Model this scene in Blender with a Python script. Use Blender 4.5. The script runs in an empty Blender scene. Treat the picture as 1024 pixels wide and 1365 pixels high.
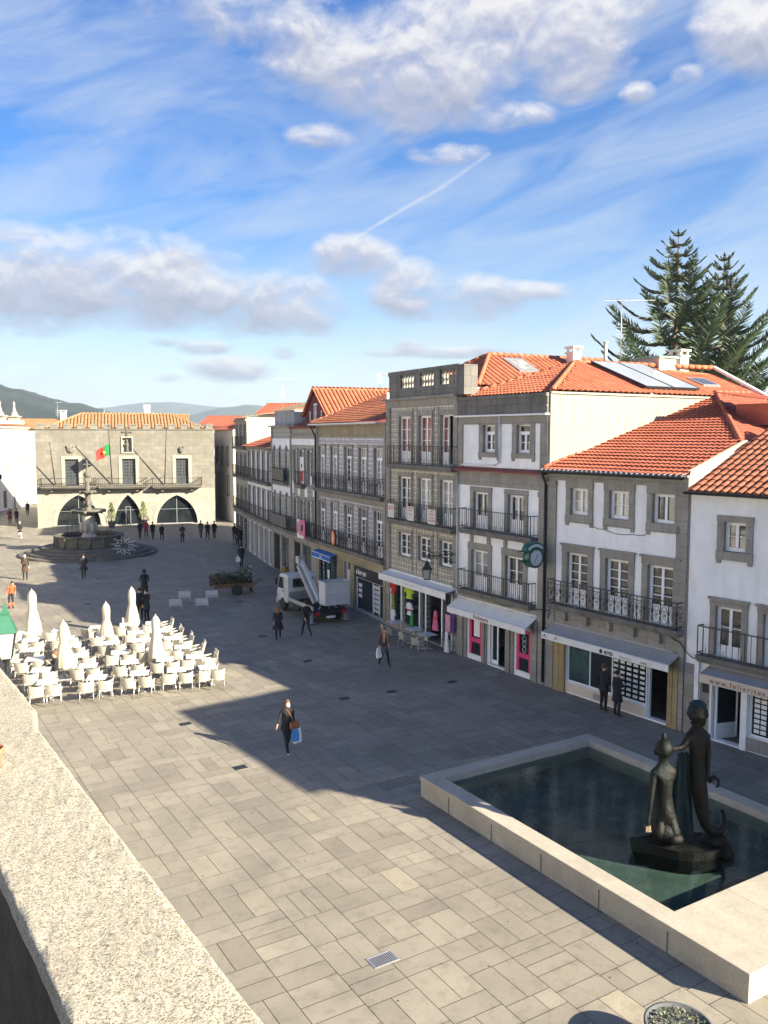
# A square with a row of tiled houses, an old stone hall, a pool with a bronze group and a cafe terrace
HAZE = 1.25e-4; SKY = .050; SUN = 5.0; EXPO = 2.0; CLOUD = 4.6
import bpy, bmesh, math, random
from mathutils import Vector, Matrix, geometry, noise
PI = math.pi
R = math.radians
random.seed(7)
scene = bpy.context.scene
COL = scene.collection

# ------------------------------------------------------------------ helpers
class MB:
    """collects geometry and links it as one mesh object"""
    def __init__(s):
        s.v = []; s.f = []; s.m = []; s.s = []
    def add(s, vs, fs, mi=0, sm=False):
        b = len(s.v)
        s.v += [tuple(p) for p in vs]
        for f in fs:
            s.f.append(tuple(b + i for i in f)); s.m.append(mi); s.s.append(sm)
    def quad(s, a, b, c, d, mi=0): s.add([a, b, c, d], [(0, 1, 2, 3)], mi)
    def box(s, x0, y0, z0, x1, y1, z1, mi=0):
        s.add([(x0,y0,z0),(x1,y0,z0),(x1,y1,z0),(x0,y1,z0),(x0,y0,z1),(x1,y0,z1),(x1,y1,z1),(x0,y1,z1)],
              [(0,3,2,1),(4,5,6,7),(0,1,5,4),(1,2,6,5),(2,3,7,6),(3,0,4,7)], mi)
    def bar(s, a, b, w, h, mi=0, up=(0,0,1)):
        a = Vector(a); b = Vector(b); d = (b-a)
        if d.length < 1e-6: return
        d.normalize(); u = Vector(up)
        if abs(d.dot(u)) > .98: u = Vector((0,1,0))
        r = d.cross(u).normalized(); u = r.cross(d)
        vs = []
        for p in (a, b):
            for i, j in ((-1,-1),(1,-1),(1,1),(-1,1)): vs.append(p + r*(i*w/2) + u*(j*h/2))
        s.add(vs, [(0,1,2,3),(7,6,5,4),(0,4,5,1),(1,5,6,2),(2,6,7,3),(3,7,4,0)], mi)
    def tube(s, pts, r, n=6, mi=0, cap=True, closed=False):
        pts = [Vector(p) for p in pts]; k = len(pts)
        rr = r if isinstance(r, (list, tuple)) else [r]*k
        vs = []; prev = None
        for i, p in enumerate(pts):
            if closed: d = pts[(i+1) % k] - pts[i-1]
            else: d = pts[min(i+1, k-1)] - pts[max(i-1, 0)]
            d.normalize()
            u = prev if prev is not None and abs(prev.dot(d)) < .95 else (Vector((0,0,1)) if abs(d.z) < .9 else Vector((1,0,0)))
            a = d.cross(u).normalized(); b = a.cross(d); prev = b
            for j in range(n):
                t = 2*PI*j/n
                vs.append(p + a*(math.cos(t)*rr[i]) + b*(math.sin(t)*rr[i]))
        fs = []
        for i in range(k if closed else k-1):
            for j in range(n):
                i2 = (i+1) % k
                fs.append((i*n+j, i*n+(j+1) % n, i2*n+(j+1) % n, i2*n+j))
        if cap and not closed:
            fs.append(tuple(range(n))[::-1]); fs.append(tuple((k-1)*n+j for j in range(n)))
        s.add(vs, fs, mi, n > 5)
    def lathe(s, prof, n=16, c=(0,0,0), mi=0, sm=True, sx=1, sy=1, fold=0, nf=8):
        vs = []
        for r, z in prof:
            for j in range(n):
                t = 2*PI*j/n
                q = r*(1+fold*math.cos(nf*t))
                vs.append((c[0]+q*sx*math.cos(t), c[1]+q*sy*math.sin(t), c[2]+z))
        fs = []
        for i in range(len(prof)-1):
            for j in range(n):
                fs.append((i*n+j, i*n+(j+1) % n, (i+1)*n+(j+1) % n, (i+1)*n+j))
        s.add(vs, fs, mi, sm)
        s.add([vs[j] for j in range(n)], [tuple(range(n))[::-1]], mi)
        s.add([vs[(len(prof)-1)*n+j] for j in range(n)], [tuple(range(n))], mi)
    def ball(s, c, rx, ry, rz, mi=0, n=12, m=8, jit=0):
        vs = []
        for i in range(m+1):
            a = PI*i/m
            for j in range(n):
                t = 2*PI*j/n
                k = 1 + (random.uniform(-jit, jit) if jit else 0)
                vs.append((c[0]+rx*k*math.sin(a)*math.cos(t), c[1]+ry*k*math.sin(a)*math.sin(t), c[2]+rz*k*math.cos(a)))
        fs = [(i*n+j, (i+1)*n+j, (i+1)*n+(j+1) % n, i*n+(j+1) % n) for i in range(m) for j in range(n)]
        s.add(vs, fs, mi, True)
    def prism(s, poly, z0, z1, mi=0):
        n = len(poly)
        vs = [(x, y, z0) for x, y in poly] + [(x, y, z1) for x, y in poly]
        s.add(vs, [tuple(range(n))[::-1], tuple(range(n, 2*n))] + [(i, (i+1) % n, n+(i+1) % n, n+i) for i in range(n)], mi)
    def xz(s, poly, y0, y1, mi=0):
        n = len(poly)
        vs = [(x, y0, z) for x, z in poly] + [(x, y1, z) for x, z in poly]
        s.add(vs, [tuple(range(n)), tuple(range(n, 2*n))[::-1]] + [(i, n+i, n+(i+1) % n, (i+1) % n) for i in range(n)], mi)
    def panel(s, outer, holes, y=0., depth=.2, mi=0, mr=None):
        """wall sheet in the x-z plane facing -y with holes and their reveals"""
        pts = []; edges = []
        for loop in [outer]+holes:
            b = len(pts); pts += [Vector(p) for p in loop]; n = len(loop)
            edges += [(b+i, b+(i+1) % n) for i in range(n)]
        r = geometry.delaunay_2d_cdt(pts, edges, [], 1, 1e-5)
        def inside(p, poly):
            c = False; n = len(poly)
            for i in range(n):
                x1, z1 = poly[i]; x2, z2 = poly[(i+1) % n]
                if (z1 > p[1]) != (z2 > p[1]) and p[0] < (x2-x1)*(p[1]-z1)/(z2-z1)+x1: c = not c
            return c
        fs = []
        for f in r[2]:
            c = sum((r[0][i] for i in f), Vector((0,0)))/len(f)
            if inside(c, outer) and not any(inside(c, h) for h in holes): fs.append(tuple(f))
        s.add([(p[0], y, p[1]) for p in r[0]], fs, mi)
        for h in holes:
            n = len(h)
            area = sum(h[i][0]*h[(i+1) % n][1]-h[(i+1) % n][0]*h[i][1] for i in range(n))
            hh = h if area > 0 else h[::-1]
            vs = [(x, y, z) for x, z in hh]+[(x, y+depth, z) for x, z in hh]
            s.add(vs, [(i, (i+1) % n, n+(i+1) % n, n+i) for i in range(n)], mi if mr is None else mr)
    def mesh(s, name):
        me = bpy.data.meshes.new(name)
        me.from_pydata(s.v, [], s.f)
        me.polygons.foreach_set('material_index', s.m)
        me.polygons.foreach_set('use_smooth', s.s)
        me.update()
        return me
    def split(s, name, mats, parent=None, tol=.06):
        """one object per separate piece (pieces nearer than tol stay together)"""
        n = len(s.v); par = list(range(n))
        def find(a):
            while par[a] != a: par[a] = par[par[a]]; a = par[a]
            return a
        for f in s.f:
            for k in f[1:]: par[find(k)] = find(f[0])
        box = {}
        for i, p in enumerate(s.v):
            b = box.setdefault(find(i), [list(p), list(p)])
            for k in range(3): b[0][k] = min(b[0][k], p[k]); b[1][k] = max(b[1][k], p[k])
        ks = list(box); grp = {k: k for k in ks}
        def g(a):
            while grp[a] != a: a = grp[a]
            return a
        for i, a in enumerate(ks):
            for b in ks[i+1:]:
                if all(box[a][0][k]-tol <= box[b][1][k] and box[b][0][k]-tol <= box[a][1][k] for k in range(3)): grp[g(b)] = g(a)
        parts = {}
        for j, f in enumerate(s.f): parts.setdefault(g(find(f[0])), []).append(j)
        out = []
        for js in parts.values():
            m = MB(); mp = {}
            for j in js:
                for i in s.f[j]:
                    if i not in mp: mp[i] = len(m.v); m.v.append(s.v[i])
                m.f.append(tuple(mp[i] for i in s.f[j])); m.m.append(s.m[j]); m.s.append(s.s[j])
            out.append(m.build(name, mats, parent))
        return out
    def build(s, name, mats, parent=None, loc=None, rz=0, bevel=0):
        me = s.mesh(name)
        for m in (mats if isinstance(mats, (list, tuple)) else [mats]): me.materials.append(m)
        o = bpy.data.objects.new(name, me); COL.objects.link(o)
        if bevel:
            bm = bmesh.new(); bm.from_mesh(me); bmesh.ops.remove_doubles(bm, verts=bm.verts, dist=1e-5)
            eds = [e for e in bm.edges if len(e.link_faces) == 2 and e.calc_face_angle(0) > .6]
            bmesh.ops.bevel(bm, geom=eds, offset=bevel, segments=2, affect='EDGES', profile=.6)
            bm.to_mesh(me); bm.free()
        if parent: o.parent = parent
        if loc: o.location = loc
        if rz: o.rotation_euler.z = rz
        return o

def tag(o, label=None, cat=None, group=None, kind=None):
    if label: o['label'] = label
    if cat: o['category'] = cat
    if group: o['group'] = group
    if kind: o['kind'] = kind
    return o
def empty(name, loc=(0,0,0), rz=0, label=None, cat=None, group=None):
    o = bpy.data.objects.new(name, None); COL.objects.link(o)
    o.empty_display_size = .2; o.location = loc; o.rotation_euler = (0,0,rz)
    return tag(o, label, cat, group)
def copy_tree(o, parent=None):
    c = o.copy(); COL.objects.link(c)
    if parent: c.parent = parent
    for ch in list(o.children): copy_tree(ch, c)
    return c
def text(body, name, size, mat, parent, loc, rot=(PI/2,0,0), extrude=.004, spacing=1, shear=0, align='LEFT', bold=0):
    cu = bpy.data.curves.new(name, 'FONT'); cu.body = body; cu.size = size; cu.extrude = extrude
    cu.space_character = spacing; cu.shear = shear; cu.align_x = align; cu.offset = bold
    t = bpy.data.objects.new(name, cu); COL.objects.link(t)
    dg = bpy.context.evaluated_depsgraph_get(); dg.update()
    me = bpy.data.meshes.new_from_object(t.evaluated_get(dg))
    bpy.data.objects.remove(t); bpy.data.curves.remove(cu)
    me.materials.clear(); me.materials.append(mat)
    o = bpy.data.objects.new(name, me); COL.objects.link(o)
    o.parent = parent; o.location = loc; o.rotation_euler = rot
    return o

# ------------------------------------------------------------------ materials
class NT:
    def __init__(s, tree): s.t = tree; s.n = tree.nodes; s.l = tree.links
    def node(s, typ, ins=None, **kw):
        n = s.n.new(typ)
        for k, v in kw.items(): setattr(n, k, v)
        for k, v in (ins or {}).items(): s.set(n.inputs[k], v)
        return n
    def set(s, sock, v):
        if isinstance(v, bpy.types.NodeSocket): s.l.new(v, sock)
        else:
            if isinstance(v, (tuple, list)) and len(v) == 3 and sock.type == 'RGBA': v = (*v, 1)
            sock.default_value = v
    def math(s, op, a, b=0., c=None, clamp=False):
        n = s.n.new('ShaderNodeMath'); n.operation = op; n.use_clamp = clamp
        s.set(n.inputs[0], a); s.set(n.inputs[1], b)
        if c is not None: s.set(n.inputs[2], c)
        return n.outputs[0]
    def mix(s, f, a, b, mode='MIX'):
        n = s.n.new('ShaderNodeMix'); n.data_type = 'RGBA'; n.blend_type = mode
        s.set(n.inputs[0], f); s.set(n.inputs[6], a); s.set(n.inputs[7], b)
        return n.outputs[2]
    def ramp(s, f, stops):
        n = s.n.new('ShaderNodeValToRGB'); e = n.color_ramp.elements
        while len(e) < len(stops): e.new(.5)
        for i, (p, c) in enumerate(stops):
            e[i].position = p; e[i].color = (*c, 1) if isinstance(c, (tuple, list)) else (c, c, c, 1)
        s.set(n.inputs[0], f); return n.outputs[0]
    def noise(s, vec, scale, detail=4, rough=.55, dist=0):
        n = s.node('ShaderNodeTexNoise', {'Scale': scale, 'Detail': detail, 'Roughness': rough, 'Distortion': dist})
        if vec is not None: s.l.new(vec, n.inputs['Vector'])
        return n.outputs[0]
    def coord(s, which='Object', scale=None, rot=None):
        c = s.n.new('ShaderNodeTexCoord').outputs[which]
        if scale or rot:
            m = s.n.new('ShaderNodeMapping'); s.l.new(c, m.inputs[0])
            if scale: m.inputs['Scale'].default_value = scale
            if rot: m.inputs['Rotation'].default_value = rot
            c = m.outputs[0]
        return c
def new_mat(name):
    m = bpy.data.materials.new(name); m.use_nodes = True
    t = NT(m.node_tree); p = t.n['Principled BSDF']
    return m, t, p
def surf(name, base, var=.25, scale=3., rough=.8, bump=.0, bscale=None, streak=0, fine=0, metal=0, spec=.4, stain=None, stain_amt=0, stain_scale=.6):
    """base colour with cloudy variation, optional vertical streaks of weathering, speckle and bump"""
    m, t, p = new_mat(name)
    oc = t.coord()
    n1 = t.noise(oc, scale, 5, .6)
    dk = tuple(c*(1-var) for c in base); lt = tuple(min(1, c*(1+var*.6)) for c in base)
    col = t.mix(t.ramp(n1, [(.3, 0), (.7, 1)]), dk, lt)
    if fine:
        n2 = t.noise(oc, scale*18, 2, .6)
        col = t.mix(t.math('MULTIPLY', t.ramp(n2, [(.35, 1), (.6, 0)]), fine), col, tuple(c*.35 for c in base))
    if streak:
        n3 = t.noise(t.coord('Object', (2.2, 2.2, .16)), 1.6, 4, .6)
        col = t.mix(t.math('MULTIPLY', t.ramp(n3, [(.5, 0), (.75, 1)]), streak), col, tuple(c*.42 for c in base))
    if stain:
        n4 = t.noise(oc, stain_scale, 6, .65)
        col = t.mix(t.math('MULTIPLY', t.ramp(n4, [(.45, 0), (.66, 1)]), stain_amt), col, stain)
    t.set(p.inputs['Base Color'], col)
    p.inputs['Roughness'].default_value = rough; p.inputs['Metallic'].default_value = metal
    p.inputs['Specular IOR Level'].default_value = spec
    if bump:
        b = t.node('ShaderNodeBump', {'Strength': bump, 'Distance': .02, 'Height': t.noise(oc, bscale or scale*10, 4, .6)})
        t.l.new(b.outputs[0], p.inputs['Normal'])
    return m
def blocks(name, c1, c2, mortar, bw, bh, msize=.012, rough=.85, streak=.4, stain=None, stain_amt=0, fine=.25, flat=False, bump=.4, dirt_lo=None):
    """coursed ashlar: joints run in (x+y, z) so every upright face gets courses"""
    m, t, p = new_mat(name)
    oc = t.coord(); sp = t.node('ShaderNodeSeparateXYZ'); t.l.new(oc, sp.inputs[0])
    cb = t.node('ShaderNodeCombineXYZ')
    t.set(cb.inputs[0], t.math('ADD', sp.outputs[0], sp.outputs[1])); t.set(cb.inputs[1], sp.outputs[2])
    br = t.node('ShaderNodeTexBrick', {'Color1': c1, 'Color2': c2, 'Mortar': mortar, 'Scale': 1., 'Mortar Size': msize,
        'Mortar Smooth': .3, 'Bias': 0., 'Brick Width': bw, 'Row Height': bh}, offset=.43, squash=1.)
    t.l.new(cb.outputs[0], br.inputs['Vector'])
    n1 = t.noise(oc, 1.3, 6, .65)
    col = t.mix(t.ramp(n1, [(.3, .55), (.7, 0)]), br.outputs[0], tuple(c*.5 for c in c1))
    n2 = t.noise(oc, 38, 3, .7)
    col = t.mix(t.math('MULTIPLY', t.ramp(n2, [(.4, 1), (.6, 0)]), fine), col, tuple(c*.4 for c in c1))
    if streak:
        n3 = t.noise(t.coord('Object', (2., 2., .12)), 1.5, 5, .65)
        col = t.mix(t.math('MULTIPLY', t.ramp(n3, [(.48, 0), (.72, 1)]), streak), col, tuple(c*.3 for c in c1))
    if stain:
        n4 = t.noise(oc, .55, 6, .65)
        col = t.mix(t.math('MULTIPLY', t.ramp(n4, [(.42, 0), (.62, 1)]), stain_amt), col, stain)
    t.set(p.inputs['Base Color'], col); p.inputs['Roughness'].default_value = rough
    p.inputs['Specular IOR Level'].default_value = .3
    b = t.node('ShaderNodeBump', {'Strength': bump, 'Distance': .02,
        'Height': t.math('ADD', t.math('MULTIPLY', br.outputs['Fac'], -1.), t.math('MULTIPLY', n2, .6))})
    t.l.new(b.outputs[0], p.inputs['Normal'])
    return m
def plain(name, base, rough=.5, metal=0, spec=.5, alpha=None):
    m, t, p = new_mat(name)
    oc = t.coord(); n = t.noise(oc, 6, 3, .6)
    t.set(p.inputs['Base Color'], t.mix(n, tuple(c*.82 for c in base), tuple(min(1, c*1.12) for c in base)))
    p.inputs['Roughness'].default_value = rough; p.inputs['Metallic'].default_value = metal
    p.inputs['Specular IOR Level'].default_value = spec
    return m

M = {}
M['plaster'] = surf('white_plaster', (.87,.87,.86), .10, .8, .9, .15, 30, streak=.24, stain=(.70,.69,.66), stain_amt=.5, stain_scale=.9)
M['plaster_old'] = surf('aged_white_plaster', (.70,.68,.62), .15, .9, .9, .2, 25, streak=.45)
M['plaster_cream'] = surf('cream_plaster', (.60,.55,.43), .15, .9, .9, .2, 25, streak=.3)
M['plaster_pink'] = surf('salmon_plaster', (.72,.47,.33), .12, 1., .9, .1, 30, streak=.2)
M['plaster_grey'] = surf('grey_render', (.34,.34,.35), .25, 1.1, .9, .2, 25, streak=.6)
M['granite'] = blocks('granite_trim', (.335,.31,.27), (.41,.38,.335), (.16,.145,.125), .75, .42, .008, streak=.3, fine=.3)
M['granite_dark'] = blocks('dark_weathered_granite', (.19,.18,.165), (.25,.235,.21), (.11,.10,.09), .8, .45, .01, streak=.7, fine=.35)
M['granite_gold'] = blocks('ochre_granite', (.42,.31,.15), (.50,.38,.20), (.2,.16,.1), .7, .5, .008, streak=.35, fine=.3)
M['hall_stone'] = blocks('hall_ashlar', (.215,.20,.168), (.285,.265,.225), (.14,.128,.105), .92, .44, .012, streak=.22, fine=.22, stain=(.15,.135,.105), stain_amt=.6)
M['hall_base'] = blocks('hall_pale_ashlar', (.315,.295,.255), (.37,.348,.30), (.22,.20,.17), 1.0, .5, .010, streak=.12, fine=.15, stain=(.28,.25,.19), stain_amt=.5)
M['hall_lower'] = surf('hall_pale_stone', (.34,.315,.26), .14, 1.5, .9, .2, 20, fine=.2, streak=.15)
M['fount_stone'] = surf('fountain_granite', (.15,.135,.115), .35, 1.4, .9, .4, 15, fine=.3, streak=.5, stain=(.09,.10,.07), stain_amt=.5)
M['fount_pale'] = surf('fountain_pale_granite', (.50,.46,.39), .3, 1.4, .9, .4, 15, fine=.3, streak=.4)
M['winpaint'] = plain('white_window_paint', (.84,.84,.83), .4)
M['iron'] = plain('black_iron', (.022,.025,.03), .5, .3)
M['greenpaint'] = plain('dark_green_enamel', (.02,.10,.07), .35)
M['lampgreen'] = plain('lamp_green_enamel', (.035,.14,.085), .4)
M['rooftrim'] = plain('white_gutter_metal', (.75,.75,.76), .4)
M['redtrim'] = surf('oxide_red_ledge', (.22,.055,.045), .3, 3, .7)
M['maroon'] = surf('maroon_render', (.13,.028,.032), .25, 2, .85, .1, 20)
M['black'] = plain('matt_black', (.012,.012,.014), .7)
M['darkdoor'] = plain('dark_green_painted_wood', (.05,.07,.075), .5)
M['wood'] = surf('brown_timber', (.16,.09,.05), .3, 5, .7, .1)
M['awn_white'] = surf('white_awning_cloth', (.72,.71,.68), .08, 2, .85, streak=.12)
M['awn_grey'] = surf('grey_awning_cloth', (.34,.335,.33), .08, 2, .85, streak=.1)
M['awn_blue'] = surf('blue_awning_cloth', (.03,.13,.42), .1, 3, .8)
M['awn_tan'] = surf('beige_awning_valance', (.62,.52,.42), .06, 3, .85)
M['pink'] = plain('magenta_shop_trim', (.70,.04,.16), .4)
M['ink_brown'] = plain('brown_print', (.22,.07,.045), .6)
M['ink_black'] = plain('black_print', (.02,.02,.022), .6)
M['ink_grey'] = plain('pale_grey_print', (.48,.48,.46), .6)
M['ink_white'] = plain('white_print', (.82,.82,.8), .6)
M['ink_red'] = plain('red_print', (.62,.05,.06), .6)
M['paper'] = surf('white_poster', (.80,.77,.74), .06, 3, .8)
M['chairwhite'] = surf('white_woven_resin', (.42,.39,.33), .12, 14, .6, .3, 60)
M['tablewhite'] = plain('white_table_top', (.54,.54,.54), .35)
M['alu'] = plain('brushed_aluminium', (.60,.60,.62), .35, .8)
M['canvas'] = surf('cream_parasol_canvas', (.47,.425,.33), .14, 3, .9, .2, 12, streak=.15)
M['steel'] = plain('galvanised_steel', (.42,.43,.44), .45, .6)
M['truckwhite'] = surf('white_vehicle_paint', (.52,.53,.55), .10, 2, .35, streak=.15)
M['rubber'] = plain('tyre_rubber', (.02,.02,.021), .85)
M['redlamp'] = plain('red_lens', (.45,.02,.02), .25)
M['plate'] = plain('pale_number_plate', (.75,.75,.72), .5)
M['solar'] = plain('solar_collector_glass', (.34,.37,.41), .22, .2)
M['terracotta'] = surf('terracotta_pot', (.42,.17,.09), .2, 4, .85)
M['leaf'] = None

def tile_mat(name, c1, c2, dark, lich=.3, lichcol=(.35,.30,.22)):
    m, t, p = new_mat(name)
    oc = t.coord()
    v = t.node('ShaderNodeTexVoronoi', {'Scale': 3.4}); t.l.new(oc, v.inputs['Vector'])
    sp = t.node('ShaderNodeSeparateColor'); t.l.new(v.outputs['Color'], sp.inputs[0])
    col = t.mix(sp.outputs[0], c1, c2)
    n1 = t.noise(oc, 1.1, 6, .65)
    col = t.mix(t.ramp(n1, [(.42, 0), (.72, .7)]), col, dark)
    n2 = t.noise(oc, 9, 5, .7)
    col = t.mix(t.math('MULTIPLY', t.ramp(n2, [(.55, 0), (.7, 1)]), lich), col, lichcol)
    t.set(p.inputs['Base Color'], col); p.inputs['Roughness'].default_value = .8
    p.inputs['Specular IOR Level'].default_value = .25
    b = t.node('ShaderNodeBump', {'Strength': .25, 'Distance': .01, 'Height': t.noise(oc, 40, 3, .6)})
    t.l.new(b.outputs[0], p.inputs['Normal'])
    return m
M['tile_new'] = tile_mat('orange_clay_tile', (.41,.125,.062), (.50,.17,.09), (.30,.09,.05), .25)
M['tile_red'] = tile_mat('red_clay_tile', (.36,.095,.055), (.44,.13,.075), (.27,.075,.045), .2)
M['tile_old'] = tile_mat('weathered_clay_tile', (.33,.105,.055), (.42,.16,.085), (.15,.06,.04), .45)
M['tile_ochre'] = tile_mat('ochre_clay_tile', (.38,.185,.085), (.46,.245,.12), (.27,.135,.07), .3, (.45,.36,.22))
M['tile_valley'] = surf('dark_tile_channel', (.16,.052,.028), .3, 4, .9)  # darker colour for the valley faces between tile ribs
M['tile_pale'] = tile_mat('pale_clay_tile', (.42,.33,.22), (.50,.40,.28), (.25,.2,.14), .4)

def glass_mat(name, dark, curtain=0.):
    m, t, p = new_mat(name)
    oc = t.coord(); n = t.noise(oc, 1.3, 3, .6)
    t.set(p.inputs['Base Color'], t.mix(t.ramp(n, [(.35, 0), (.65, 1)]), dark, tuple(c*.45 for c in dark)))
    p.inputs['Roughness'].default_value = .04; p.inputs['IOR'].default_value = 1.75
    b = t.node('ShaderNodeBump', {'Strength': .035, 'Distance': .05, 'Height': t.noise(oc, 1.7, 2, .5)})
    t.l.new(b.outputs[0], p.inputs['Normal'])
    return m
M['glass'] = glass_mat('dark_window_glass', (.045,.05,.055))
M['glass_curtain'] = glass_mat('curtained_window_glass', (.42,.41,.37))
M['glass_shop'] = glass_mat('shop_window_glass', (.02,.028,.035))
M['glass_green'] = glass_mat('green_shop_glass', (.05,.10,.10))
M['glass_arch'] = glass_mat('smoked_arch_glass', (.02,.025,.028))

# azulejo fronts
def azulejo(name, c1, c2, grout, w, rough=.35, rot=0):
    m, t, p = new_mat(name)
    oc = t.coord(); sp = t.node('ShaderNodeSeparateXYZ'); t.l.new(oc, sp.inputs[0])
    cb = t.node('ShaderNodeCombineXYZ'); t.set(cb.inputs[0], sp.outputs[0]); t.set(cb.inputs[1], sp.outputs[2])
    ck = t.node('ShaderNodeTexVoronoi', {'Scale': 1/w, 'Randomness': .12}, feature='F1', distance='CHEBYCHEV')
    t.l.new(cb.outputs[0], ck.inputs['Vector'])
    pat = t.ramp(ck.outputs['Distance'], [(.14, 0), (.20, 1), (.36, 1), (.42, 0)])
    col = t.mix(pat, c1, c2)
    br = t.node('ShaderNodeTexBrick', {'Color1': (1,1,1), 'Color2': (.8,.8,.8), 'Mortar': (.35,.35,.35), 'Scale': 1., 'Mortar Size': w*.05, 'Brick Width': w, 'Row Height': w}, offset=0.)
    t.l.new(cb.outputs[0], br.inputs['Vector'])
    col = t.mix(1., col, br.outputs[0], 'MULTIPLY')
    n1 = t.noise(oc, 1.2, 5, .6)
    col = t.mix(t.ramp(n1, [(.45, 0), (.8, .5)]), col, grout)
    t.set(p.inputs['Base Color'], col); p.inputs['Roughness'].default_value = rough
    return m
M['azul_sand'] = azulejo('sand_and_olive_wall_tile', (.58,.54,.44), (.25,.23,.18), (.24,.215,.17), .26, .45)
M['azul_blue'] = azulejo('grey_blue_patterned_tile', (.62,.62,.66), (.13,.14,.20), (.22,.21,.2), .26, .4)
M['azul_grey'] = azulejo('grey_green_wall_tile', (.30,.31,.28), (.18,.20,.19), (.14,.14,.13), .3, .45)

# paving: one tone per slab from a colour attribute
def paving_mat():
    m, t, p = new_mat('granite_paving')
    oc = t.coord()
    at = t.node('ShaderNodeAttribute', attribute_name='tone')
    base = t.ramp(at.outputs['Fac'], [(0, (.235,.208,.165)), (.45, (.295,.265,.21)), (.8, (.34,.305,.24)), (1, (.39,.34,.25))])
    n1 = t.noise(oc, .35, 6, .62); n2 = t.noise(oc, 55, 3, .7); n3 = t.noise(oc, 2.6, 6, .7)
    col = t.mix(t.ramp(n1, [(.35, .50), (.62, 0)]), base, (.14,.125,.10))
    col = t.mix(t.ramp(n3, [(.50, 0), (.74, .55)]), col, (.125,.11,.088))
    col = t.mix(t.ramp(n2, [(.38, .45), (.55, 0)]), col, (.11,.105,.10))
    v = t.node('ShaderNodeTexVoronoi', {'Scale': 1.25}); t.l.new(oc, v.inputs['Vector'])
    col = t.mix(t.ramp(v.outputs['Distance'], [(.0, .85), (.030, .8), (.036, 0)]), col, (.04,.04,.038))
    t.set(p.inputs['Base Color'], col)
    t.set(p.inputs['Roughness'], t.ramp(n1, [(.3, .55), (.7, .75)])); p.inputs['Specular IOR Level'].default_value = .22
    b = t.node('ShaderNodeBump', {'Strength': .25, 'Distance': .01, 'Height': n2}); t.l.new(b.outputs[0], p.inputs['Normal'])
    return m
M['paving'] = paving_mat()
M['joint'] = surf('dirt_in_joints', (.10,.09,.07), .3, 3, .95)
M['rim'] = surf('pale_limestone_rim', (.43,.385,.31), .16, .9, .7, .12, 40, fine=.2, stain=(.29,.255,.20), stain_amt=.45, stain_scale=1.2)
M['poolfloor'] = surf('mossy_pool_floor', (.20,.205,.17), .35, 1.5, .9, .2, 8, stain=(.115,.13,.11), stain_amt=.6, stain_scale=.8)
def parapet_mat():
    m, t, p = new_mat('rough_pale_granite')
    oc = t.coord()
    n1 = t.noise(oc, 5, 6, .65); n2 = t.noise(oc, 170, 3, .7); n3 = t.noise(oc, 60, 5, .75)
    col = t.mix(t.ramp(n1, [(.3, 0), (.7, 1)]), (.36,.325,.245), (.43,.39,.30))
    vo = t.node('ShaderNodeTexVoronoi', {'Scale': 320.}); t.l.new(oc, vo.inputs['Vector'])
    vc = t.node('ShaderNodeSeparateColor'); t.l.new(vo.outputs['Color'], vc.inputs[0])
    col = t.mix(t.ramp(vc.outputs[0], [(.13, .80), (.22, 0)]), col, (.10,.082,.058))
    col = t.mix(t.ramp(vc.outputs[1], [(.72, 0), (.80, .55)]), col, (.62,.58,.48))
    col = t.mix(t.ramp(n2, [(.36, .55), (.48, 0)]), col, (.15,.125,.09))
    col = t.mix(t.ramp(n3, [(.37, .75), (.46, 0)]), col, (.17,.14,.095))
    n4 = t.noise(oc, 2.2, 6, .7)
    col = t.mix(t.ramp(n4, [(.56, 0), (.7, .45)]), col, (.23,.19,.15))
    t.set(p.inputs['Base Color'], col); p.inputs['Roughness'].default_value = .9; p.inputs['Specular IOR Level'].default_value = .25
    b = t.node('ShaderNodeBump', {'Strength': .7, 'Distance': .0022, 'Height': t.math('ADD', n2, t.math('MULTIPLY', n3, 1.5))})
    t.l.new(b.outputs[0], p.inputs['Normal'])
    return m
M['parapet'] = parapet_mat()
def water_mat():
    m, t, p = new_mat('pool_water'); t.n.remove(p)
    out = [n for n in t.n if n.type == 'OUTPUT_MATERIAL'][0]
    oc = t.coord()
    b = t.node('ShaderNodeBump', {'Strength': .10, 'Distance': .05, 'Height': t.math('ADD', t.noise(oc, 3.5, 3, .6, .5), t.math('MULTIPLY', t.noise(oc, 14, 2, .5), .3))})
    lw = t.node('ShaderNodeLayerWeight', {'Blend': .5}); t.l.new(b.outputs[0], lw.inputs['Normal'])
    fr = t.math('ADD', .02, t.math('MULTIPLY', t.math('POWER', lw.outputs['Facing'], 5.), .98), clamp=True)
    tr = t.node('ShaderNodeBsdfTransparent', {'Color': (.40,.53,.52)})
    gl = t.node('ShaderNodeBsdfGlossy', {'Roughness': .03, 'Color': (1,1,1)}); t.l.new(b.outputs[0], gl.inputs['Normal'])
    mx = t.node('ShaderNodeMixShader'); t.l.new(fr, mx.inputs[0]); t.l.new(tr.outputs[0], mx.inputs[1]); t.l.new(gl.outputs[0], mx.inputs[2])
    t.l.new(mx.outputs[0], out.inputs['Surface'])
    return m
M['water'] = water_mat()
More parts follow.
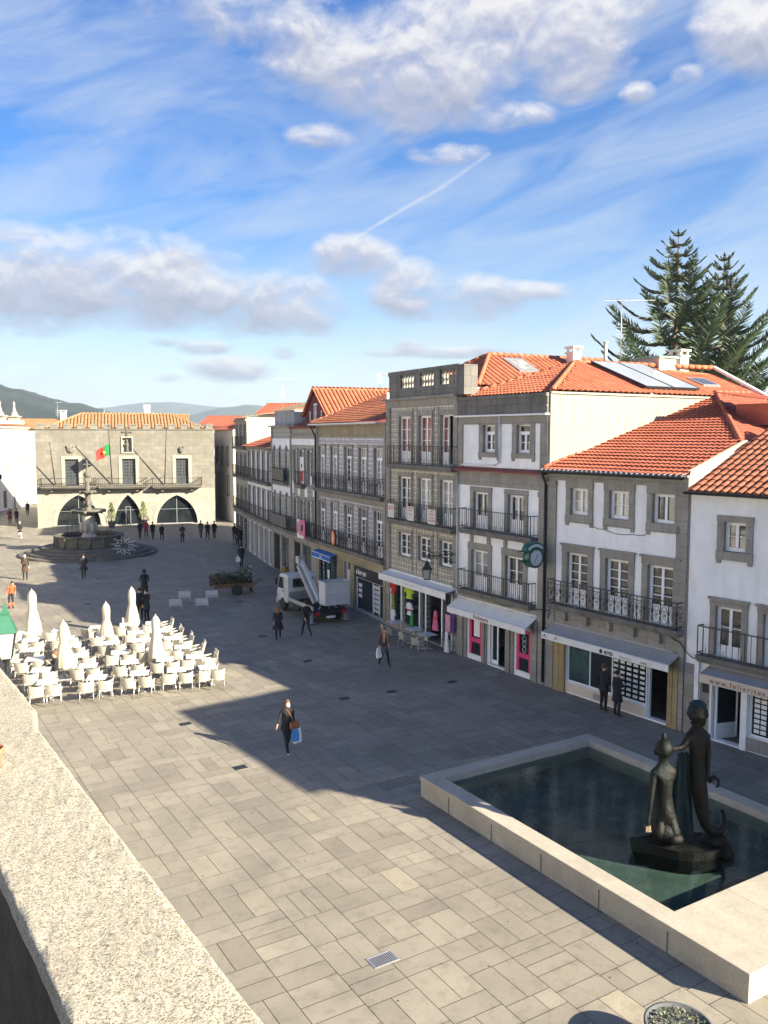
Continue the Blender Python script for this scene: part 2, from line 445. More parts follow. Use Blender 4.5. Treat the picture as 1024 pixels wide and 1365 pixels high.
def bronze_mat():
    m, t, p = new_mat('dark_patinated_bronze')
    oc = t.coord(); n = t.noise(oc, 5, 6, .65)
    t.set(p.inputs['Base Color'], t.mix(t.ramp(n, [(.42, 0), (.7, 1)]), (.014,.011,.010), (.016,.028,.027)))
    p.inputs['Metallic'].default_value = .75
    t.set(p.inputs['Roughness'], t.ramp(n, [(.3, .42), (.7, .65)]))
    b = t.node('ShaderNodeBump', {'Strength': .9, 'Distance': .03, 'Height': t.noise(oc, 14, 6, .65)}); t.l.new(b.outputs[0], p.inputs['Normal'])
    return m
M['bronze'] = bronze_mat()
M['bronze_teal'] = surf('verdigris_cloth', (.012,.036,.042), .4, 4, .55, .2, 20, metal=.4)
M['bronze_bright'] = plain('bright_bronze', (.52,.40,.27), .35, .6)  # much brighter bronze, only on one hand of the seated figure
def leaf_mat(name, c1, c2, rough=.55):
    m, t, p = new_mat(name)
    oc = t.coord(); n = t.noise(oc, 1.3, 5, .65); n2 = t.noise(oc, 12, 2, .5)
    col = t.mix(t.ramp(n, [(.35, 0), (.65, 1)]), c1, c2)
    t.set(p.inputs['Base Color'], t.mix(t.math('MULTIPLY', n2, .5), col, tuple(c*.5 for c in c1)))
    p.inputs['Roughness'].default_value = rough; p.inputs['Specular IOR Level'].default_value = .3
    return m
M['pine'] = leaf_mat('araucaria_green', (.030,.066,.036), (.10,.135,.05))
M['bark'] = surf('grey_bark', (.16,.12,.09), .3, 4, .9, .3, 14)
M['leaf'] = leaf_mat('shrub_green', (.07,.11,.03), (.17,.20,.05))
M['leaf_dark'] = leaf_mat('cut_greenery', (.015,.035,.018), (.035,.06,.03))
M['leaf_pale'] = leaf_mat('succulent_leaf', (.04,.065,.03), (.10,.13,.065))
M['twig'] = surf('bare_twig', (.22,.15,.11), .25, 4, .9)
M['granite_frieze'] = blocks('pale_ochre_granite', (.36,.30,.19), (.44,.37,.245), (.2,.16,.11), .8, .5, .008, streak=.35, fine=.3)
# ------------------------------------------------------------------ building kit (local frame: x along the front, -y outwards, z up)
def rect(x0, x1, z0, z1): return [(x0,z0),(x1,z0),(x1,z1),(x0,z1)]
def slope(mb, O, U, V, poly, pitch=.23, course=.36, amp=.036, step=.032, mi=0, spp=6, chan=False):
    """one roof plane of real tiles: poly holds (u, v) in metres along eave U and up the slope V"""
    O = Vector(O); U = Vector(U).normalized(); V = Vector(V).normalized(); N = U.cross(V).normalized()
    if N.z < 0: N = -N
    vmax = max(p[1] for p in poly); vmin = min(p[1] for p in poly)
    def span(v):
        xs = []
        n = len(poly)
        for i in range(n):
            (a, b), (c, d) = poly[i], poly[(i+1) % n]
            if (b > v) != (d > v): xs.append(a+(c-a)*(v-b)/(d-b))
        return (min(xs), max(xs)) if len(xs) > 1 else None
    v = vmin; du = pitch/spp
    while v < vmax-1e-3:
        v2 = min(v+course, vmax); e = (v2-v)*.02
        a = span(v+e); b = span(v2-e)
        if a and b:
            lo = min(a[0], b[0]); hi = max(a[1], b[1])
            us = [lo]+[k*du for k in range(math.ceil(lo/du+.01), math.floor(hi/du-.01)+1)]+[hi]
            jit = random.uniform(-.006, .006)
            vs = []
            for u in us:
                h = amp*abs(math.cos(PI*u/pitch))**.65
                ua = min(max(u, a[0]), a[1]); ub = min(max(u, b[0]), b[1])
                vs += [O+U*ua+V*v+N*(h-.012), O+U*ua+V*(v-.03)+N*(h+step+jit), O+U*ub+V*v2+N*h]
            fs = []; dk = []
            for i in range(len(us)-1):
                q = [(3*i, 3*i+3, 3*i+4, 3*i+1), (3*i+1, 3*i+4, 3*i+5, 3*i+2)]
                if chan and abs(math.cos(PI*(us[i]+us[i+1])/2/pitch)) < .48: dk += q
                else: fs += q
            b0 = len(mb.v); mb.add(vs, fs, mi, False)
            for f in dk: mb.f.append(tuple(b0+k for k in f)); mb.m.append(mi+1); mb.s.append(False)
        v = v2
def ridge(mb, a, b, r=.12, mi=0, seg=.42):
    a = Vector(a); b = Vector(b); n = max(1, int((b-a).length/seg)); d = (b-a)/n
    for i in range(n):
        p = a+d*i; mb.tube([p, p+d*1.06], [r, r*.86], 8, mi)
def house(label, P0, P1, name='house'):
    P0 = Vector(P0); P1 = Vector(P1); d = P1-P0
    o = empty(name, (P0.x, P0.y, 0), math.atan2(d.y, d.x), label, 'house')
    return o, d.length
def surround(mb, x0, x1, z0, z1, ws, wt, wb, mi=0, proud=.05, ears=False, cap=False):
    """stone border round an opening, butted piece to piece"""
    e = .003
    mb.box(x0-ws, -proud, z0, x0+e, .10, z1, mi); mb.box(x1-e, -proud, z0, x1+ws, .10, z1, mi)
    mb.box(x0-ws-.015, -proud-.012, z1, x1+ws+.015, .10, z1+wt, mi)
    if cap: mb.box(x0-ws-.06, -proud-.07, z1+wt, x1+ws+.06, .05, z1+wt+.07, mi)
    if wb:
        mb.box(x0-ws-.015, -proud-.02, z0-wb, x1+ws+.015, .10, z0, mi)
        if ears:
            for x in (x0-ws, x1+ws-.14): mb.box(x, -proud-.006, z0-wb-.12, x+.14, .03, z0-wb, mi)
def window(root, x0, x1, z0, z1, leaves=2, rows=2, panel=0, transom=0, tbars=0, y=.13, glass=None, paint=None, sur=None, smat=None, name=None, arch=False, label=None, open_leaf=False, fw=.055):
    """casement or french door: frame > pane (> stone surround)"""
    nm = name or ('french_door' if panel else 'window')
    f = MB(); a, b = y, y+.06
    f.box(x0, a, z0, x0+fw, b, z1); f.box(x1-fw, a, z0, x1, b, z1)
    f.box(x0+fw, a, z1-fw, x1-fw, b, z1); f.box(x0+fw, a, z0, x1-fw, b, z0+fw*1.4)
    zt = z1-fw; zb = z0+fw*1.4
    if transom:
        f.box(x0+fw, a-.012, zt-transom-.045, x1-fw, b, zt-transom+.045)
        for i in range(tbars):
            xx = x0+fw+(x1-x0-2*fw)*(i+1)/(tbars+1); f.box(xx-.012, a+.01, zt-transom+.045, xx+.012, b-.01, zt)
        zt = zt-transom-.045
    w = (x1-x0-2*fw)/leaves
    for i in range(leaves):
        xa = x0+fw+i*w; xb = xa+w
        st = .05
        if open_leaf and i == leaves-1: continue
        f.box(xa, a-.01, zb, xa+st, b-.005, zt); f.box(xb-st, a-.01, zb, xb, b-.005, zt)
        f.box(xa+st, a-.01, zt-st, xb-st, b-.005, zt)
        zp = zb+(panel if panel else st)
        f.box(xa+st, a-.008, zb, xb-st, b-.008, zp)
        if panel: f.box(xa+st+.05, a-.016, zb+.07, xb-st-.05, a, zp-.07)
        for k in range(1, rows):
            zz = zp+(zt-st-zp)*k/rows
            f.box(xa+st, a, zz-.014, xb-st, b-.01, zz+.014)
    o = f.build(nm, paint or M['winpaint'], root)
    if label: o['label'] = label
    g = MB()
    xr = x1-fw-(w if open_leaf else 0)
    g.box(x0+fw*.5, y+.035, z0+.02, xr, y+.045, z1-fw*.5)
    g.build('pane', glass or M[random.choice(['glass', 'glass', 'glass', 'glass_curtain'])], o)
    if sur:
        s = MB(); surround(s, x0, x1, z0, z1, *sur[:3], **(sur[3] if len(sur) > 3 else {}))
        s.build('stone_surround', smat or M['granite'], o)
    return o
def balcony(root, x0, x1, z, depth=.45, h=.92, style='bars', slabmat=None, corb=0, thick=.14, gap=.115):
    s = MB(); s.box(x0, -depth, z-thick, x1, 0, z); s.box(x0+.05, -depth+.05, z-thick-.09, x1-.05, 0, z-thick)
    for k in range(corb):
        x = x0+.35+(x1-x0-.7)*k/max(1, corb-1)
        s.xz([(x-.09, z-thick-.09), (x-.07, z-thick-.45), (x+.07, z-thick-.45), (x+.09, z-thick-.09)], -depth*.55, 0)
    o = s.build('balcony', slabmat or M['granite_dark'], root)
    r = MB(); d = depth-.04; t = .028
    path = [(x0+.04, 0), (x0+.04, -d), (x1-.04, -d), (x1-.04, 0)]
    for (ax, ay), (bx, by) in zip(path, path[1:]):
        A = Vector((ax, ay, 0)); B = Vector((bx, by, 0)); L = (B-A).length
        for zz, w in ((z+h, .045), (z+.09, .03)): r.bar(A+Vector((0,0,zz)), B+Vector((0,0,zz)), w, .03)
        if style != 'bars': r.bar(A+Vector((0,0,z+h-.14)), B+Vector((0,0,z+h-.14)), .02, .02)
        n = max(1, int(L/gap)) if style == 'bars' else max(1, round(L/.34))
        for k in range(n+1):
            P = A.lerp(B, k/n)
            big = style != 'bars' or k % 8 == 0
            r.bar(P+Vector((0,0,z)), P+Vector((0,0,z+h)), .026 if big else .015, .026 if big else .015, up=(B-A))
            if style == 'bars' and k < n and n > 3:
                Q = A.lerp(B, (k+.5)/n)
                if k % 3 == 1: r.bar(Q+Vector((0,0,z+.09)), Q+Vector((0,0,z+.30)), .012, .012, up=(B-A))
            if style == 'scroll' and k < n:
                c = A.lerp(B, (k+.5)/n); u = (B-A).normalized(); hw = L/n*.46
                hh = (h-.30)/2; cz = z+.11+hh
                ov = [c+u*(hw*math.cos(q))+Vector((0,0,cz+hh*math.sin(q))) for q in [2*PI*j/10 for j in range(10)]]
                r.tube(ov, .009, 4, closed=True)
                ov = [c+u*(hw*.38*math.cos(q))+Vector((0,0,cz+hh*.45*math.sin(q))) for q in [2*PI*j/8 for j in range(8)]]
                r.tube(ov, .008, 4, closed=True)
                for sg in (-1, 1):
                    r.tube([c+u*(sg*hw)+Vector((0,0,cz)), c+u*(sg*hw*.6)+Vector((0,0,cz+hh*.55)), c+Vector((0,0,cz+hh*.45))], .008, 4)
                r.ball(c+Vector((0,0,cz)), .03, .03, .03, 0, 6, 4)
    r.build('railing', M['iron'], o)
    return o
def awning(root, x0, x1, zw, zf, val, depth, mat, vmat=None, y0=0):
    a = MB(); t = .015
    n = 14
    for i in range(n):                           # cloth hung between ribs, very slightly slack
        xa = x0+(x1-x0)*i/n; xb = x0+(x1-x0)*(i+1)/n
        k = 5; vs = []
        for j in range(k+1):
            q = j/k; sag = -.03*math.sin(PI*q)
            for xx in (xa, xb): vs.append((xx, y0-depth*q, zw+(zf-zw)*q+sag))
        a.add(vs, [(2*j, 2*j+2, 2*j+3, 2*j+1) for j in range(k)], 0, True)
        a.add([(v[0], v[1]+.004, v[2]-t) for v in vs], [(2*j, 2*j+1, 2*j+3, 2*j+2) for j in range(k)], 0, True)
        if i in (0, n-1):
            xx = xa if i == 0 else xb
            a.add([(xx, y0, zw), (xx, y0-depth, zf), (xx, y0-depth, zf-.03), (xx, y0, zw-.04)], [(0,1,2,3)], 0)
    a.bar((x0, y0-.03, zw+.03), (x1, y0-.03, zw+.03), .08, .08, 0)
    o = a.build('awning', mat, root)
    v = MB(); v.box(x0, y0-depth-.012, zf-val, x1, y0-depth+.012, zf)
    v.tube([(x0, y0-depth, zf), (x1, y0-depth, zf)], .022, 6)
    v.build('valance', vmat or mat, o)
    return o
def pipe(root, pts, r=.05, mat=None, name='downpipe'):
    m = MB(); m.tube(pts, r, 8); return m.build(name, mat or M['rooftrim'], root)
def gutter(root, x0, x1, y, z, mat, r=.075):
    m = MB(); n = 6
    vs = []
    for x in (x0, x1):
        for k in range(n+1):
            a = PI*k/n; vs.append((x, y-r*math.cos(a), z-r*math.sin(a)))
    m.add(vs, [(k, k+1, n+2+k, n+1+k) for k in range(n)], 0, True)
    vs2 = [(v[0], v[1]*1+(.012 if v[1] > y else -.012), v[2]-.012) for v in vs]
    m.add(vs2, [(k+1, k, n+1+k, n+2+k) for k in range(n)], 0, True)
    m.bar((x0, y-r-.006, z), (x1, y-r-.006, z), .02, .02); m.bar((x0, y+r+.006, z), (x1, y+r+.006, z), .02, .02)
    return m.build('gutter', mat, root)
def walls(root, L, D, H, holes, fmat, smat=None, x_in=.02, sideH=None, depth=.22, y=0):
    """front sheet with openings plus sides and back, one mesh"""
    w = MB(); w.panel(rect(x_in, L-x_in, 0, H), holes, y, depth, 0)
    hs = sideH or H
    w.quad((x_in,y,0),(x_in,y,hs),(x_in,D,hs),(x_in,D,0),1); w.quad((L-x_in,y,0),(L-x_in,D,0),(L-x_in,D,hs),(L-x_in,y,hs),1)
    w.quad((x_in,D,0),(x_in,D,hs),(L-x_in,D,hs),(L-x_in,D,0),1)
    w.quad((x_in,y+.01,H-.01),(L-x_in,y+.01,H-.01),(L-x_in,D,H-.01),(x_in,D,H-.01),1)
    w.quad((x_in,.5,3.1),(x_in,D,3.1),(L-x_in,D,3.1),(L-x_in,.5,3.1),1)
    return w.build('wall', [fmat, smat or fmat], root)
def chimney(root, x, y, z0, z1, w=.6, d=.5, mat=None):
    c = MB(); c.box(x-w/2, y-d/2, z0, x+w/2, y+d/2, z1); c.box(x-w/2-.06, y-d/2-.06, z1, x+w/2+.06, y+d/2+.06, z1+.07)
    for sx in (-1, 1):
        for sy in (-1, 1): c.box(x+sx*(w/2-.06)-.05, y+sy*(d/2-.06)-.05, z1+.07, x+sx*(w/2-.06)+.05, y+sy*(d/2-.06)+.05, z1+.27)
    c.box(x-w/2-.08, y-d/2-.08, z1+.27, x+w/2+.08, y+d/2+.08, z1+.36)
    return c.build('chimney', mat or M['plaster'], root)

# plan of the curving house row
NG = (21.68,15.4); NFG = (19.36,22.96); NEF = (17.8,29.3); NDE = (16.65,35.1); NCD = (15.75,41.9); NBC = (14.95,52.4)
NB1 = (14.70,57.8); NB2 = (14.57,63.3); NA1 = (14.75,73.4); NA2 = (15.0,80.2); NA3 = (16.2,92.5)

# ------------------------------------------------------------------ house with the scrolled balcony (fifth)
def house_f():
    r, L = house('white three storey house with scrolled iron balcony and grey awning reading RITES', NEF, NFG)
    holes = []
    wx = ((1.21,2.10),(3.10,4.02),(5.02,5.95)); dx = ((1.08,2.15),(3.0,4.06),(4.9,5.97))
    holes += [rect(a, b, 6.98, 8.0) for a, b in wx]+[rect(a, b, 3.52, 5.52) for a, b in dx]
    holes += [rect(1.12, 4.93, .44, 2.45), rect(4.97, 5.86, .06, 2.45)]
    walls(r, L, 13, 8.62, holes, M['plaster'], M['plaster_pink'], depth=.26)
    t = MB()
    for x0, x1 in ((.03,.48),(6.06,6.5)):
        t.box(x0, -.07, 2.62, x1, .06, 8.26); t.box(x0-.02, -.12, 8.08, x1+.02, .06, 8.2)
    t.box(.03, -.09, 8.265, L-.03, .05, 8.60); t.box(0, -.2, 8.60, L, .05, 8.68)
    t.box(.5, -.05, 2.62, 6.04, .02, 3.20)                            # stone band over the shop
    for x in (1.1,2.2,3.3,4.4,5.5): t.box(x-.1, -.22, 2.85, x+.1, -.05, 3.2)
    t.box(.03, -.07, 0, .46, .06, 2.615); t.box(6.32, -.07, 0, 6.5, .06, 2.615)
    t.split('stone_trim', M['granite'], r, .02)
    c = MB()
    for x0, x1 in ((.5,.80),(.80,1.10),(5.89,6.10),(6.10,6.31)): c.box(x0+.01, -.09, 0, x1-.01, .05, 2.55); c.box(x0, -.10, 0, x1, .05, .12)
    c.split('shop_pillar', M['granite_gold'], r)
    for i, (a, b) in enumerate(wx): window(r, a, b, 6.98, 8.0, rows=1 if i == 2 else 2, glass=M['glass_curtain'] if i < 2 else M['glass'], sur=(.23,.28,.30,dict(ears=True)))
    for i, (a, b) in enumerate(dx): window(r, a, b, 3.52, 5.52, rows=4, panel=.55, glass=M['glass'] if i == 2 else None, sur=(.25,.26,0,dict(cap=True)))
    balcony(r, .40, 6.45, 3.48, .42, .93, 'scroll', corb=0)
    a = awning(r, .38, 6.32, 2.62, 2.33, .24, .62, M['awn_grey'], M['awn_white'])
    text('RITES', 'lettering', .17, M['ink_black'], a, (3.55, -.64, 2.14), bold=.004)
    text('felixrites', 'lettering', .15, M['ink_grey'], a, (4.25, -.64, 2.14))
    text('.com', 'lettering', .15, M['ink_black'], a, (5.15, -.64, 2.14))
    lg = MB(); lg.ball((3.40, -.636, 2.20), .075, .006, .085); lg.tube([(3.36,-.645,2.13),(3.43,-.645,2.26)], .008, 4)
    for q in (.55, 1.15): lg.ball((q, -.636, 2.25), .05, .006, .03); lg.box(q-.12, -.637, 2.17, q+.12, -.633, 2.19)
    lg.build('emblem', M['ink_black'], a)
    # shop front
    f = MB(); f.box(1.12,.10,.44,4.93,.24,.50); f.box(1.12,.10,2.38,4.93,.16,2.45)
    for x in (1.12, 2.22, 3.30, 4.88): f.box(x,.10,.50,x+.05,.16,2.38)
    for x in (4.97, 5.81): f.box(x,.08,.06,x+.05,.2,2.45)
    s = f.build('shop_window', M['winpaint'], r)
    g = MB(); g.box(1.17,.125,.5,2.22,.13,2.38); g.build('pane', M['glass_green'], s)
    g = MB(); g.box(2.27,.125,.5,4.88,.13,2.38); g.build('pane', M['glass_shop'], s)
    g = MB()                                                          # rows of small frames shown in the window
    for i in range(5):
        for j in range(9):
            x = 3.38+i*.30; z = .58+j*.19; g.box(x, .112, z, x+.20, .12, z+.10)
    g.split('display_card', M['paper'], s, .25)
    st = MB(); st.box(1.12,-.02,.06,4.93,.05,.42); st.build('stall_riser', M['awn_tan'], r)
    v = MB(); v.box(2.55,-.035,.10,3.2,-.02,.34)
    for k in range(7): v.box(2.57+k*.09,-.05,.12,2.62+k*.09,-.035,.32)
    v.build('vent_grille', M['steel'], r)
    # roof
    up = Vector((0,1,.303)).normalized(); k = 1/up.y
    rf = MB()
    slope(rf, (0,-.32,8.66), (1,0,0), up, [(-.08,0),(6.62,0),(5.95,3.9*k),(.06,10.75*k),(-.08,10.75*k)], .22, .37, .03, .05)
    ap = Vector((.1,10.4,11.95)); ft = Vector((5.9,3.55,9.85))
    vv = Vector((-1,0,.365)).normalized(); q = 1/abs(vv.x)
    slope(rf, (6.15,3.4,9.72), (0,1,0), vv, [(0,0),(9.6,0),(9.6,6.1*q),(7.1,6.1*q)], .22, .37, .02, .012)
    ridge(rf, ft, ap); ridge(rf, ap, (.1,13,11.98))
    ridge(rf, (.02,-.3,8.76), (.06,10.4,11.95), .07)
    ro = rf.build('roof', [M['tile_red']], r)
    fr = MB()
    for i in range(29): fr.tube([(.02+i*.23,-.42,8.655),(.02+i*.23,-.2,8.70)], .045, 6)
    fr.build('eave_tile', M['rooftrim'], ro)
    w = MB()                                                          # flank wall rising above the lower neighbour
    w.add([(6.44,-.02,8.0),(6.44,13,8.0),(6.12,13,9.72),(6.12,3.4,9.72),(6.44,-.02,8.72)], [(0,1,2,3,4)])
    w.add([(6.50,-.02,8.0),(6.50,13,8.0),(6.30,13,9.62),(6.30,3.4,9.62),(6.50,-.02,8.76)], [(0,1,2,3,4)])
    w.bar((6.48,-.05,8.80),(6.2,3.45,9.80),.14,.05); w.bar((6.2,3.45,9.74),(6.2,13,9.74),.2,.05)
    w.build('flank_wall', M['plaster_pink'], r)
    dm = MB(); dm.box(3.3,7.2,10.4,5.6,9.6,11.25); o = dm.build('dormer', M['tile_red'], r)
    dr = MB(); slope(dr, (5.75,7.05,11.2), (0,1,0), (-1,0,.16), [(0,0),(2.7,0),(2.7,3.6),(0,3.6)], .22, .37, .025, .012); dr.build('dormer_roof', M['tile_red'], o)
    gutter(r, -.05, 6.5, -.42, 8.62, M['iron'])
    pipe(r, [(.02,-.40,8.55),(.02,-.3,8.35),(-.03,-.13,8.1),(-.03,-.13,5.4),(-.03,-.13,.15)], .05, M['iron'])
    return r
# ------------------------------------------------------------------ nearest house
def house_g():
    r, L = house('white house at the right edge with awning reading www.felixrites', NFG, NG)
    holes = []; wx = ((1.25,2.0),(4.3,5.05)); dx = ((1.05,1.97),(2.68,3.6),(4.4,5.3))
    holes += [rect(a, b, 6.3, 7.25) for a, b in wx]+[rect(a, b, 2.86, 4.5) for a, b in dx]
    holes += [rect(1.02, 2.05, .05, 2.05), rect(2.28, 6.2, .5, 2.05)]
    walls(r, L, 12, 8.12, holes, M['plaster'], depth=.26)
    for a, b in wx: window(r, a, b, 6.3, 7.25, rows=2, glass=M['glass'], sur=(.23,.2,.28,dict(ears=True)))
    for a, b in dx: window(r, a, b, 2.86, 4.5, rows=2, panel=.28, glass=M['glass'], sur=(.19,.21,0,dict(cap=True)))
    t = MB(); t.box(.03,-.08,0,.38,.05,2.4); t.box(.03,-.14,8.06,L,.05,8.16); t.box(.6,-.03,.05,.95,.02,2.1); t.box(2.10,-.05,.05,6.3,.02,.47)
    t.split('stone_trim', M['granite'], r)
    p = MB(); p.box(.40,-.10,0,.56,.02,2.55); p.box(.96,-.06,0,1.03,.1,2.1); p.box(2.05,-.06,0,2.26,.1,2.1); p.split('shop_pillar', M['winpaint'], r)
    balcony(r, .58, 6.2, 2.83, .36, .97, 'bars', gap=.2)
    a = awning(r, .92, 6.3, 2.50, 2.31, .26, .62, M['awn_grey'], M['awn_tan'])
    text('www.felixrites.com', 'lettering', .24, M['ink_brown'], a, (1.28, -.64, 2.10), spacing=1.30)
    d = MB()                                                          # open glazed door leaf
    d.bar((1.10,.12,.08),(1.40,.85,.08),.05,.1); d.bar((1.10,.12,2.0),(1.40,.85,2.0),.05,.1)
    for q in (0, 1): d.bar((1.10+.3*q,.12+.73*q,.05),(1.10+.3*q,.12+.73*q,2.05),.09,.05)
    d.add([(1.10,.12,.1),(1.40,.85,.1),(1.40,.85,.55),(1.10,.12,.55)], [(0,1,2,3)])
    o = d.build('shop_door', M['winpaint'], r)
    g = MB(); g.add([(1.10,.125,.55),(1.40,.855,.55),(1.40,.855,2.0),(1.10,.125,2.0)], [(0,1,2,3)]); g.build('pane', M['glass_shop'], o)
    f = MB(); f.box(2.28,.1,.5,6.2,.2,.56); f.box(2.28,.1,1.98,6.2,.18,2.05)
    for x in (2.28, 3.6, 4.9): f.box(x,.1,.56,x+.07,.17,1.98)
    s = f.build('shop_window', M['winpaint'], r)
    g = MB(); g.box(2.35,.13,.56,6.2,.135,1.98); g.build('pane', M['glass_shop'], s)
    g = MB()
    for j in range(8):
        for i in range(2): g.box(2.42+i*.22,.117,.62+j*.165,2.60+i*.22,.125,.74+j*.165)
    g.split('display_card', M['paper'], s, .25)
    n = MB(); n.box(.68,-.045,1.55,.9,-.03,1.85); n.build('wall_plaque', M['iron'], r)
    rf = MB(); up = Vector((0,1,.42)).normalized()
    slope(rf, (0,-.3,8.16), (1,0,0), up, [(.1,0),(8.1,0),(8.1,6.6),(.1,6.6)], .27, .42, .08, .03, spp=8, chan=True)
    ridge(rf, (.1,5.9,10.7), (8,5.9,10.7))
    rf.build('roof', [M['tile_old'], M['tile_valley']], r)
    gutter(r, .0, 7.9, -.38, 8.16, M['iron'])
    return r
# ------------------------------------------------------------------ four storey house with perfume shop
def house_e():
    r, L = house('white four storey house with red ledge, corrugated flank and awning reading Perfumaria', NDE, NEF)
    holes = []; tx = ((1.79,2.61),(4.0,4.82)); d2 = ((1.15,2.2),(3.5,4.52)); d1 = ((1.05,2.22),(3.38,4.52))
    holes += [rect(a, b, 9.27, 10.42) for a, b in tx]+[rect(a, b, 5.92, 7.53) for a, b in d2]+[rect(a, b, 3.2, 4.97) for a, b in d1]
    holes += [rect(.8,1.8,.14,2.0), rect(2.24,3.42,.05,2.05), rect(4.04,5.02,.14,2.0)]
    walls(r, L, 13.6, 11.55, holes, M['plaster'], M['plaster_cream'], depth=.24)
    for a, b in tx: window(r, a, b, 9.27, 10.42, rows=2, transom=.26, glass=M['glass'], sur=(.28,.1,.22,dict(ears=True)))
    for a, b in d2: window(r, a, b, 5.92, 7.53, rows=1, panel=.5, sur=(.22,.22,0))
    for a, b in d1: window(r, a, b, 3.2, 4.97, rows=2, panel=.52, sur=(.24,.3,0))
    t = MB()
    t.box(5.45,-.08,2.7,5.88,.03,8.40); t.box(5.45,-.06,8.62,5.88,.03,10.46); t.box(0.0,-.06,8.62,.35,.03,10.46)
    t.box(.03,-.06,10.46,L-.03,.04,10.79); t.box(.03,-.03,7.80,L-.03,.04,8.40)
    for x0, x1 in ((.93,2.35),(3.25,4.75)): t.box(x0,-.05,5.28,x0+.22,.03,5.78); t.box(x1-.22,-.05,5.28,x1,.03,5.78)
    t.box(5.40,-.10,7.55,5.92,.03,7.75); t.box(.03,-.07,2.70,L-.03,.03,3.05)
    for x0, x1 in ((.03,.76),(1.84,2.20),(3.46,4.0),(5.06,5.88)): t.box(x0,-.06,0,x1,.03,2.695)
    for x in (.45, 2.02, 3.72, 5.4): t.box(x-.09,-.12,0,x+.09,-.055,2.5)
    t.split('stone_trim', M['granite'], r, .02)
    pa = MB(); pa.box(0,-.10,10.86,L-.02,.25,11.52); pa.box(-.02,-.18,11.52,L,.25,11.66); pa.box(0,-.14,11.12,L-.02,-.1,11.2)
    pa.build('parapet', M['granite_dark'], r)
    le = MB(); le.add([(.0,-.02,8.62),(L-.06,-.02,8.62),(L-.06,-.30,8.50),(0,-.30,8.50),(0,-.30,8.43),(L-.06,-.30,8.43),(L-.06,-.02,8.43),(0,-.02,8.43)], [(0,3,2,1),(3,4,5,2),(4,7,6,5),(0,7,4,3),(1,2,5,6)])
    le.build('red_ledge', M['redtrim'], r)
    gu = MB(); gu.box(-.05,-.24,10.79,L+.02,-.02,10.86); gu.build('gutter', M['rooftrim'], r)
    pipe(r, [(2.95,-.08,10.79),(2.95,-.08,8.85),(2.6,-.08,8.72),(.4,-.08,8.70),(.05,-.1,8.55),(.05,-.1,2.8)], .04)
    balcony(r, .55, 5.36, 5.90, .42, .87, gap=.13); balcony(r, .50, 5.30, 3.18, .42, .86, gap=.13)
    a = awning(r, .08, 5.40, 2.68, 2.28, .25, .64, M['awn_white'])
    text('Perfumaria', 'lettering', .24, M['ink_brown'], a, (2.0, -.66, 2.09), shear=.2)
    for x0, x1 in ((.8,1.8),(4.04,5.02)):
        f = MB(); f.box(x0,.02,.14,x1,.12,.22,1); f.box(x0,.02,.22,x0+.06,.1,2.0,1)
        f.box(x0+.06,.04,.22,x0+.22,.12,2.0); f.box(x1-.16,.04,.22,x1,.12,2.0); f.box(x0+.22,.04,.78,x1-.16,.12,.98); f.box(x0+.22,.04,1.85,x1-.16,.12,2.0)
        s = f.build('shop_window', [M['pink'], M['winpaint']], r)
        g = MB(); g.box(x0+.2,.09,.22,x1-.14,.10,1.9); g.build('pane', M['glass_shop'], s)
        if x0 < 1:
            g = MB(); g.box(x0+.34,.075,1.05,x1-.24,.085,1.78); g.split('display_card', M['paper'], s, .25)
        else:
            g = MB(); 
            for q in (1.15,1.4,1.6): g.tube([(4.55+.1*math.cos(2*PI*j/10),.07,q+.12*math.sin(2*PI*j/10)) for j in range(10)], .012, 4, closed=True)
            g.build('window_ornament', M['winpaint'], s)
    d = MB(); d.box(2.24,.04,.05,2.32,.2,2.05); d.box(3.34,.04,.05,3.42,.2,2.05); d.box(2.32,.04,1.96,3.34,.2,2.05)
    o = d.build('shop_door', M['winpaint'], r)
    lf = MB(); lf.box(2.34,.12,.08,2.42,.16,1.94); lf.box(2.72,.12,.08,2.80,.16,1.94); lf.box(2.42,.12,.08,2.72,.16,.26); lf.box(2.42,.12,1.84,2.72,.16,1.94); lf.build('door_leaf', M['winpaint'], o)
    g = MB(); g.box(2.40,.135,.2,2.74,.14,1.9); g.build('pane', M['glass_shop'], o)
    # corrugated flank over the next roof
    c = MB(); pit = .19; n = int(13.4/pit); prof = []
    for i in range(n):
        y = .06+i*pit
        prof += [(y, .0), (y+pit*.42, .0), (y+pit*.55, .014), (y+pit*.87, .014)]
    for (ya, oa), (yb, ob) in zip(prof, prof[1:]):
        for z0, z1, q in ((8.2, 10.42, .008), (10.40, 11.62, .016)):
            c.quad((L+q+oa, ya, z0), (L+q+ob, yb, z0), (L+q+ob, yb, z1), (L+q+oa, ya, z1))
    c.box(L-.05, .0, 11.62, L+.09, 13.5, 11.70); c.box(L-.02, .0, 8.3, L+.06, .06, 11.62)
    c.build('corrugated_cladding', M['cladding'], r)
    # roof
    ap = Vector((1.85,5.2,13.3)); bk = Vector((2.8,13.7,13.32)); rf = MB()
    U = Vector((0,1,0)); vv = Vector((-1,0,.395)).normalized(); q = 1/abs(vv.x)
    slope(rf, (L+.06,.1,11.70), U, vv, [(0,0),(13.5,0),(13.6,3.15*q),(5.1,4.1*q)], .33, .42, .12, .004, spp=8, chan=True)
    up = Vector((0,1,.328)).normalized(); k = 1/up.y
    slope(rf, (0,.1,11.68), (1,0,0), up, [(0,0),(L,0),(1.85,5.1*k)], .235, .40, .045, .03)
    w2 = Vector((1,0,.85)).normalized(); slope(rf, (0,.1,11.68), (0,1,0), w2, [(0,0),(13.5,0),(13.5,2.40),(5.1,2.42)], .235, .4, .045, .022)
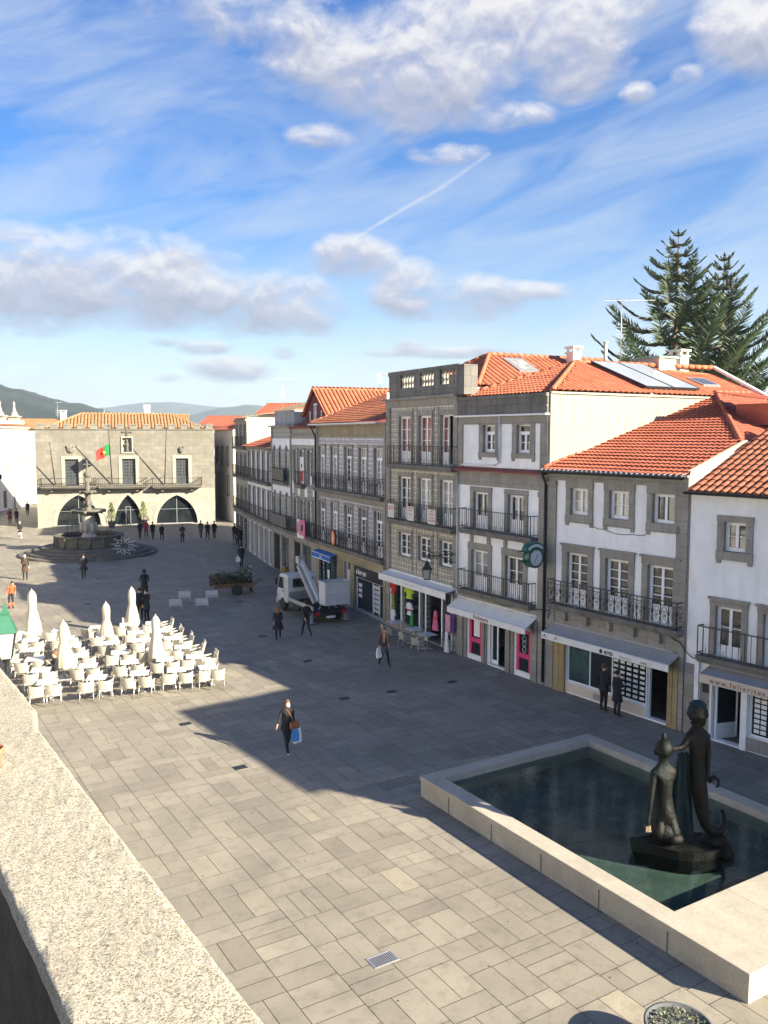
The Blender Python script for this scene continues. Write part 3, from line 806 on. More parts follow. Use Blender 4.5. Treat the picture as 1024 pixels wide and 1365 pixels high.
    ridge(rf, Vector((L,.15,11.78)), ap+Vector((0,0,.05))); ridge(rf, ap+Vector((0,0,.05)), bk+Vector((0,0,.05))); ridge(rf, (0,.15,11.75), ap)
    ro = rf.build('roof', [M['tile_new'], M['tile_valley']], r)
    vg = MB(); vg.bar(bk+Vector((.0,.05,.08)), (L+.1,13.65,11.78), .22, .12); vg.build('verge_coping', M['rooftrim'], ro)
    def onroof(y, f):  # point on near slope: y along the eave, f = fraction up
        return Vector((L+.06-4.1*f, y, 11.70+1.62*f))
    nrm = U.cross(vv); nrm = nrm if nrm.z > 0 else -nrm
    sk = MB()
    A, B, Cc, D_ = onroof(10.4,.28), onroof(11.6,.28), onroof(11.6,.52), onroof(10.4,.52)
    o1 = nrm*.19
    sk.add([p+o1 for p in (A,B,Cc,D_)]+[A,B,Cc,D_], [(0,1,2,3),(0,4,5,1),(1,5,6,2),(2,6,7,3),(3,7,4,0)])
    s = sk.build('skylight', M['steel'], r); g = MB()
    g.add([p+nrm*.20 for p in (A.lerp(Cc,.1), B.lerp(D_,.1), Cc.lerp(A,.1), D_.lerp(B,.1))], [(0,1,2,3)]); g.build('pane', M['glass'], s)
    # solar collectors
    sp = MB()
    for y0 in (5.7, 7.45):
        pts = [onroof(y0,.10), onroof(y0+1.7,.10), onroof(y0+1.7,.90), onroof(y0,.90)]
        a0 = nrm*.14; a1 = nrm*.24
        sp.add([p+a0 for p in pts]+[p+a1 for p in pts], [(3,2,1,0),(0,1,5,4),(1,2,6,5),(2,3,7,6),(3,0,4,7)], 0)
        sp.add([p+a1 for p in pts], [(0,1,2,3)], 1)
        sp.bar(pts[0]+a1, pts[1]+a1, .05, .03, 0); sp.bar(pts[2]+a1, pts[3]+a1, .05, .03, 0); sp.bar(pts[0]+a1, pts[3]+a1, .05, .03, 0); sp.bar(pts[1]+a1, pts[2]+a1, .05, .03, 0)
    sp.build('solar_collector', [M['iron'], M['solar']], r)
    chimney(r, 2.2, 11.9, 12.6, 13.85, .68, .6, M['plaster_old'])
    pb = MB(); pb.box(1.2,10.0,12.4,2.6,11.2,13.72); pb.build('roof_hut', M['plaster_cream'], r)
    pt = MB(); pt.box(1.1,9.9,13.72,2.7,11.3,13.80); pt.build('hut_roof', M['hut_green'], r)
    vp = MB(); vp.tube([(2.0,7.0,13.1),(2.0,7.0,14.3)], .08, 8); vp.lathe([(.13,0),(.13,.05)], 8, (2.0,7.0,14.3)); vp.build('vent_pipe', M['plaster_cream'], r)
    return r
M['cladding'] = surf('cream_corrugated_sheet', (.32,.295,.23), .08, .7, .6, streak=.2)
M['hut_green'] = plain('pale_green_sheet', (.25,.48,.38), .5)
# ------------------------------------------------------------------ balustraded tiled house
def house_d():
    r, L = house('tall narrow tiled house with stone balustrade on top and clothes shop below', NCD, NDE)
    cx = ((1.32,2.55),(3.30,4.50),(5.30,6.42)); holes = []
    holes += [rect(a, b, 8.58, 10.93) for a, b in cx]+[rect(a, b, 5.78, 7.93) for a, b in cx]+[rect(a, b, 3.88, 5.08) for a, b in cx]
    holes += [rect(.55,1.55,.45,2.7), rect(1.7,3.4,.45,2.7), rect(3.5,4.0,.45,2.7), rect(4.1,5.5,.05,2.7), rect(5.6,6.35,.45,2.7)]
    walls(r, L, 12, 11.75, holes, M['azul_sand'], M['plaster'], depth=.24, sideH=12.2)
    for i, (a, b) in enumerate(cx): window(r, a, b, 8.58, 10.93, rows=3, panel=.55, glass=M['glass_red'], open_leaf=(i == 2), sur=(.1,.22,0,dict(proud=.03)))
    for a, b in cx: window(r, a, b, 5.78, 7.93, rows=3, panel=.5, sur=(.1,.2,0,dict(proud=.03)))
    for a, b in cx: window(r, a, b, 3.88, 5.08, rows=3, glass=M['glass'], sur=(.1,.12,.1,dict(proud=.03)))
    t = MB(); t.box(.03,-.07,0,.42,.03,11.4); t.box(6.52,-.07,2.95,6.83,.03,11.4)
    t.box(.03,-.09,11.4,L-.03,.03,11.72); t.box(0,-.28,11.72,L+.05,.1,11.84)
    for z in (8.28, 5.45): t.box(.42,-.035,z,6.52,.02,z+.1)
    for x in (2.93, 4.9):                                             # raised tile strips between the windows
        for z0, z1 in ((3.2,5.4),(5.95,8.2),(8.7,11.3)): t.box(x-.22,-.025,z0,x-.17,.02,z1); t.box(x+.17,-.025,z0,x+.22,.02,z1)
    t.split('stone_trim', M['granite'], r, .02)
    b = MB(); b.box(.5,-.14,11.84,7.0,.16,12.32)
    for x0, x1 in ((.5,1.68),(3.03,3.6),(4.9,5.44),(6.78,7.02)): b.box(x0,-.14,12.32,x1,.16,12.97)
    b.box(.46,-.18,12.97,7.06,.2,13.17); b.box(6.84,-.16,11.8,7.5,.55,13.12)
    o = b.build('roof_parapet', M['granite_dark'], r)
    q = MB()
    for x0, x1 in ((1.68,3.03),(3.6,4.9),(5.44,6.78)):
        for k in range(5):
            x = x0+(x1-x0)*(k+.5)/5
            q.lathe([(.075,0),(.075,.05),(.05,.07),(.10,.22),(.085,.32),(.045,.47),(.055,.55),(.08,.58),(.08,.65)], 8, (x, .0, 12.32))
    q.split('baluster', M['hall_lower'], o, .001)
    balcony(r, .72, 6.84, 8.56, .42, .92, corb=0, gap=.16); bl = balcony(r, .72, 6.84, 5.76, .42, .92, corb=0, gap=.16)
    a = awning(r, .25, 6.8, 3.0, 2.86, .32, .62, M['awn_white'])
    mk = MB()
    for k in range(9):
        if k != 4: mk.box(2.9+k*.13,-.637,2.66,2.97+k*.13,-.633,2.73+.03*(k % 3 == 0))
    mk.split('lettering', M['ink_grey'], a, .001)
    f = MB()
    for x in (.45,1.55,3.4,4.0,5.5,6.35): f.box(x,-.03,.0,x+.1,.2,2.7)
    f.box(.45,.1,2.6,6.45,.2,2.7)
    s = f.build('shop_window', M['winpaint'], r)
    g = MB()
    for x0, x1 in ((.6,1.5),(1.75,3.35),(3.55,3.95),(5.65,6.3)): g.box(x0,.14,.45,x1,.145,2.6)
    g.split('pane', M['glass_shop'], s)
    st = MB()
    for x0, x1 in ((.55,1.55),(1.65,3.4),(3.5,4.0),(5.6,6.35)): st.box(x0,-.06,0,x1,.06,.44)
    st.split('stall_riser', M['granite'], r)
    rf = MB(); U = Vector((0,1,0)); vv = Vector((-1,0,.5)).normalized(); k = 1/abs(vv.x)
    slope(rf, (L+.15,.9,12.2), U, vv, [(0,0),(10.8,0),(10.8,3.6*k),(3.1,3.6*k)], .33, .42, .12, .004, spp=8, chan=True)
    up = Vector((0,1,.58)).normalized(); ku = 1/up.y
    slope(rf, (0,.9,12.2), (1,0,0), up, [(0,0),(L+.15,0),(3.5,3.1*ku)], .235, .4, .045, .03)
    w2 = Vector((1,0,.52)).normalized(); slope(rf, (0,.9,12.2), (0,1,0), w2, [(0,0),(10.8,0),(10.8,3.9),(3.1,3.9)], .235, .4, .045, .02)
    ap = Vector((3.4,4.0,14.05)); ridge(rf, (L+.1,.95,12.28), ap); ridge(rf, ap, (3.4,11.7,14.05)); ridge(rf, (0,.95,12.28), ap)
    ro = rf.build('roof', [M['tile_new'], M['tile_valley']], r)
    nrm = U.cross(vv); nrm = nrm if nrm.z > 0 else -nrm
    def on(y, f): return Vector((L+.15-3.6*f, y, 12.2+1.8*f))
    sk = MB(); P = [on(4.3,.42),on(5.5,.42),on(5.5,.82),on(4.3,.82)]
    sk.add([p+nrm*.19 for p in P]+P, [(0,1,2,3),(0,4,5,1),(1,5,6,2),(2,6,7,3),(3,7,4,0)])
    s = sk.build('skylight', M['steel'], r); g = MB(); g.add([p+nrm*.20 for p in (P[0].lerp(P[2],.12),P[1].lerp(P[3],.12),P[2].lerp(P[0],.12),P[3].lerp(P[1],.12))], [(0,1,2,3)]); g.build('pane', M['glass_curtain'], s)
    chimney(r, 4.4, 8.6, 13.0, 14.2, .55, .5, M['plaster_old'])
    return r, bl
M['glass_red'] = glass_mat('red_window_glass', (.30,.10,.09))  # reddish base colour for the top floor panes
M['glass_red'].node_tree.nodes['Principled BSDF'].inputs['Roughness'].default_value = .12
# ------------------------------------------------------------------ five bay blue patterned house
def house_c():
    r, L = house('five bay house clad in grey blue patterned tiles with two long iron balconies', NBC, NCD)
    cx = ((.42,1.52),(2.50,3.62),(4.72,5.84),(6.85,7.96),(8.94,10.06)); holes = []
    holes += [rect(a, b, 6.72, 9.30) for a, b in cx]+[rect(a, b, 3.42, 5.92) for a, b in cx]
    holes += [rect(.45,1.0,.05,2.45), rect(1.15,3.5,.05,2.45), rect(4.72,5.58,.05,2.6), rect(6.25,10.1,.18,1.95)]
    walls(r, L, 12, 10.6, holes, M['azul_blue'], M['plaster_old'], depth=.24)
    for i, (a, b) in enumerate(cx):
        window(r, a, b, 6.72, 9.30, rows=4, panel=.55, transom=.5, tbars=3, glass=M['glass_curtain'] if i != 2 else M['glass'], sur=(.14,.18,0,dict(proud=.035)))
        window(r, a, b, 3.42, 5.92, rows=4, panel=.5, transom=.5, tbars=3, glass=M['glass'] if i in (0, 3) else None, sur=(.14,.18,0,dict(proud=.035)), open_leaf=(i == 3))
    t = MB(); t.box(.03,-.08,2.9,.36,.03,10.55); t.box(10.24,-.08,2.9,10.5,.03,10.55)
    t.box(.0,-.14,10.55,L,.03,10.66); t.box(.36,-.03,5.98+.2,10.24,.02,6.5)
    t.split('stone_trim', M['granite'], r, .02)
    t = MB(); t.box(.36,-.03,9.88,10.24,.03,10.55); t.build('frieze', M['granite_frieze'], r)
    c = MB(); c.box(0,-.22,2.92,L,.03,3.16); c.box(.03,-.06,2.62,L-.03,.02,2.92)
    for x0, x1 in ((.03,.43),(3.55,4.70),(5.60,6.20),(10.15,10.5)): c.box(x0,-.06,0,x1,.03,2.615)
    c.build('ground_floor_stone', M['granite_frieze'], r)
    balcony(r, .1, 10.42, 6.74, .36, .96, 'scroll', corb=0); balcony(r, .1, 10.42, 3.42, .36, .95, 'scroll', corb=0)
    sg = MB(); sg.box(6.22,-.05,1.98,10.12,.02,2.58); s = sg.build('shop_fascia', M['black'], r)
    text('a bur gus', 'lettering', .42, M['ink_white'], s, (6.5,-.055,2.16), spacing=.92, bold=.008)
    f = MB(); f.box(6.25,.08,1.9,10.1,.18,1.97)
    for x in (6.25,8.5,9.35,10.02): f.box(x,.08,.18,x+.08,.18,1.9)
    f.box(6.25,.06,.10,10.1,.2,.18)
    s = f.build('shop_window', M['winpaint'], r); g = MB(); g.box(6.3,.12,.18,10.05,.125,1.9); g.build('pane', M['glass_shop'], s)
    g = MB()
    for i in range(3):
        for j in range(6): g.box(8.62+i*.23,.108,.3+j*.26,8.80+i*.23,.116,.5+j*.26)
    for j in range(3): g.box(6.5,.108,.8+j*.3,6.95,.116,1.0+j*.3)
    g.split('display_card', M['paper'], s, .25)
    d = MB(); d.box(4.72,.1,.05,4.82,.2,2.6); d.box(5.48,.1,.05,5.58,.2,2.6); d.box(4.82,.08,2.05,5.48,.2,2.14); d.box(4.82,.12,.05,5.12,.17,2.05)
    d.build('street_door', M['plaster_old'], r)
    a = awning(r, .40, 3.6, 2.88, 2.72, .34, .5, M['awn_blue'])
    w = MB(); 
    for x0, x1 in ((.40,3.6),): w.box(x0,-.52,2.70,x1,-.514,2.74); w.box(x0,-.52,2.38,x1,-.514,2.42)
    w.build('valance_border', M['ink_white'], a)
    text('SOL', 'lettering', .24, M['ink_white'], a, (1.75,-.52,2.47), shear=.2)
    f = MB()
    for x in (.45,.95,1.15,2.0,2.75,3.45): f.box(x,.06,.05,x+.06,.16,2.45)
    s = f.build('shop_window', M['iron'], r); g = MB(); g.box(1.2,.11,.05,3.45,.115,2.45); g.build('pane', M['glass_green'], s)
    g = MB(); g.box(1.55,.098,1.1,2.0,.106,1.65); g.split('display_card', M['paper'], s, .25)
    rf = MB(); up = Vector((0,1,.37)).normalized()
    slope(rf, (0,-.42,10.72), (1,0,0), up, [(-.15,0),(10.6,0),(10.6,6.2),(-.05,6.2)], .23, .36, .036, .045)
    ridge(rf, (-.1,5.4,12.9), (10.6,5.4,12.9)); ridge(rf, (-.12,-.4,10.78), (-.05,5.4,12.9), .07)
    rf.build('roof', M['tile_old'], r)
    gutter(r, -.1, 10.4, -.5, 10.68, M['rooftrim'])
    pipe(r, [(.05,-.45,10.6),(.05,-.3,10.3),(.1,-.13,9.9),(.1,-.13,3.2)], .05, M['iron'])
    os_ = MB(); os_.lathe([(.0,0),(.34,.0),(.34,.06),(.0,.06)], 20, sx=1)
    return r
# ------------------------------------------------------------------ far end of the row
def arched(x0, x1, z0, z1, n=6):
    c = (x0+x1)/2; ra = (x1-x0)/2; zs = z1-ra
    return [(x0,z0),(x1,z0)]+[(c+ra*math.cos(PI*k/n), zs+ra*math.sin(PI*k/n)) for k in range(n+1)]
def house_b1():
    r, L = house('narrow grey house with maroon gabled dormer and pink balcony banner', NB1, NBC)
    cx = ((.55,1.45),(2.0,2.95),(3.6,4.55)); holes = [rect(a, b, 6.75, 9.0) for a, b in cx]+[rect(a, b, 3.45, 5.7) for a, b in cx]+[rect(.6,2.0,.05,2.7),rect(2.5,4.3,.05,2.7)]
    walls(r, L, 12, 10.4, holes, M['azul_grey'], M['plaster_old'])
    for a, b in cx: window(r, a, b, 6.75, 9.0, rows=4, panel=.5, sur=(.1,.15,0)); window(r, a, b, 3.45, 5.7, rows=4, panel=.5, sur=(.1,.15,0))
    t = MB(); t.box(.1,-.04,9.35,L-.1,.02,9.75); t.box(.25,-.04,6.05,.5,.02,6.9); t.box(4.7,-.04,6.05,5.0,.02,6.9); t.box(1.5,-.04,5.95,2.0,.02,6.6); t.box(3.0,-.04,5.95,3.55,.02,6.6); t.split('white_panel', M['plaster'], r)
    t = MB(); t.box(0,-.2,2.9,L,.03,3.16)
    for x0, x1 in ((.02,.58),(2.02,2.48),(4.32,L-.02)): t.box(x0,-.06,0,x1,.03,2.9)
    t.box(0,-.12,9.95,L,.03,10.1); t.split('stone_trim', M['granite'], r, .02)
    le = MB(); le.box(0,-.25,10.4,L,.05,10.5); le.build('red_ledge', M['redtrim'], r)
    balcony(r, 1.7, 3.3, 6.70, .36, .9, gap=.14); balcony(r, .1, 5.3, 3.42, .36, .95, gap=.14)
    rf = MB(); up = Vector((0,1,.37)).normalized(); slope(rf, (0,-.2,10.48), (1,0,0), up, [(0,0),(L,0),(L,6),(0,6)], .24, .36, .036, .04)
    ro = rf.build('roof', M['tile_old'], r)
    # gabled dormer
    g = MB(); zc = 13.0; x0, x1, xm = .55, 4.9, 2.6; yf = .9
    g.panel([(x0,10.6),(x1,10.6),(x1,11.35),(xm,zc),(x0,11.35)], [rect(2.0,2.9,10.9,12.1), rect(1.15,1.55,10.95,11.6), rect(3.5,3.9,10.95,11.6)], yf, .15)
    g.quad((x0,yf,10.5),(x0,11,10.5),(x0,11,11.35),(x0,yf,11.35)); g.quad((x1,yf,10.5),(x1,11,10.5),(x1,11,11.35),(x1,yf,11.35))
    d = g.build('gabled_dormer', M['maroon'], r)
    for a, b, c, e in ((2.0,2.9,10.9,12.1),(1.15,1.55,10.95,11.6),(3.5,3.9,10.95,11.6)):
        w = window(d, a, b, c, e, rows=2, y=yf+.05, leaves=2 if b-a > .6 else 1)
        for ch in list(w.children):
            ch.parent = d
    dr = MB(); s1 = Vector((xm-x1-.35,0,zc-11.2)).normalized(); ln = Vector((xm-x1-.35,0,zc-11.2)).length
    slope(dr, (x1+.35,yf-.25,11.22), (0,1,0), s1, [(0,0),(10.5,0),(10.5,ln),(0,ln)], .29, .42, .10, .012, spp=8, chan=True)
    s2 = Vector((xm-x0+.35,0,zc-11.2)).normalized()
    slope(dr, (x0-.35,yf-.25,11.22), (0,1,0), s2, [(0,0),(10.5,0),(10.5,ln),(0,ln)], .29, .42, .10, .012, spp=8, chan=True)
    ridge(dr, (xm,yf-.25,zc+.04), (xm,11,zc+.04))
    dr.build('dormer_roof', [M['tile_new'], M['tile_valley']], d)
    return r
def house_b2():
    r, L = house('grey tiled house with round headed windows and solid dark balcony', NB2, NB1)
    cx = ((.5,1.3),(2.1,2.95),(3.8,4.65)); holes = []
    for a, b in cx: holes += [arched(a, b, 6.75, 9.2), arched(a, b, 3.45, 5.9)]
    holes += [rect(.6,2.3,.05,2.7),rect(2.9,4.8,.05,2.7)]
    walls(r, L, 12, 10.6, holes, M['azul_grey'], M['plaster_old'])
    for a, b in cx:
        for z in (6.75, 3.45): window(r, a, b, z, z+2.03, rows=4, panel=.5)
    fl = MB(); 
    for a, b in cx:
        for z in (6.75, 3.45):
            c = (a+b)/2; ra = (b-a)/2
            for k in range(8):
                q0 = PI*k/8; q1 = PI*(k+1)/8
                fl.bar((c+ra*math.cos(q0),.13,z+2.03+ra*.95*math.sin(q0)),(c+ra*math.cos(q1),.13,z+2.03+ra*.95*math.sin(q1)),.05,.06)
            fl.bar((c,.15,z+2.03),(c,.15,z+2.4),.04,.04)
    fl.build('fanlight', M['winpaint'], r)
    g = MB()
    for a, b in cx:
        for z in (6.75, 3.45): g.xz(arched(a+.02,b-.02,z+2.0,z+2.44), .16, .17)
    g.build('pane', M['glass'], r)
    p = MB(); p.panel(rect(.25,L-.25,9.0,9.75), [arched(a-.12,b+.12,8.7,9.32) for a, b in cx], -.03, .03); p.panel(rect(.25,L-.25,5.75,6.35), [arched(a-.12,b+.12,5.5,6.02) for a, b in cx], -.03, .03)
    p.split('white_panel', M['plaster'], r)
    t = MB(); t.box(0,-.2,2.9,L,.03,3.16)
    for x0, x1 in ((.02,.58),(2.32,2.88),(4.82,L-.02)): t.box(x0,-.06,0,x1,.03,2.9)
    t.box(0,-.3,10.6,L,.05,10.72); t.box(.02,-.06,3.2,.3,.02,10.6); t.box(L-.3,-.06,3.2,L-.02,.02,10.6)
    t.split('stone_trim', M['granite'], r, .02)
    b = balcony(r, 1.2, 4.6, 6.72, .36, .95, gap=.1); s = MB(); s.box(1.25,-.35,6.8,4.55,-.34,7.6); s.build('balcony_screen', M['iron'], b)
    b = balcony(r, .1, 5.4, 3.42, .36, .95, gap=.14); s = MB(); s.box(.4,-.35,3.5,5.1,-.34,4.3); s.build('balcony_screen', M['granite_dark'], b)
    at = MB(); at.box(.05,.25,10.72,L-.05,6,11.75); at.build('attic_wall', M['plaster_grey'], r)
    rf = MB(); slope(rf, (0,.05,11.75), (1,0,0), Vector((0,1,.25)), [(-.1,0),(L+.1,0),(L+.1,5.5),(-.1,5.5)], .24, .36, .04, .04); rf.build('roof', M['tile_pale'], r)
    return r
def simple_row(label, P0, P1, H, n, floors, wall, roofm, name='house', ground='granite', roof_rise=.37, side=None, roof_len=5, bal=True, depth=11, over=.45, top=2.2):
    r, L = house(label, P0, P1, name); holes = []
    w = L/n; xs = [(w*(i+.5)-.48, w*(i+.5)+.48) for i in range(n)]
    for z in floors: holes += [rect(a, b, z, z+top) for a, b in xs]
    holes += [rect(w*i+.35, w*(i+1)-.35, .05, 2.7) for i in range(n)]
    walls(r, L, depth, H, holes, wall, side or M['plaster_old'])
    for z in floors:
        for a, b in xs: window(r, a, b, z, z+top, rows=4, panel=.5, sur=(.14,.16,0))
        if bal: balcony(r, .1, L-.1, z-.03, .34, .92, gap=.2)
    t = MB(); t.box(0,-.2,2.88,L,.03,3.12); t.box(0,-.15,H-.3,L,.03,H-.1)
    for i in range(n+1): t.box(max(.02, w*i-.33), -.06, 0, min(L-.02, w*i+.33), .03, 2.88)
    t.split('stone_trim', M[ground], r, .02)
    g = MB()
    for i in range(n): g.box(w*i+.35,.15,.05,w*(i+1)-.35,.155,2.7)
    g.build('shop_glass', M['glass_shop'], r)
    rf = MB(); slope(rf, (0,-over,H-.05), (1,0,0), Vector((0,1,roof_rise)), [(-.1,0),(L+.1,0),(L+.1,roof_len),(-.1,roof_len)], .26, .4, .045, .04)
    rf.build('roof', roofm, r)
    return r, L
hF = house_f(); hG = house_g(); hE = house_e(); hD, balD = house_d(); hC = house_c(); hB1 = house_b1(); hB2 = house_b2()
hA1, LA1 = simple_row('low white house with red tiled roof and long iron balcony beyond the arched window house', NA1, NB2, 9.1, 5, (3.45, 6.4), M['plaster'], M['tile_red'], roof_rise=.33, roof_len=4.5)
hA2, LA2 = simple_row('taller cream house with pale roof and sunlit flank over the low red roof', NA2, NA1, 11.5, 3, (3.45, 6.4, 9.0), M['azul_grey'], M['tile_pale'], side=M['plaster_cream'], roof_rise=.16, roof_len=6, top=1.9, depth=15)
fw = MB(); fw.quad((LA2-.01,.3,9.0),(LA2-.01,9,9.0),(LA2-.01,9,11.4),(LA2-.01,.3,11.4)); o = fw.build('flank_wall', M['plaster_cream'], hA2)
window(hA2, 1.0, 1.8, 9.0, 10.4)

# houses closing the alley right of the hall
def block(label, P0, P1, H, depth, wall, roofm, wins=(), rise=.3, roof_len=5, name='house', chim=None, side=None):
    r, L = house(label, P0, P1, name)
    walls(r, L, depth, H, [rect(*w) for w in wins], wall, side or wall)
    for w in wins: window(r, *w, rows=2, glass=M['glass'], sur=(.12,.12,.12))
    rf = MB(); slope(rf, (0,-.4,H), (1,0,0), Vector((0,1,rise)), [(-.2,0),(L+.2,0),(L+.2,roof_len),(-.2,roof_len)], .26, .4, .05, .03)
    pk = -.4+roof_len/math.sqrt(1+rise*rise); zk = H+rise*(pk+.4)
    slope(rf, (0,2*pk+.4,H), (1,0,0), Vector((0,-1,rise)), [(-.2,0),(L+.2,0),(L+.2,roof_len),(-.2,roof_len)], .26, .4, .05, .03)
    ridge(rf, (-.2,pk,zk), (L+.2,pk,zk))
    g = MB(); g.add([(.03,0,H),(.03,pk,zk-.06),(.03,2*pk,H)], [(0,1,2)]); g.add([(L-.03,0,H),(L-.03,pk,zk-.06),(L-.03,2*pk,H)], [(0,1,2)]); g.build('gable', wall, r)
    ro = rf.build('roof', roofm, r)
    if chim: chimney(r, chim[0], chim[1], zk-.6, zk+1.0, .8, .6)
    return r
block('white house across the alley right of the old stone hall', (18.0,124), (23.0,121.5), 11.2, 10, M['plaster'], M['tile_red'], [(1.0,2.2,8.2,10.2),(1.0,2.2,4.6,6.8)], roof_len=5.4)
block('grey beige house with bare flank between the alley and the white house', (17.6,108), (18.0,97.5), 10.6, 9, M['plaster_old'], M['tile_red'], [(1.2,2.2,6.5,8.6),(4.2,5.2,6.5,8.6),(7.2,8.2,6.5,8.6),(7.2,8.2,3.0,5.2)], side=M['plaster_cream'], roof_len=4.8)
block('cream house with hipped terracotta roof behind the row of balconies', (20.5,96), (27,92), 12.3, 9, M['plaster_cream'], M['tile_red'], [(1.0,2.0,9.4,11.2)], roof_len=4.6)
block('white house with flat chimney showing behind the hall roof', (9.0,128), (17.0,127), 11.6, 9, M['plaster'], M['tile_ochre'], [], chim=(2.2,3.5))
block('low orange roofed house behind the left end of the stone hall', (-8.5,135), (3.0,133), 10.9, 9, M['plaster_cream'], M['tile_ochre'], [], chim=(8,4))
# sunlit church side at far left
def left_house():
    r, L = house('bright white baroque building with two stone pinnacles at the left edge', (-16,100), (-4.75,133), 'church_building')
    holes = [rect(x, x+1.3, 5.2, 8.2) for x in (18.5,22.5,26.5,30.5)]+[rect(x, x+1.2, .3, 2.6) for x in (20,25.5)]
    walls(r, L, 9, 11.2, holes, M['plaster_old'], depth=.2)
    for x in (18.5,22.5,26.5,30.5):
        s = MB(); s.box(x+.03,.05,5.23,x+.64,.1,8.17); s.box(x+.66,.05,5.23,x+1.27,.1,8.17); s.build('shutter', M['cladding'], r)
    for x in (20,25.5):
        s = MB(); s.box(x,.1,.3,x+1.2,.16,2.6); s.build('door', M['wood'], r)
    t = MB()
    for x in (16.5,20.9,29,34.3): t.box(x,-.12,0,x+.4,.03,10.9)
    t.box(14,-.3,10.9,L,.05,11.25); t.build('pilaster', M['hall_lower'], r)
    rf = MB(); slope(rf, (0,-.45,11.25), (1,0,0), Vector((0,1,.35)), [(8,0),(L+.2,0),(L+.2,4.5),(8,4.5)], .28, .42, .05, .04); rf.build('roof', M['tile_red'], r)
    b = MB(); b.box(25.9,.25,11.2,34.2,1.5,12.0); b.build('belfry_base', M['plaster_old'], r)
    for x in (27.6, 32.4):
        p = MB(); p.box(x-.6,.3,12.0,x+.6,1.5,12.5); p.box(x-.75,.15,12.5,x+.75,1.65,12.66)
        p.lathe([(.6,0),(.5,.25),(.25,.7),(.30,.82),(.22,.95),(.12,1.45),(.2,1.6),(.18,1.75),(0.02,2.05)], 10, (x,.9,12.66)); p.build('pinnacle', M['hall_lower'], r)
    lp = MB(); lp.bar((22.4,-.1,5.0),(22.4,-1.0,5.0),.06,.06); lp.lathe([(.05,0),(.3,-.2),(.22,-.25),(.18,-.7)], 8, (22.4,-1.0,5.0)); lp.build('wall_lamp', M['iron'], r)
    return r
left_house()
# drain covers
def gz(u, v, z=0.):
    F_, R_, U_ = cam_axes; d = F_*1143.+R_*(u-512.)-U_*(v-682.5)
    t = (z-10.)/d.z; return Vector((0,0,10.))+d*t
_a = math.atan2(512-85, math.hypot(1143, 580-682.5)); _p = math.atan((580-682.5)/1143)
_F = Vector((math.sin(_a)*math.cos(_p), math.cos(_a)*math.cos(_p), math.sin(_p))); _R = Vector((math.cos(_a), -math.sin(_a), 0)); _U = _R.cross(_F)
cam_axes = (_F, _R, _U)
M['rimjoint'] = surf('mortar_joint', (.30,.265,.21), .2, 4, .9)
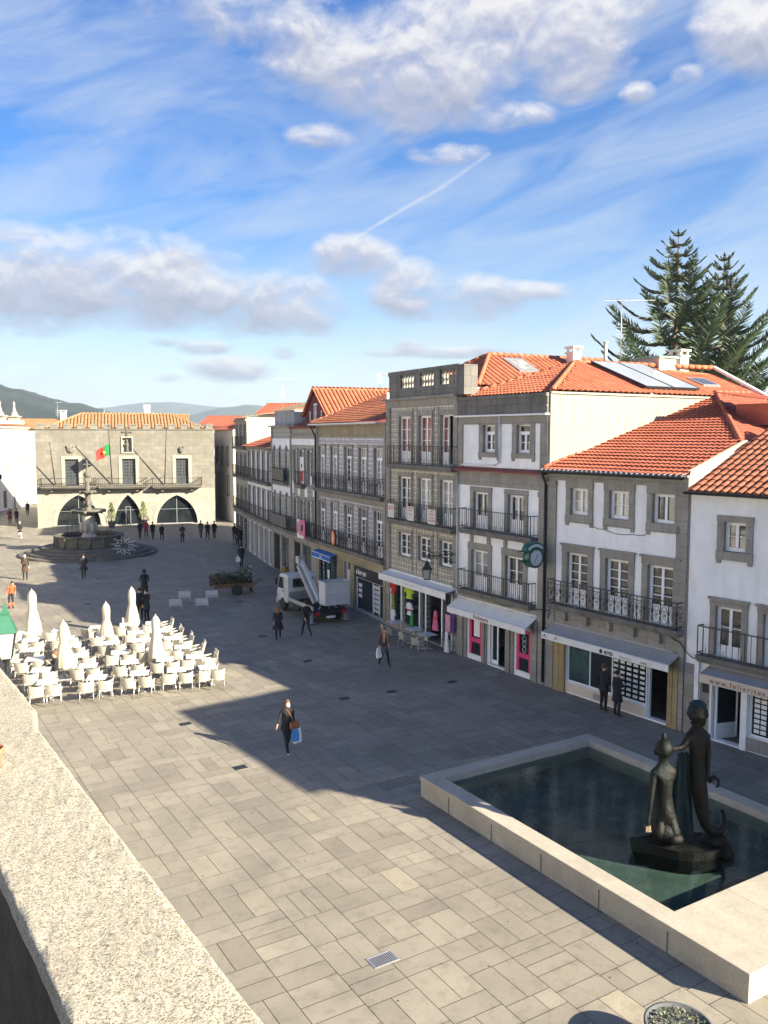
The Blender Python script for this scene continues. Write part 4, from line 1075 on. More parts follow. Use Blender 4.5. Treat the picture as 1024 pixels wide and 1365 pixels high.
# ------------------------------------------------------------------ old town hall (local frame like the houses)
M['ochre_valley'] = surf('dark_ochre_channel', (.17,.085,.04), .3, 4, .9)  # darker ochre for the valley faces of the hall roof
def town_hall():
    r, L = house('old stone town hall with three pointed arches and a crenellated top', (-2.9,99.3), (15.95,98.2), 'town_hall')
    r['category'] = 'town hall'
    def pointed(x0, x1, z0, apex, n=9, spring=None):
        c = (x0+x1)/2; w = (x1-x0)/2; zs = spring if spring is not None else z0+.1
        h = apex-zs; rr = (w*w+h*h)/(2*w)*1.0
        pts = [(x0,z0),(x1,z0)]; cx = x1-rr
        a1 = math.atan2(h, c-cx)
        for k in range(n+1):
            a = a1*k/n; pts.append((cx+rr*math.cos(a), zs+rr*math.sin(a)))
        for k in range(n-1, -1, -1):
            a = a1*k/n; pts.append((2*c-(cx+rr*math.cos(a)), zs+rr*math.sin(a)))
        return pts
    arches = [(1.93,6.44,.12,3.50),(7.9,10.85,.06,3.42),(12.4,16.9,.06,3.28)]
    wins = [(2.93,4.32),(8.86,10.28),(14.62,16.0)]; zw0, zw1 = 4.55, 7.40
    holes = [pointed(a, b, c, d) for a, b, c, d in arches]+[rect(a, b, zw0, zw1) for a, b in wins]+[rect(8.95,9.93,8.15,9.7)]
    H = 10.6; D = 14
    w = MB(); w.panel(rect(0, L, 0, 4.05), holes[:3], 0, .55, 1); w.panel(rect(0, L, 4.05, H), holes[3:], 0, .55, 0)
    w.quad((0,0,0),(0,0,H),(0,D,H),(0,D,0)); w.quad((L,0,0),(L,D,0),(L,D,H),(L,0,H)); w.quad((0,D,0),(0,D,H),(L,D,H),(L,D,0)); w.quad((0,.55,H-.02),(L,.55,H-.02),(L,D,H-.02),(0,D,H-.02))
    w.quad((0,.6,4.2),(L,.6,4.2),(L,D,4.2),(0,D,4.2)); w.quad((0,5,0),(L,5,0),(L,5,4.2),(0,5,4.2))
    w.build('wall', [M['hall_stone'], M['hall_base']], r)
    lo = MB()
    for (a, b, c, d) in arches:                      # paler voussoirs round each arch
        o = pointed(a-.38, b+.38, c, d+.42); i = pointed(a, b, c, d)
        vs = [(x,-.035,z) for x, z in o]+[(x,-.035,z) for x, z in i]+[(x,.02,z) for x, z in o]; n = len(o)
        fs = []
        for k in range(1, n):
            k2 = (k+1) % n
            fs += [(k, k2, n+k2, n+k), (k2, k, 2*n+k, 2*n+k2)]
        lo.add(vs, fs)
    lo.box(-.1,-.18,0,L+.1,.0,.05)
    lo.build('arch_moulding', M['hall_lower'], r)
    for k, (a, b, c, d) in enumerate(arches):
        g = MB(); g.xz(pointed(a+.02, b-.02, c, d-.02), .42, .43); o = g.build('arch_glazing', M['glass_arch'], r)
        f = MB(); m = (a+b)/2
        f.bar((a+.05,.40,c+.03),(b-.05,.40,c+.03),.06,.06); f.bar((a+.3,.40,1.7),(b-.3,.40,1.7),.035,.035)
        if k == 1:
            for x in (m-.25, m+.25): f.bar((x,.38,c),(x,.38,2.05),.05,.05)
            f.bar((m-.25,.38,2.05),(m+.25,.38,2.05),.05,.05)
        else: f.bar((m,.40,c),(m,.40,d-.1),.05,.05)
        f.build('door_frame' if k == 1 else 'glazing_bar', M['steel'], o)
    for a, b in wins:
        f = MB(); f.box(a,.22,zw0,a+.07,.32,zw1); f.box(b-.07,.22,zw0,b,.32,zw1); f.box(a,.22,zw1-.07,b,.32,zw1)
        m = (a+b)/2; f.box(m-.05,.21,zw0,m+.05,.32,zw1-.07)
        for xa, xb in ((a+.07,m-.05),(m+.05,b-.07)):
            f.box(xa,.23,zw0,xb,.30,zw0+.75)
            for q in range(6): zz = zw0+.75+q*.35; f.box(xa,.23,zz,xb,.30,zz+.13)
            for q in range(1, 3): xx = xa+(xb-xa)*q/3; f.box(xx-.045,.235,zw0+.75,xx+.045,.295,zw1-.07)
            for q in (0, 1): xx = xa if q == 0 else xb-.06; f.box(xx,.232,zw0+.75,xx+.06,.298,zw1-.07)
        o = f.build('balcony_door', M['hall_green'], r)
        g = MB(); g.box(a+.05,.28,zw0,b-.05,.285,zw1-.05); g.build('pane', M['glass'], o)
        s = MB(); surround(s, a, b, zw0, zw1, .36, .34, 0, 0, .05); s.build('stone_surround', M['hall_lower'], o)
    for x0, x1, z in ((.45,6.1,4.50),(6.3,11.5,4.42),(12.0,17.4,4.36)):
        s = MB(); s.box(x0,-1.05,z-.14,x1,0,z); s.box(x0+.12,-.93,z-.26,x1-.12,0,z-.14)
        for x in (x0+1.1, x1-1.1): s.xz([(x-.16,z-.26),(x-.13,z-.6),(x+.13,z-.6),(x+.16,z-.26)], -.6, 0)
        o = s.build('balcony', M['fount_stone'], r)
        q = MB(); h = .88
        path = [(x0+.05,0),(x0+.05,-1.0),(x1-.05,-1.0),(x1-.05,0)]
        for (ax,ay),(bx,by) in zip(path, path[1:]):
            A = Vector((ax,ay,0)); B = Vector((bx,by,0)); n = max(1, int((B-A).length/.2))
            q.bar(A+Vector((0,0,z+h)), B+Vector((0,0,z+h)), .06, .045); q.bar(A+Vector((0,0,z+.1)), B+Vector((0,0,z+.1)), .035, .035)
            for k in range(n+1):
                P = A.lerp(B, k/n); q.bar(P+Vector((0,0,z)), P+Vector((0,0,z+h)), .022, .022, up=(B-A))
        q.build('railing', M['iron'], o)
    # merlons on the wall head
    m = MB(); m.box(0,-.12,H,L,.5,H+.12)
    n = 14
    for k in range(n):
        x = .15+(L-.3-.72)*k/(n-1)
        m.box(x,0,H+.12,x+.72,.42,H+.48); m.box(x-.04,-.04,H+.48,x+.76,.46,H+.56)
        m.add([(x-.04,-.04,H+.56),(x+.76,-.04,H+.56),(x+.76,.46,H+.56),(x-.04,.46,H+.56),(x+.36,.21,H+.68)], [(0,1,4),(1,2,4),(2,3,4),(3,0,4)])
    for k in range(10):
        y = 1.4+k*1.3; m.box(L-.42,y,H+.1,L,y+.6,H+.72); m.box(0,y,H+.1,.42,y+.6,H+.72)
    m.split('battlement', M['hall_stone'], r, .02)
    rf = MB(); e = .75
    V1 = Vector((0,1,.40)).normalized(); k1 = 1/V1.y; run = 4.4
    slope(rf, (e,e,H+.05), (1,0,0), V1, [(0,0),(L-2*e,0),(L-2*e-3.8,run*k1),(3.8,run*k1)], .36, .45, .10, .02, spp=6, chan=True)
    V2 = Vector((-1,0,.46)).normalized()
    slope(rf, (L-e,e,H+.05), (0,1,0), V2, [(0,0),(12,0),(8.0,4.2),(4.4,4.2)], .36, .45, .10, .02, spp=6, chan=True)
    V3 = Vector((1,0,.46)).normalized()
    slope(rf, (e,e,H+.05), (0,1,0), V3, [(0,0),(12,0),(8.0,4.2),(4.4,4.2)], .36, .45, .10, .02, spp=6, chan=True)
    za = H+.05+.4*run
    ridge(rf, (e+3.8,e+run,za+.05), (L-e-3.8,e+run,za+.05)); ridge(rf, (e,e,H+.1), (e+3.8,e+run,za+.05)); ridge(rf, (L-e,e,H+.1), (L-e-3.8,e+run,za+.05))
    rf.build('roof', [M['tile_ochre'], M['ochre_valley']], r)
    # shields and niche
    nb = MB(); nb.box(8.8,-.10,8.0,8.95,.1,9.85); nb.box(9.93,-.10,8.0,10.08,.1,9.85); nb.box(8.95,-.10,9.7,9.93,.1,9.85); nb.box(8.95,-.10,8.0,9.93,.1,8.15); nb.box(8.95,.3,8.15,9.93,.31,9.7)
    nb.build('niche_frame', M['hall_lower'], r)
    st = MB(); st.lathe([(.16,0),(.2,.1),(.14,.35),(.17,.6),(.22,.85),(.08,1.02),(.12,1.12),(.13,1.24),(.05,1.33)], 10, (9.42,.16,8.2)); st.tube([(9.25,.1,9.0),(9.1,.0,8.8),(9.2,-.05,9.1)], .05, 6); st.build('niche_figure', M['fount_stone'], r)
    cr = MB(); cr.bar((9.45,-.05,9.85),(9.45,-.05,10.75),.13,.13)
    for s in (-1, 1): cr.bar((9.45,-.05,10.35),(9.45+s*.42,-.05,10.35),.12,.12); cr.ball((9.45+s*.46,-.05,10.35),.12,.08,.12)
    cr.ball((9.45,-.05,10.8),.12,.08,.12); cr.build('stone_cross', M['fount_stone'], r)
    sh = MB(); sh.lathe([(.3,0),(.42,.05),(.36,.1),(.2,.12)], 12, (0,0,0)); 
    a = MB(); a.ball((3.55,-.05,8.55),.48,.14,.5,0,12,8,.10); a.ball((3.25,-.1,8.75),.16,.1,.16); a.ball((3.85,-.1,8.75),.16,.1,.16); a.ball((3.55,-.1,8.3),.2,.1,.2); a.build('carved_shield', M['hall_stone'], r)
    a = MB(); a.ball((15.2,-.08,8.35),.26,.2,.36,0,8,6,.15); a.ball((15.45,-.12,8.65),.12,.1,.16); a.tube([(15.3,-.1,8.5),(15.5,-.2,8.8)], .06, 6); a.build('carved_ship', M['fount_stone'], r)
    # flagpoles
    for k, (bx, bz, tx, tz) in enumerate(((1.9,4.7,1.62,9.1),(7.75,4.7,7.55,10.9),(13.35,4.6,13.5,10.6))):
        o_ = 2.2 if k == 0 else 3.25
        f = MB(); f.tube([(bx,-.15,bz),(tx,-.15-o_,tz)], [.06,.035], 8); f.bar((bx,0,bz+.9),(bx,-.6,bz+.9),.04,.04); f.ball((tx,-.15-o_,tz+.05),.07,.07,.07,0,6,4)
        o = f.build('flagpole', M['iron'], r)
        if k == 1:
            p0 = Vector((bx,-.15,bz)).lerp(Vector((tx,-.15-o_,tz)), .70); p1 = Vector((bx,-.15,bz)).lerp(Vector((tx,-.15-o_,tz)), .50)
            F = MB(); nu = 12
            for i in range(nu+1):
                q = i/nu; sg = Vector((-1.45*q, -.12*math.sin(q*7), -.55*q*q-.3*q+.06*math.sin(q*9)))
                F.v += [tuple(p0+sg), tuple(p1+sg*.95+Vector((0,.1*math.sin(q*5),.12*q)))]
            for i in range(nu):
                F.f.append((2*i,2*i+2,2*i+3,2*i+1)); F.m.append(0 if i < 5 else 1); F.s.append(True)
            F.ball(p0.lerp(p1,.5)+Vector((-.6,-.16,-.26)), .14,.02,.14, 2, 8, 5)
            F.build('flag', [M['flag_green'], M['flag_red'], M['flag_yellow']], o)
    return r
M['hall_green'] = plain('grey_green_painted_doors', (.05,.057,.062), .5)
M['flag_green'] = plain('green_flag_cloth', (.03,.28,.08), .8); M['flag_red'] = plain('red_flag_cloth', (.62,.04,.035), .8); M['flag_yellow'] = plain('yellow_flag_emblem', (.75,.55,.05), .8)
town_hall()

# ------------------------------------------------------------------ renaissance fountain
def fountain():
    c = (1.75, 76.6)
    r = empty('fountain', (*c, 0), 0, 'tall granite fountain with two carved bowls on round steps before the town hall', 'fountain')
    s = MB(); n = 40
    for k, (ra, z0, z1) in enumerate(((5.6,0,.17),(5.0,.17,.34),(4.4,.34,.51),(3.8,.51,.68))): s.lathe([(ra,z0),(ra,z1-.03),(ra-.03,z1)], n)
    s.build('steps', M['fount_stone'], r)
    b = MB(); R0 = 2.75; pr = [(R0,.66),(R0+.05,.72),(R0-.03,.8),(R0-.03,1.45),(R0+.08,1.5),(R0+.1,1.62),(R0-.28,1.64),(R0-.28,1.1),(0.02,1.1)]
    b.lathe(pr, 16, sm=False)
    for k in range(16):
        a = 2*PI*k/16; b.box(-.001,0,0,0,0,0) if False else b.tube([(R0*math.cos(a),R0*math.sin(a),.7),(R0*math.cos(a),R0*math.sin(a),1.5)], .10, 6)
    b.build('basin', M['fount_stone'], r)
    w = MB(); w.lathe([(2.45,1.40),(0.02,1.402)], 24); w.build('basin_water', M['water'], r)
    p = MB(); p.lathe([(.62,1.1),(.62,1.5),(.5,1.6),(.40,1.9),(.46,2.6),(.52,3.1),(.42,3.3)], 12, sm=True)
    for k in range(6):
        a = 2*PI*k/6; p.ball((.55*math.cos(a),.55*math.sin(a),2.2),.2,.2,.5,0,8,6,.06)
    p.build('pedestal', M['fount_pale'], r)
    o = MB(); o.lathe([(.35,3.2),(.7,3.35),(1.35,3.6),(1.42,3.68),(1.36,3.74),(.9,3.62),(.3,3.6)], 20)
    for k in range(6):
        a = 2*PI*k/6+.3; o.ball((1.38*math.cos(a),1.38*math.sin(a),3.58),.16,.16,.16,0,8,6)
    o.build('lower_bowl', M['fount_stone'], r)
    q = MB(); q.lathe([(.3,3.6),(.28,3.9),(.2,4.1),(.27,4.5),(.22,4.85),(.3,5.0)], 12)
    for k in range(4):
        a = 2*PI*k/4; q.ball((.25*math.cos(a),.25*math.sin(a),4.25),.14,.14,.3,0,8,6,.08)
    q.build('shaft', M['fount_stone'], r)
    u = MB(); u.lathe([(.25,5.0),(.5,5.1),(.68,5.28),(.62,5.34),(.2,5.26)], 16)
    for k in range(4):
        a = 2*PI*k/4+.4; u.ball((.66*math.cos(a),.66*math.sin(a),5.2),.12,.12,.14,0,6,5)
    u.build('upper_bowl', M['fount_stone'], r)
    f = MB(); f.lathe([(.2,5.26),(.22,5.6),(.14,5.8),(.2,6.1),(.16,6.4)], 10); f.ball((0,0,6.65),.3,.3,.3,0,10,8,.06)
    for k in range(3):
        a = 2*PI*k/3; f.ball((.2*math.cos(a),.2*math.sin(a),6.2),.13,.13,.24,0,8,6,.1)
    f.lathe([(.1,6.9),(.07,7.4),(.05,7.9)], 8); f.bar((-.3,0,7.55),(.3,0,7.55),.07,.07); f.build('finial', M['fount_stone'], r)
    j = MB()
    for a in (2.7, 3.9, 5.6):
        j.tube([(1.4*math.cos(a),1.4*math.sin(a),3.55),(1.7*math.cos(a),1.7*math.sin(a),3.2),(1.85*math.cos(a),1.85*math.sin(a),2.4),(1.92*math.cos(a),1.92*math.sin(a),1.42)], .022, 5)
    j.build('water_jet', M['water'], r)
    return r
fountain()
# tinsel star standing on the steps
st = MB(); c = Vector((4.35,72.3,1.0))
rs_ = random.Random(4)
for ring, (ro_, ri_) in enumerate(((.98,.60),(.66,.34))):
    pts = []
    for k in range(22):
        a = 2*PI*k/22+ring*.14; q = (ro_*rs_.uniform(.86,1.08) if k % 2 == 0 else ri_*rs_.uniform(.9,1.1))
        pts.append(c+Vector((q*math.cos(a), ring*.06, q*.74*math.sin(a))))
    st.tube(pts, .024, 5, closed=True)
    for k in range(0, 22, 2): st.tube([pts[k], c+(pts[k]-c)*1.14], .016, 4)
st.bar(c+Vector((0,0,-.66)), c+Vector((0,.3,-.85)), .04, .04); st.bar(c+Vector((0,0,-.2)), c+Vector((0,.5,-.6)), .03, .03)
tag(st.build('star_ornament', M['ink_white']), 'white tinsel star ornament propped on the fountain steps', 'ornament')

# ------------------------------------------------------------------ pool and statue
PC = Vector((10.98,11.12,0)); PA = math.radians(11.2)            # front corner and turn of the pool
pu = Vector((-math.sin(PA), math.cos(PA), 0)); pv = Vector((math.cos(PA), math.sin(PA), 0))   # long side, short side
PL, PW, PH = 10.35, 6.45, .58
pool = empty('pool', tuple(PC), PA, 'rectangular reflecting pool with a broad pale stone rim', 'pool')
def pool_ring(mb, a, b, z0, z1, mi=0):
    (x0,y0,x1,y1), (X0,Y0,X1,Y1) = a, b
    o = [(x0,y0),(x1,y0),(x1,y1),(x0,y1)]; i = [(X0,Y0),(X1,Y0),(X1,Y1),(X0,Y1)]
    vs = [(*p,z0) for p in o]+[(*p,z1) for p in o]+[(*p,z0) for p in i]+[(*p,z1) for p in i]
    fs = []
    for k in range(4):
        k2 = (k+1) % 4
        fs += [(k,k2,4+k2,4+k),(4+k,4+k2,12+k2,12+k),(12+k,12+k2,8+k2,8+k)]
    mb.add(vs, fs, mi)
rim = MB()
pool_ring(rim, (0,0,PW,PL), (.50,2.05,PW-.45,PL-.45), PH-.13, PH); pool_ring(rim, (.025,.025,PW-.025,PL-.025), (.53,2.08,PW-.48,PL-.48), .0, PH-.13)
ro = rim.build('rim', M['rim'], pool, bevel=.012)
jt = MB()
for k in range(1, 6): jt.box(.0, k*1.8, 0, .027, k*1.8+.006, PH-.14)
for k in range(1, 4): jt.box(k*1.7, .0, 0, k*1.7+.006, .027, PH-.14)
for k in range(1, 6): jt.box(.02, k*1.8, PH-.004, .48, k*1.8+.006, PH+.001)
for x, y0, y1 in ((2.1,.02,2.02),(4.2,.02,2.02)): jt.box(x,y0,PH-.004,x+.01,y1,PH+.002)
jt.build('joint', M['rimjoint'], ro)
fl = MB(); fl.quad((.5,2.0,.04),(PW-.4,2.0,.04),(PW-.4,PL-.4,.04),(.5,PL-.4,.04)); fl.build('pool_floor', M['poolfloor'], pool)
wt = MB(); wt.quad((.51,2.06,.40),(PW-.46,2.06,.40),(PW-.46,PL-.46,.40),(.51,PL-.46,.40)); wt.build('water', M['water'], pool)

def skin_mesh(verts, edges, radii, sub=1, root=0):
    """grow one continuous surface over a skeleton"""
    me = bpy.data.meshes.new('sk'); me.from_pydata(verts, edges, []); me.update()
    o = bpy.data.objects.new('sk', me); COL.objects.link(o)
    sk = o.modifiers.new('s', 'SKIN'); sk.use_smooth_shade = True
    for i, rr in enumerate(radii):
        v = me.skin_vertices[0].data[i]
        v.radius = rr if isinstance(rr, tuple) else (rr, rr); v.use_root = (i == root)
    if sub:
        ss = o.modifiers.new('d', 'SUBSURF'); ss.levels = sub; ss.render_levels = sub
    dg = bpy.context.evaluated_depsgraph_get(); dg.update()
    out = bpy.data.meshes.new_from_object(o.evaluated_get(dg))
    bpy.data.objects.remove(o); bpy.data.meshes.remove(me)
    for p in out.polygons: p.use_smooth = True
    return out
def chain(vs, es, rs, pts, rad, start=None):
    prev = start
    for p, rr in zip(pts, rad):
        vs.append(tuple(p)); rs.append(rr); i = len(vs)-1
        if prev is not None: es.append((prev, i))
        prev = i
    return prev
def hand(vs, es, rs, wrist, w, d, side, s=1., curl=.5):
    """palm with four unequal fingers and a thumb leaving its side"""
    d = d.normalized(); side = side.normalized(); n = d.cross(side).normalized()
    palm = chain(vs, es, rs, [w+d*.05*s], [(.036*s,.022*s)], wrist)
    for k, ln in enumerate((.062,.072,.068,.052)):
        o = side*((k-1.5)*.021*s); b = w+d*.085*s+o
        chain(vs, es, rs, [b, b+d*ln*.5*s+n*.012*curl*s, b+d*ln*.85*s+n*.045*curl*s], [.0095*s,.0088*s,.0075*s], palm)
    b = w+d*.035*s-side*.038*s
    chain(vs, es, rs, [b, b+d*.035*s-side*.018*s+n*.012*s, b+d*.062*s-side*.014*s+n*.025*s], [.011*s,.010*s,.0085*s], palm)

STC = gz(908,1134,.4); STC.z = 0
def statue():
    c = STC
    r = empty('statue', (c.x, c.y, 0), R(-20), 'dark bronze statue of two figures on a boat shaped base in the pool', 'statue')
    b = MB()                                          # boat shaped base, its long side across the view
    n = 22; top = []; bot = []
    for k in range(n):
        a = 2*PI*k/n; x = 1.15*math.cos(a)-.06; y = .56*math.sin(a)
        if x < 0: y *= max(.04, 1-.88*(abs(x)/1.21)**1.2)
        top.append((x, y, .52+.10*math.cos(a)**2*(1 if x < 0 else .2))); bot.append((x*.86, y*.8, .05))
    mid = [(x*.97, y*.96, .42) for x, y, z in top]; inn = [(x*.86, y*.80, z-.03) for x, y, z in top]
    vs = bot+mid+top+inn; fs = []
    for q in range(3):
        for k in range(n): fs.append((q*n+k, q*n+(k+1) % n, (q+1)*n+(k+1) % n, (q+1)*n+k))
    fs.append(tuple(range(3*n, 4*n)))
    b.add(vs, fs, 0, False)
    b.ball((.80,.05,.56),.30,.34,.13,0,12,6,.05); b.ball((.95,-.1,.40),.22,.36,.22,0,10,6,.06)
    b.build('base', M['bronze'], r)
    V = Vector
    # seated figure at the left, back to the viewer
    vs = []; es = []; rs = []
    sp = chain(vs, es, rs, [V((-.42,.0,1.25)), V((-.44,.02,1.55)), V((-.47,.0,1.9)), V((-.48,-.02,2.16)), V((-.48,-.02,2.32))], [.25,.20,.215,.16,.08])
    hd = chain(vs, es, rs, [V((-.48,-.03,2.5)), V((-.48,-.03,2.66))], [.16,.10], sp)
    for s, sh, el, wr in ((-1, V((-.70,-.06,2.10)), V((-.80,-.20,1.66)), V((-.86,-.24,1.22))), (1, V((-.24,.04,2.12)), V((-.12,.26,1.75)), V((-.2,.42,1.5)))):
        i = chain(vs, es, rs, [sh, sh.lerp(el,.5), el, wr], [.10,.08,.065,.05], 3)
        hand(vs, es, rs, i, wr, (wr-el), V((1,0,0)), 1.5)
    for s in (-1, 1):
        chain(vs, es, rs, [V((-.42+s*.13,-.10,1.08)), V((-.44+s*.19,-.30,.95)), V((-.40+s*.20,-.02,.86)), V((-.38+s*.18,.26,.84))], [.175,.13,.10,.07], 0)
    me = skin_mesh(vs, es, rs, 2); me.materials.append(M['bronze']); o = bpy.data.objects.new('seated_figure', me); COL.objects.link(o); o.parent = r
    h = MB(); h.ball((-.48,-.02,2.58),.19,.21,.19,0,14,10,.015); h.ball((-.48,-.0,2.80),.06,.06,.10); h.ball((-.64,.02,2.5),.05,.06,.06); h.ball((-.32,.02,2.5),.05,.06,.06); h.build('hair', M['bronze'], o)
    hp = MB(); hp.ball((-.865,-.25,1.17),.042,.030,.055); 
    for k in range(4): hp.tube([(-.90+k*.025,-.26,1.13),(-.92+k*.032,-.29,1.05),(-.915+k*.034,-.30,1.01)], .012, 5)
    hp.build('bright_hand', M['bronze_bright'], o)
    cl = MB(); cl.ball((-.42,-.02,.95),.36,.34,.21,0,14,8,.05); cl.ball((-.25,-.25,.86),.2,.16,.12,0,10,6,.06); cl.ball((-.58,.28,.86),.16,.2,.12,0,10,6,.06); cl.build('cloth_bundle', M['bronze'], o)
    # standing figure, legs tapering to one coiling tail
    vs = []; es = []; rs = []
    ch = chain(vs, es, rs, [V((.34,.04,1.95)), V((.34,.05,2.25)), V((.32,.05,2.58)), V((.30,.03,2.88)), V((.28,.02,3.02))], [.205,.175,.205,.16,.08])
    chain(vs, es, rs, [V((.27,-.01,3.18)), V((.26,-.02,3.36))], [.16,.12], ch)
    chain(vs, es, rs, [V((.40,.0,1.62)), V((.44,-.03,1.30)), V((.52,-.05,1.05)), V((.70,-.06,.92)), V((.92,-.02,.90)), V((1.02,.04,1.05)), V((.99,.08,1.25)), V((.93,.08,1.32))], [.19,.15,.115,.10,.085,.07,.05,.03], 0)
    i = chain(vs, es, rs, [V((.10,.0,2.82)), V((-.06,-.06,2.62)), V((-.26,-.10,2.60))], [.10,.075,.05], 3)
    hand(vs, es, rs, i, V((-.26,-.10,2.60)), V((-1,-.1,.05)), V((0,0,1)), 1.5)
    i = chain(vs, es, rs, [V((.52,.06,2.8)), V((.58,.10,2.45)), V((.55,-.02,2.15))], [.10,.075,.05], 3)
    hand(vs, es, rs, i, V((.55,-.02,2.15)), V((-.1,-.2,-1)), V((1,0,0)), 1.5)
    me = skin_mesh(vs, es, rs, 2); me.materials.append(M['bronze']); o = bpy.data.objects.new('standing_figure', me); COL.objects.link(o); o.parent = r
    h = MB(); h.ball((.28,.0,3.30),.225,.235,.22,0,16,12,.02); h.lathe([(.235,-.03),(.245,.0),(.235,.03)], 16, (.28,0,3.26)); h.ball((.36,.05,3.12),.13,.15,.13,0,10,8,.04); h.build('hair', M['bronze'], o)
    h = MB(); h.lathe([(.20,3.46),(.13,3.52),(.03,3.545)], 14, (.28,.0,0)); h.build('crown_patina', M['bronze_teal'], o)
    fc = MB(); fc.ball((.115,-.03,3.20),.04,.035,.05); fc.ball((.14,-.05,3.10),.045,.045,.03); fc.build('face', M['bronze'], o)
    t = MB(); t.tube([(.60,.05,1.9),(.74,.08,1.98),(.84,.06,1.92),(.83,.04,1.80),(.76,.05,1.78)], [.05,.045,.035,.03,.012], 8)
    f2 = MB(); f2.tube([(.97,.06,1.2),(1.03,.05,1.36),(.93,.05,1.46)], [.05,.04,.012], 8); t.build('fin', M['bronze'], o)
    d = MB(); pr = []                                  # cloth hanging between the figures
    nu, nv = 9, 12
    for i in range(nu):
        for j in range(nv):
            q = j/(nv-1); x = -.22+(.42+.35*(1-q)*.3)*i/(nu-1)+.06*(1-q); z = .80+1.65*q; wd = 1+.8*(1-q)
            x = .03+(i/(nu-1)-.5)*(.22+.42*(1-q)); y = .10+.06*math.sin(i*1.7+q*3)
            pr.append((x,y,z))
    d.add(pr, [(i*nv+j,(i+1)*nv+j,(i+1)*nv+j+1,i*nv+j+1) for i in range(nu-1) for j in range(nv-1)], 0, True)
    d.add([(p[0],p[1]+.06,p[2]) for p in pr], [(i*nv+j+1,(i+1)*nv+j+1,(i+1)*nv+j,i*nv+j) for i in range(nu-1) for j in range(nv-1)], 0, True)
    d.build('cloth', M['bronze_teal'], r)
    for ch in r.children:
        if not ch.name.startswith('base'): ch.location.z = -.17
    r.scale = (1.0,1.0,1.18)
    return r
statue()
sb = MB(); n = 16  # low dark shape in the water, built as a solid mound
sb.lathe([(.75,.05),(.8,.2),(.62,.3),(.2,.36)], n, (0,0,0), sy=.75)
sb.ball((.2,.1,.36),.3,.2,.09,0,10,6,.1); q = gz(1003,1192,.25)
tag(sb.build('dark_mound', M['bronze'], None, (q.x,q.y,.04)), 'dark flat rock breaking the pool water in front of the statue', 'mound')

# ------------------------------------------------------------------ ground
gm = MB(); gm.quad((-6000,-3000,-.03),(6000,-3000,-.03),(6000,9000,-.03),(-6000,9000,-.03))
gr = gm.build('ground', M['joint']); tag(gr, kind='structure')
def paving():
    """granite slabs laid as pairs and triples turned against each other"""
    ang = R(11.2); ux = Vector((math.cos(ang), math.sin(ang))); uy = Vector((-math.sin(ang), math.cos(ang)))
    vs = []; fs = []; tone = []; g = .0065; rnd = random.Random(3)
    cell = 1.03
    def slab(x0, y0, x1, y1, t):
        b = len(vs)
        for x, y in ((x0+g,y0+g),(x1-g,y0+g),(x1-g,y1-g),(x0+g,y1-g)):
            p = ux*x+uy*y; vs.append((p.x, p.y, 0.0))
        fs.append((b,b+1,b+2,b+3)); tone.append(t)
    j0, j1 = -10, 128
    for i in range(-38, 41):
        for j in range(j0, j1):
            x = i*cell; y = j*cell+((i*7) % 5)*.23
            p = ux*(x+.6)+uy*(y+.6)
            if p.y < 2 or p.x < -26 or p.x > 24 or p.y > 132: continue
            bt = min(1, max(0, rnd.gauss(.45, .07)))
            T = lambda: min(1, max(0, bt+rnd.gauss(0, .17)+(.4 if rnd.random() < .02 else 0)))
            k = (i+j) % 2 if rnd.random() < .8 else rnd.randint(0, 1)
            m = 2 if rnd.random() < .86 else 3
            cuts = [0, cell*rnd.choice((.46,.5,.54)), cell] if m == 2 else [0, cell*.33, cell*.67, cell]
            for a, b in zip(cuts, cuts[1:]):
                if k: slab(x+a, y, x+b, y+cell, T())
                elif rnd.random() < .12:
                    h = cell*rnd.choice((.4,.5,.6)); slab(x, y+a, x+h, y+b, T()); slab(x+h, y+a, x+cell, y+b, T())
                else: slab(x, y+a, x+cell, y+b, T())
    me = bpy.data.meshes.new('plaza_paving'); me.from_pydata(vs, [], fs); me.update()
    at = me.attributes.new('tone', 'FLOAT', 'FACE'); at.data.foreach_set('value', tone)
    me.materials.append(M['paving'])
    o = bpy.data.objects.new('plaza_paving', me); COL.objects.link(o); tag(o, kind='structure')
paving()
dr = MB(); dr.box(-.32,-.22,-.02,.32,-.19,.012); dr.box(-.32,.19,-.02,.32,.22,.012); dr.box(-.32,-.19,-.02,-.29,.19,.012); dr.box(.29,-.19,-.02,.32,.19,.012)
for k in range(12): x = -.265+k*.048; dr.box(x-.012,-.19,-.02,x+.012,.19,.009)
dr.box(-.29,-.19,-.025,.29,.19,.002, 1); dr.v = [(x*.86, y*.8, z) for x, y, z in dr.v]
p = gz(510,1279); tag(dr.build('drain_grating', [M['steel'], M['black']], None, (p.x,p.y,0), R(12)), 'slotted iron drain grating in the sunlit foreground paving', 'drain cover')
hc = MB(); hc.box(-.33,-.24,-.01,.33,.24,.006); hc.box(-.28,-.19,.006,.28,.19,.009); hc.v = [(x*.62, y*.62, z) for x, y, z in hc.v]
first = None
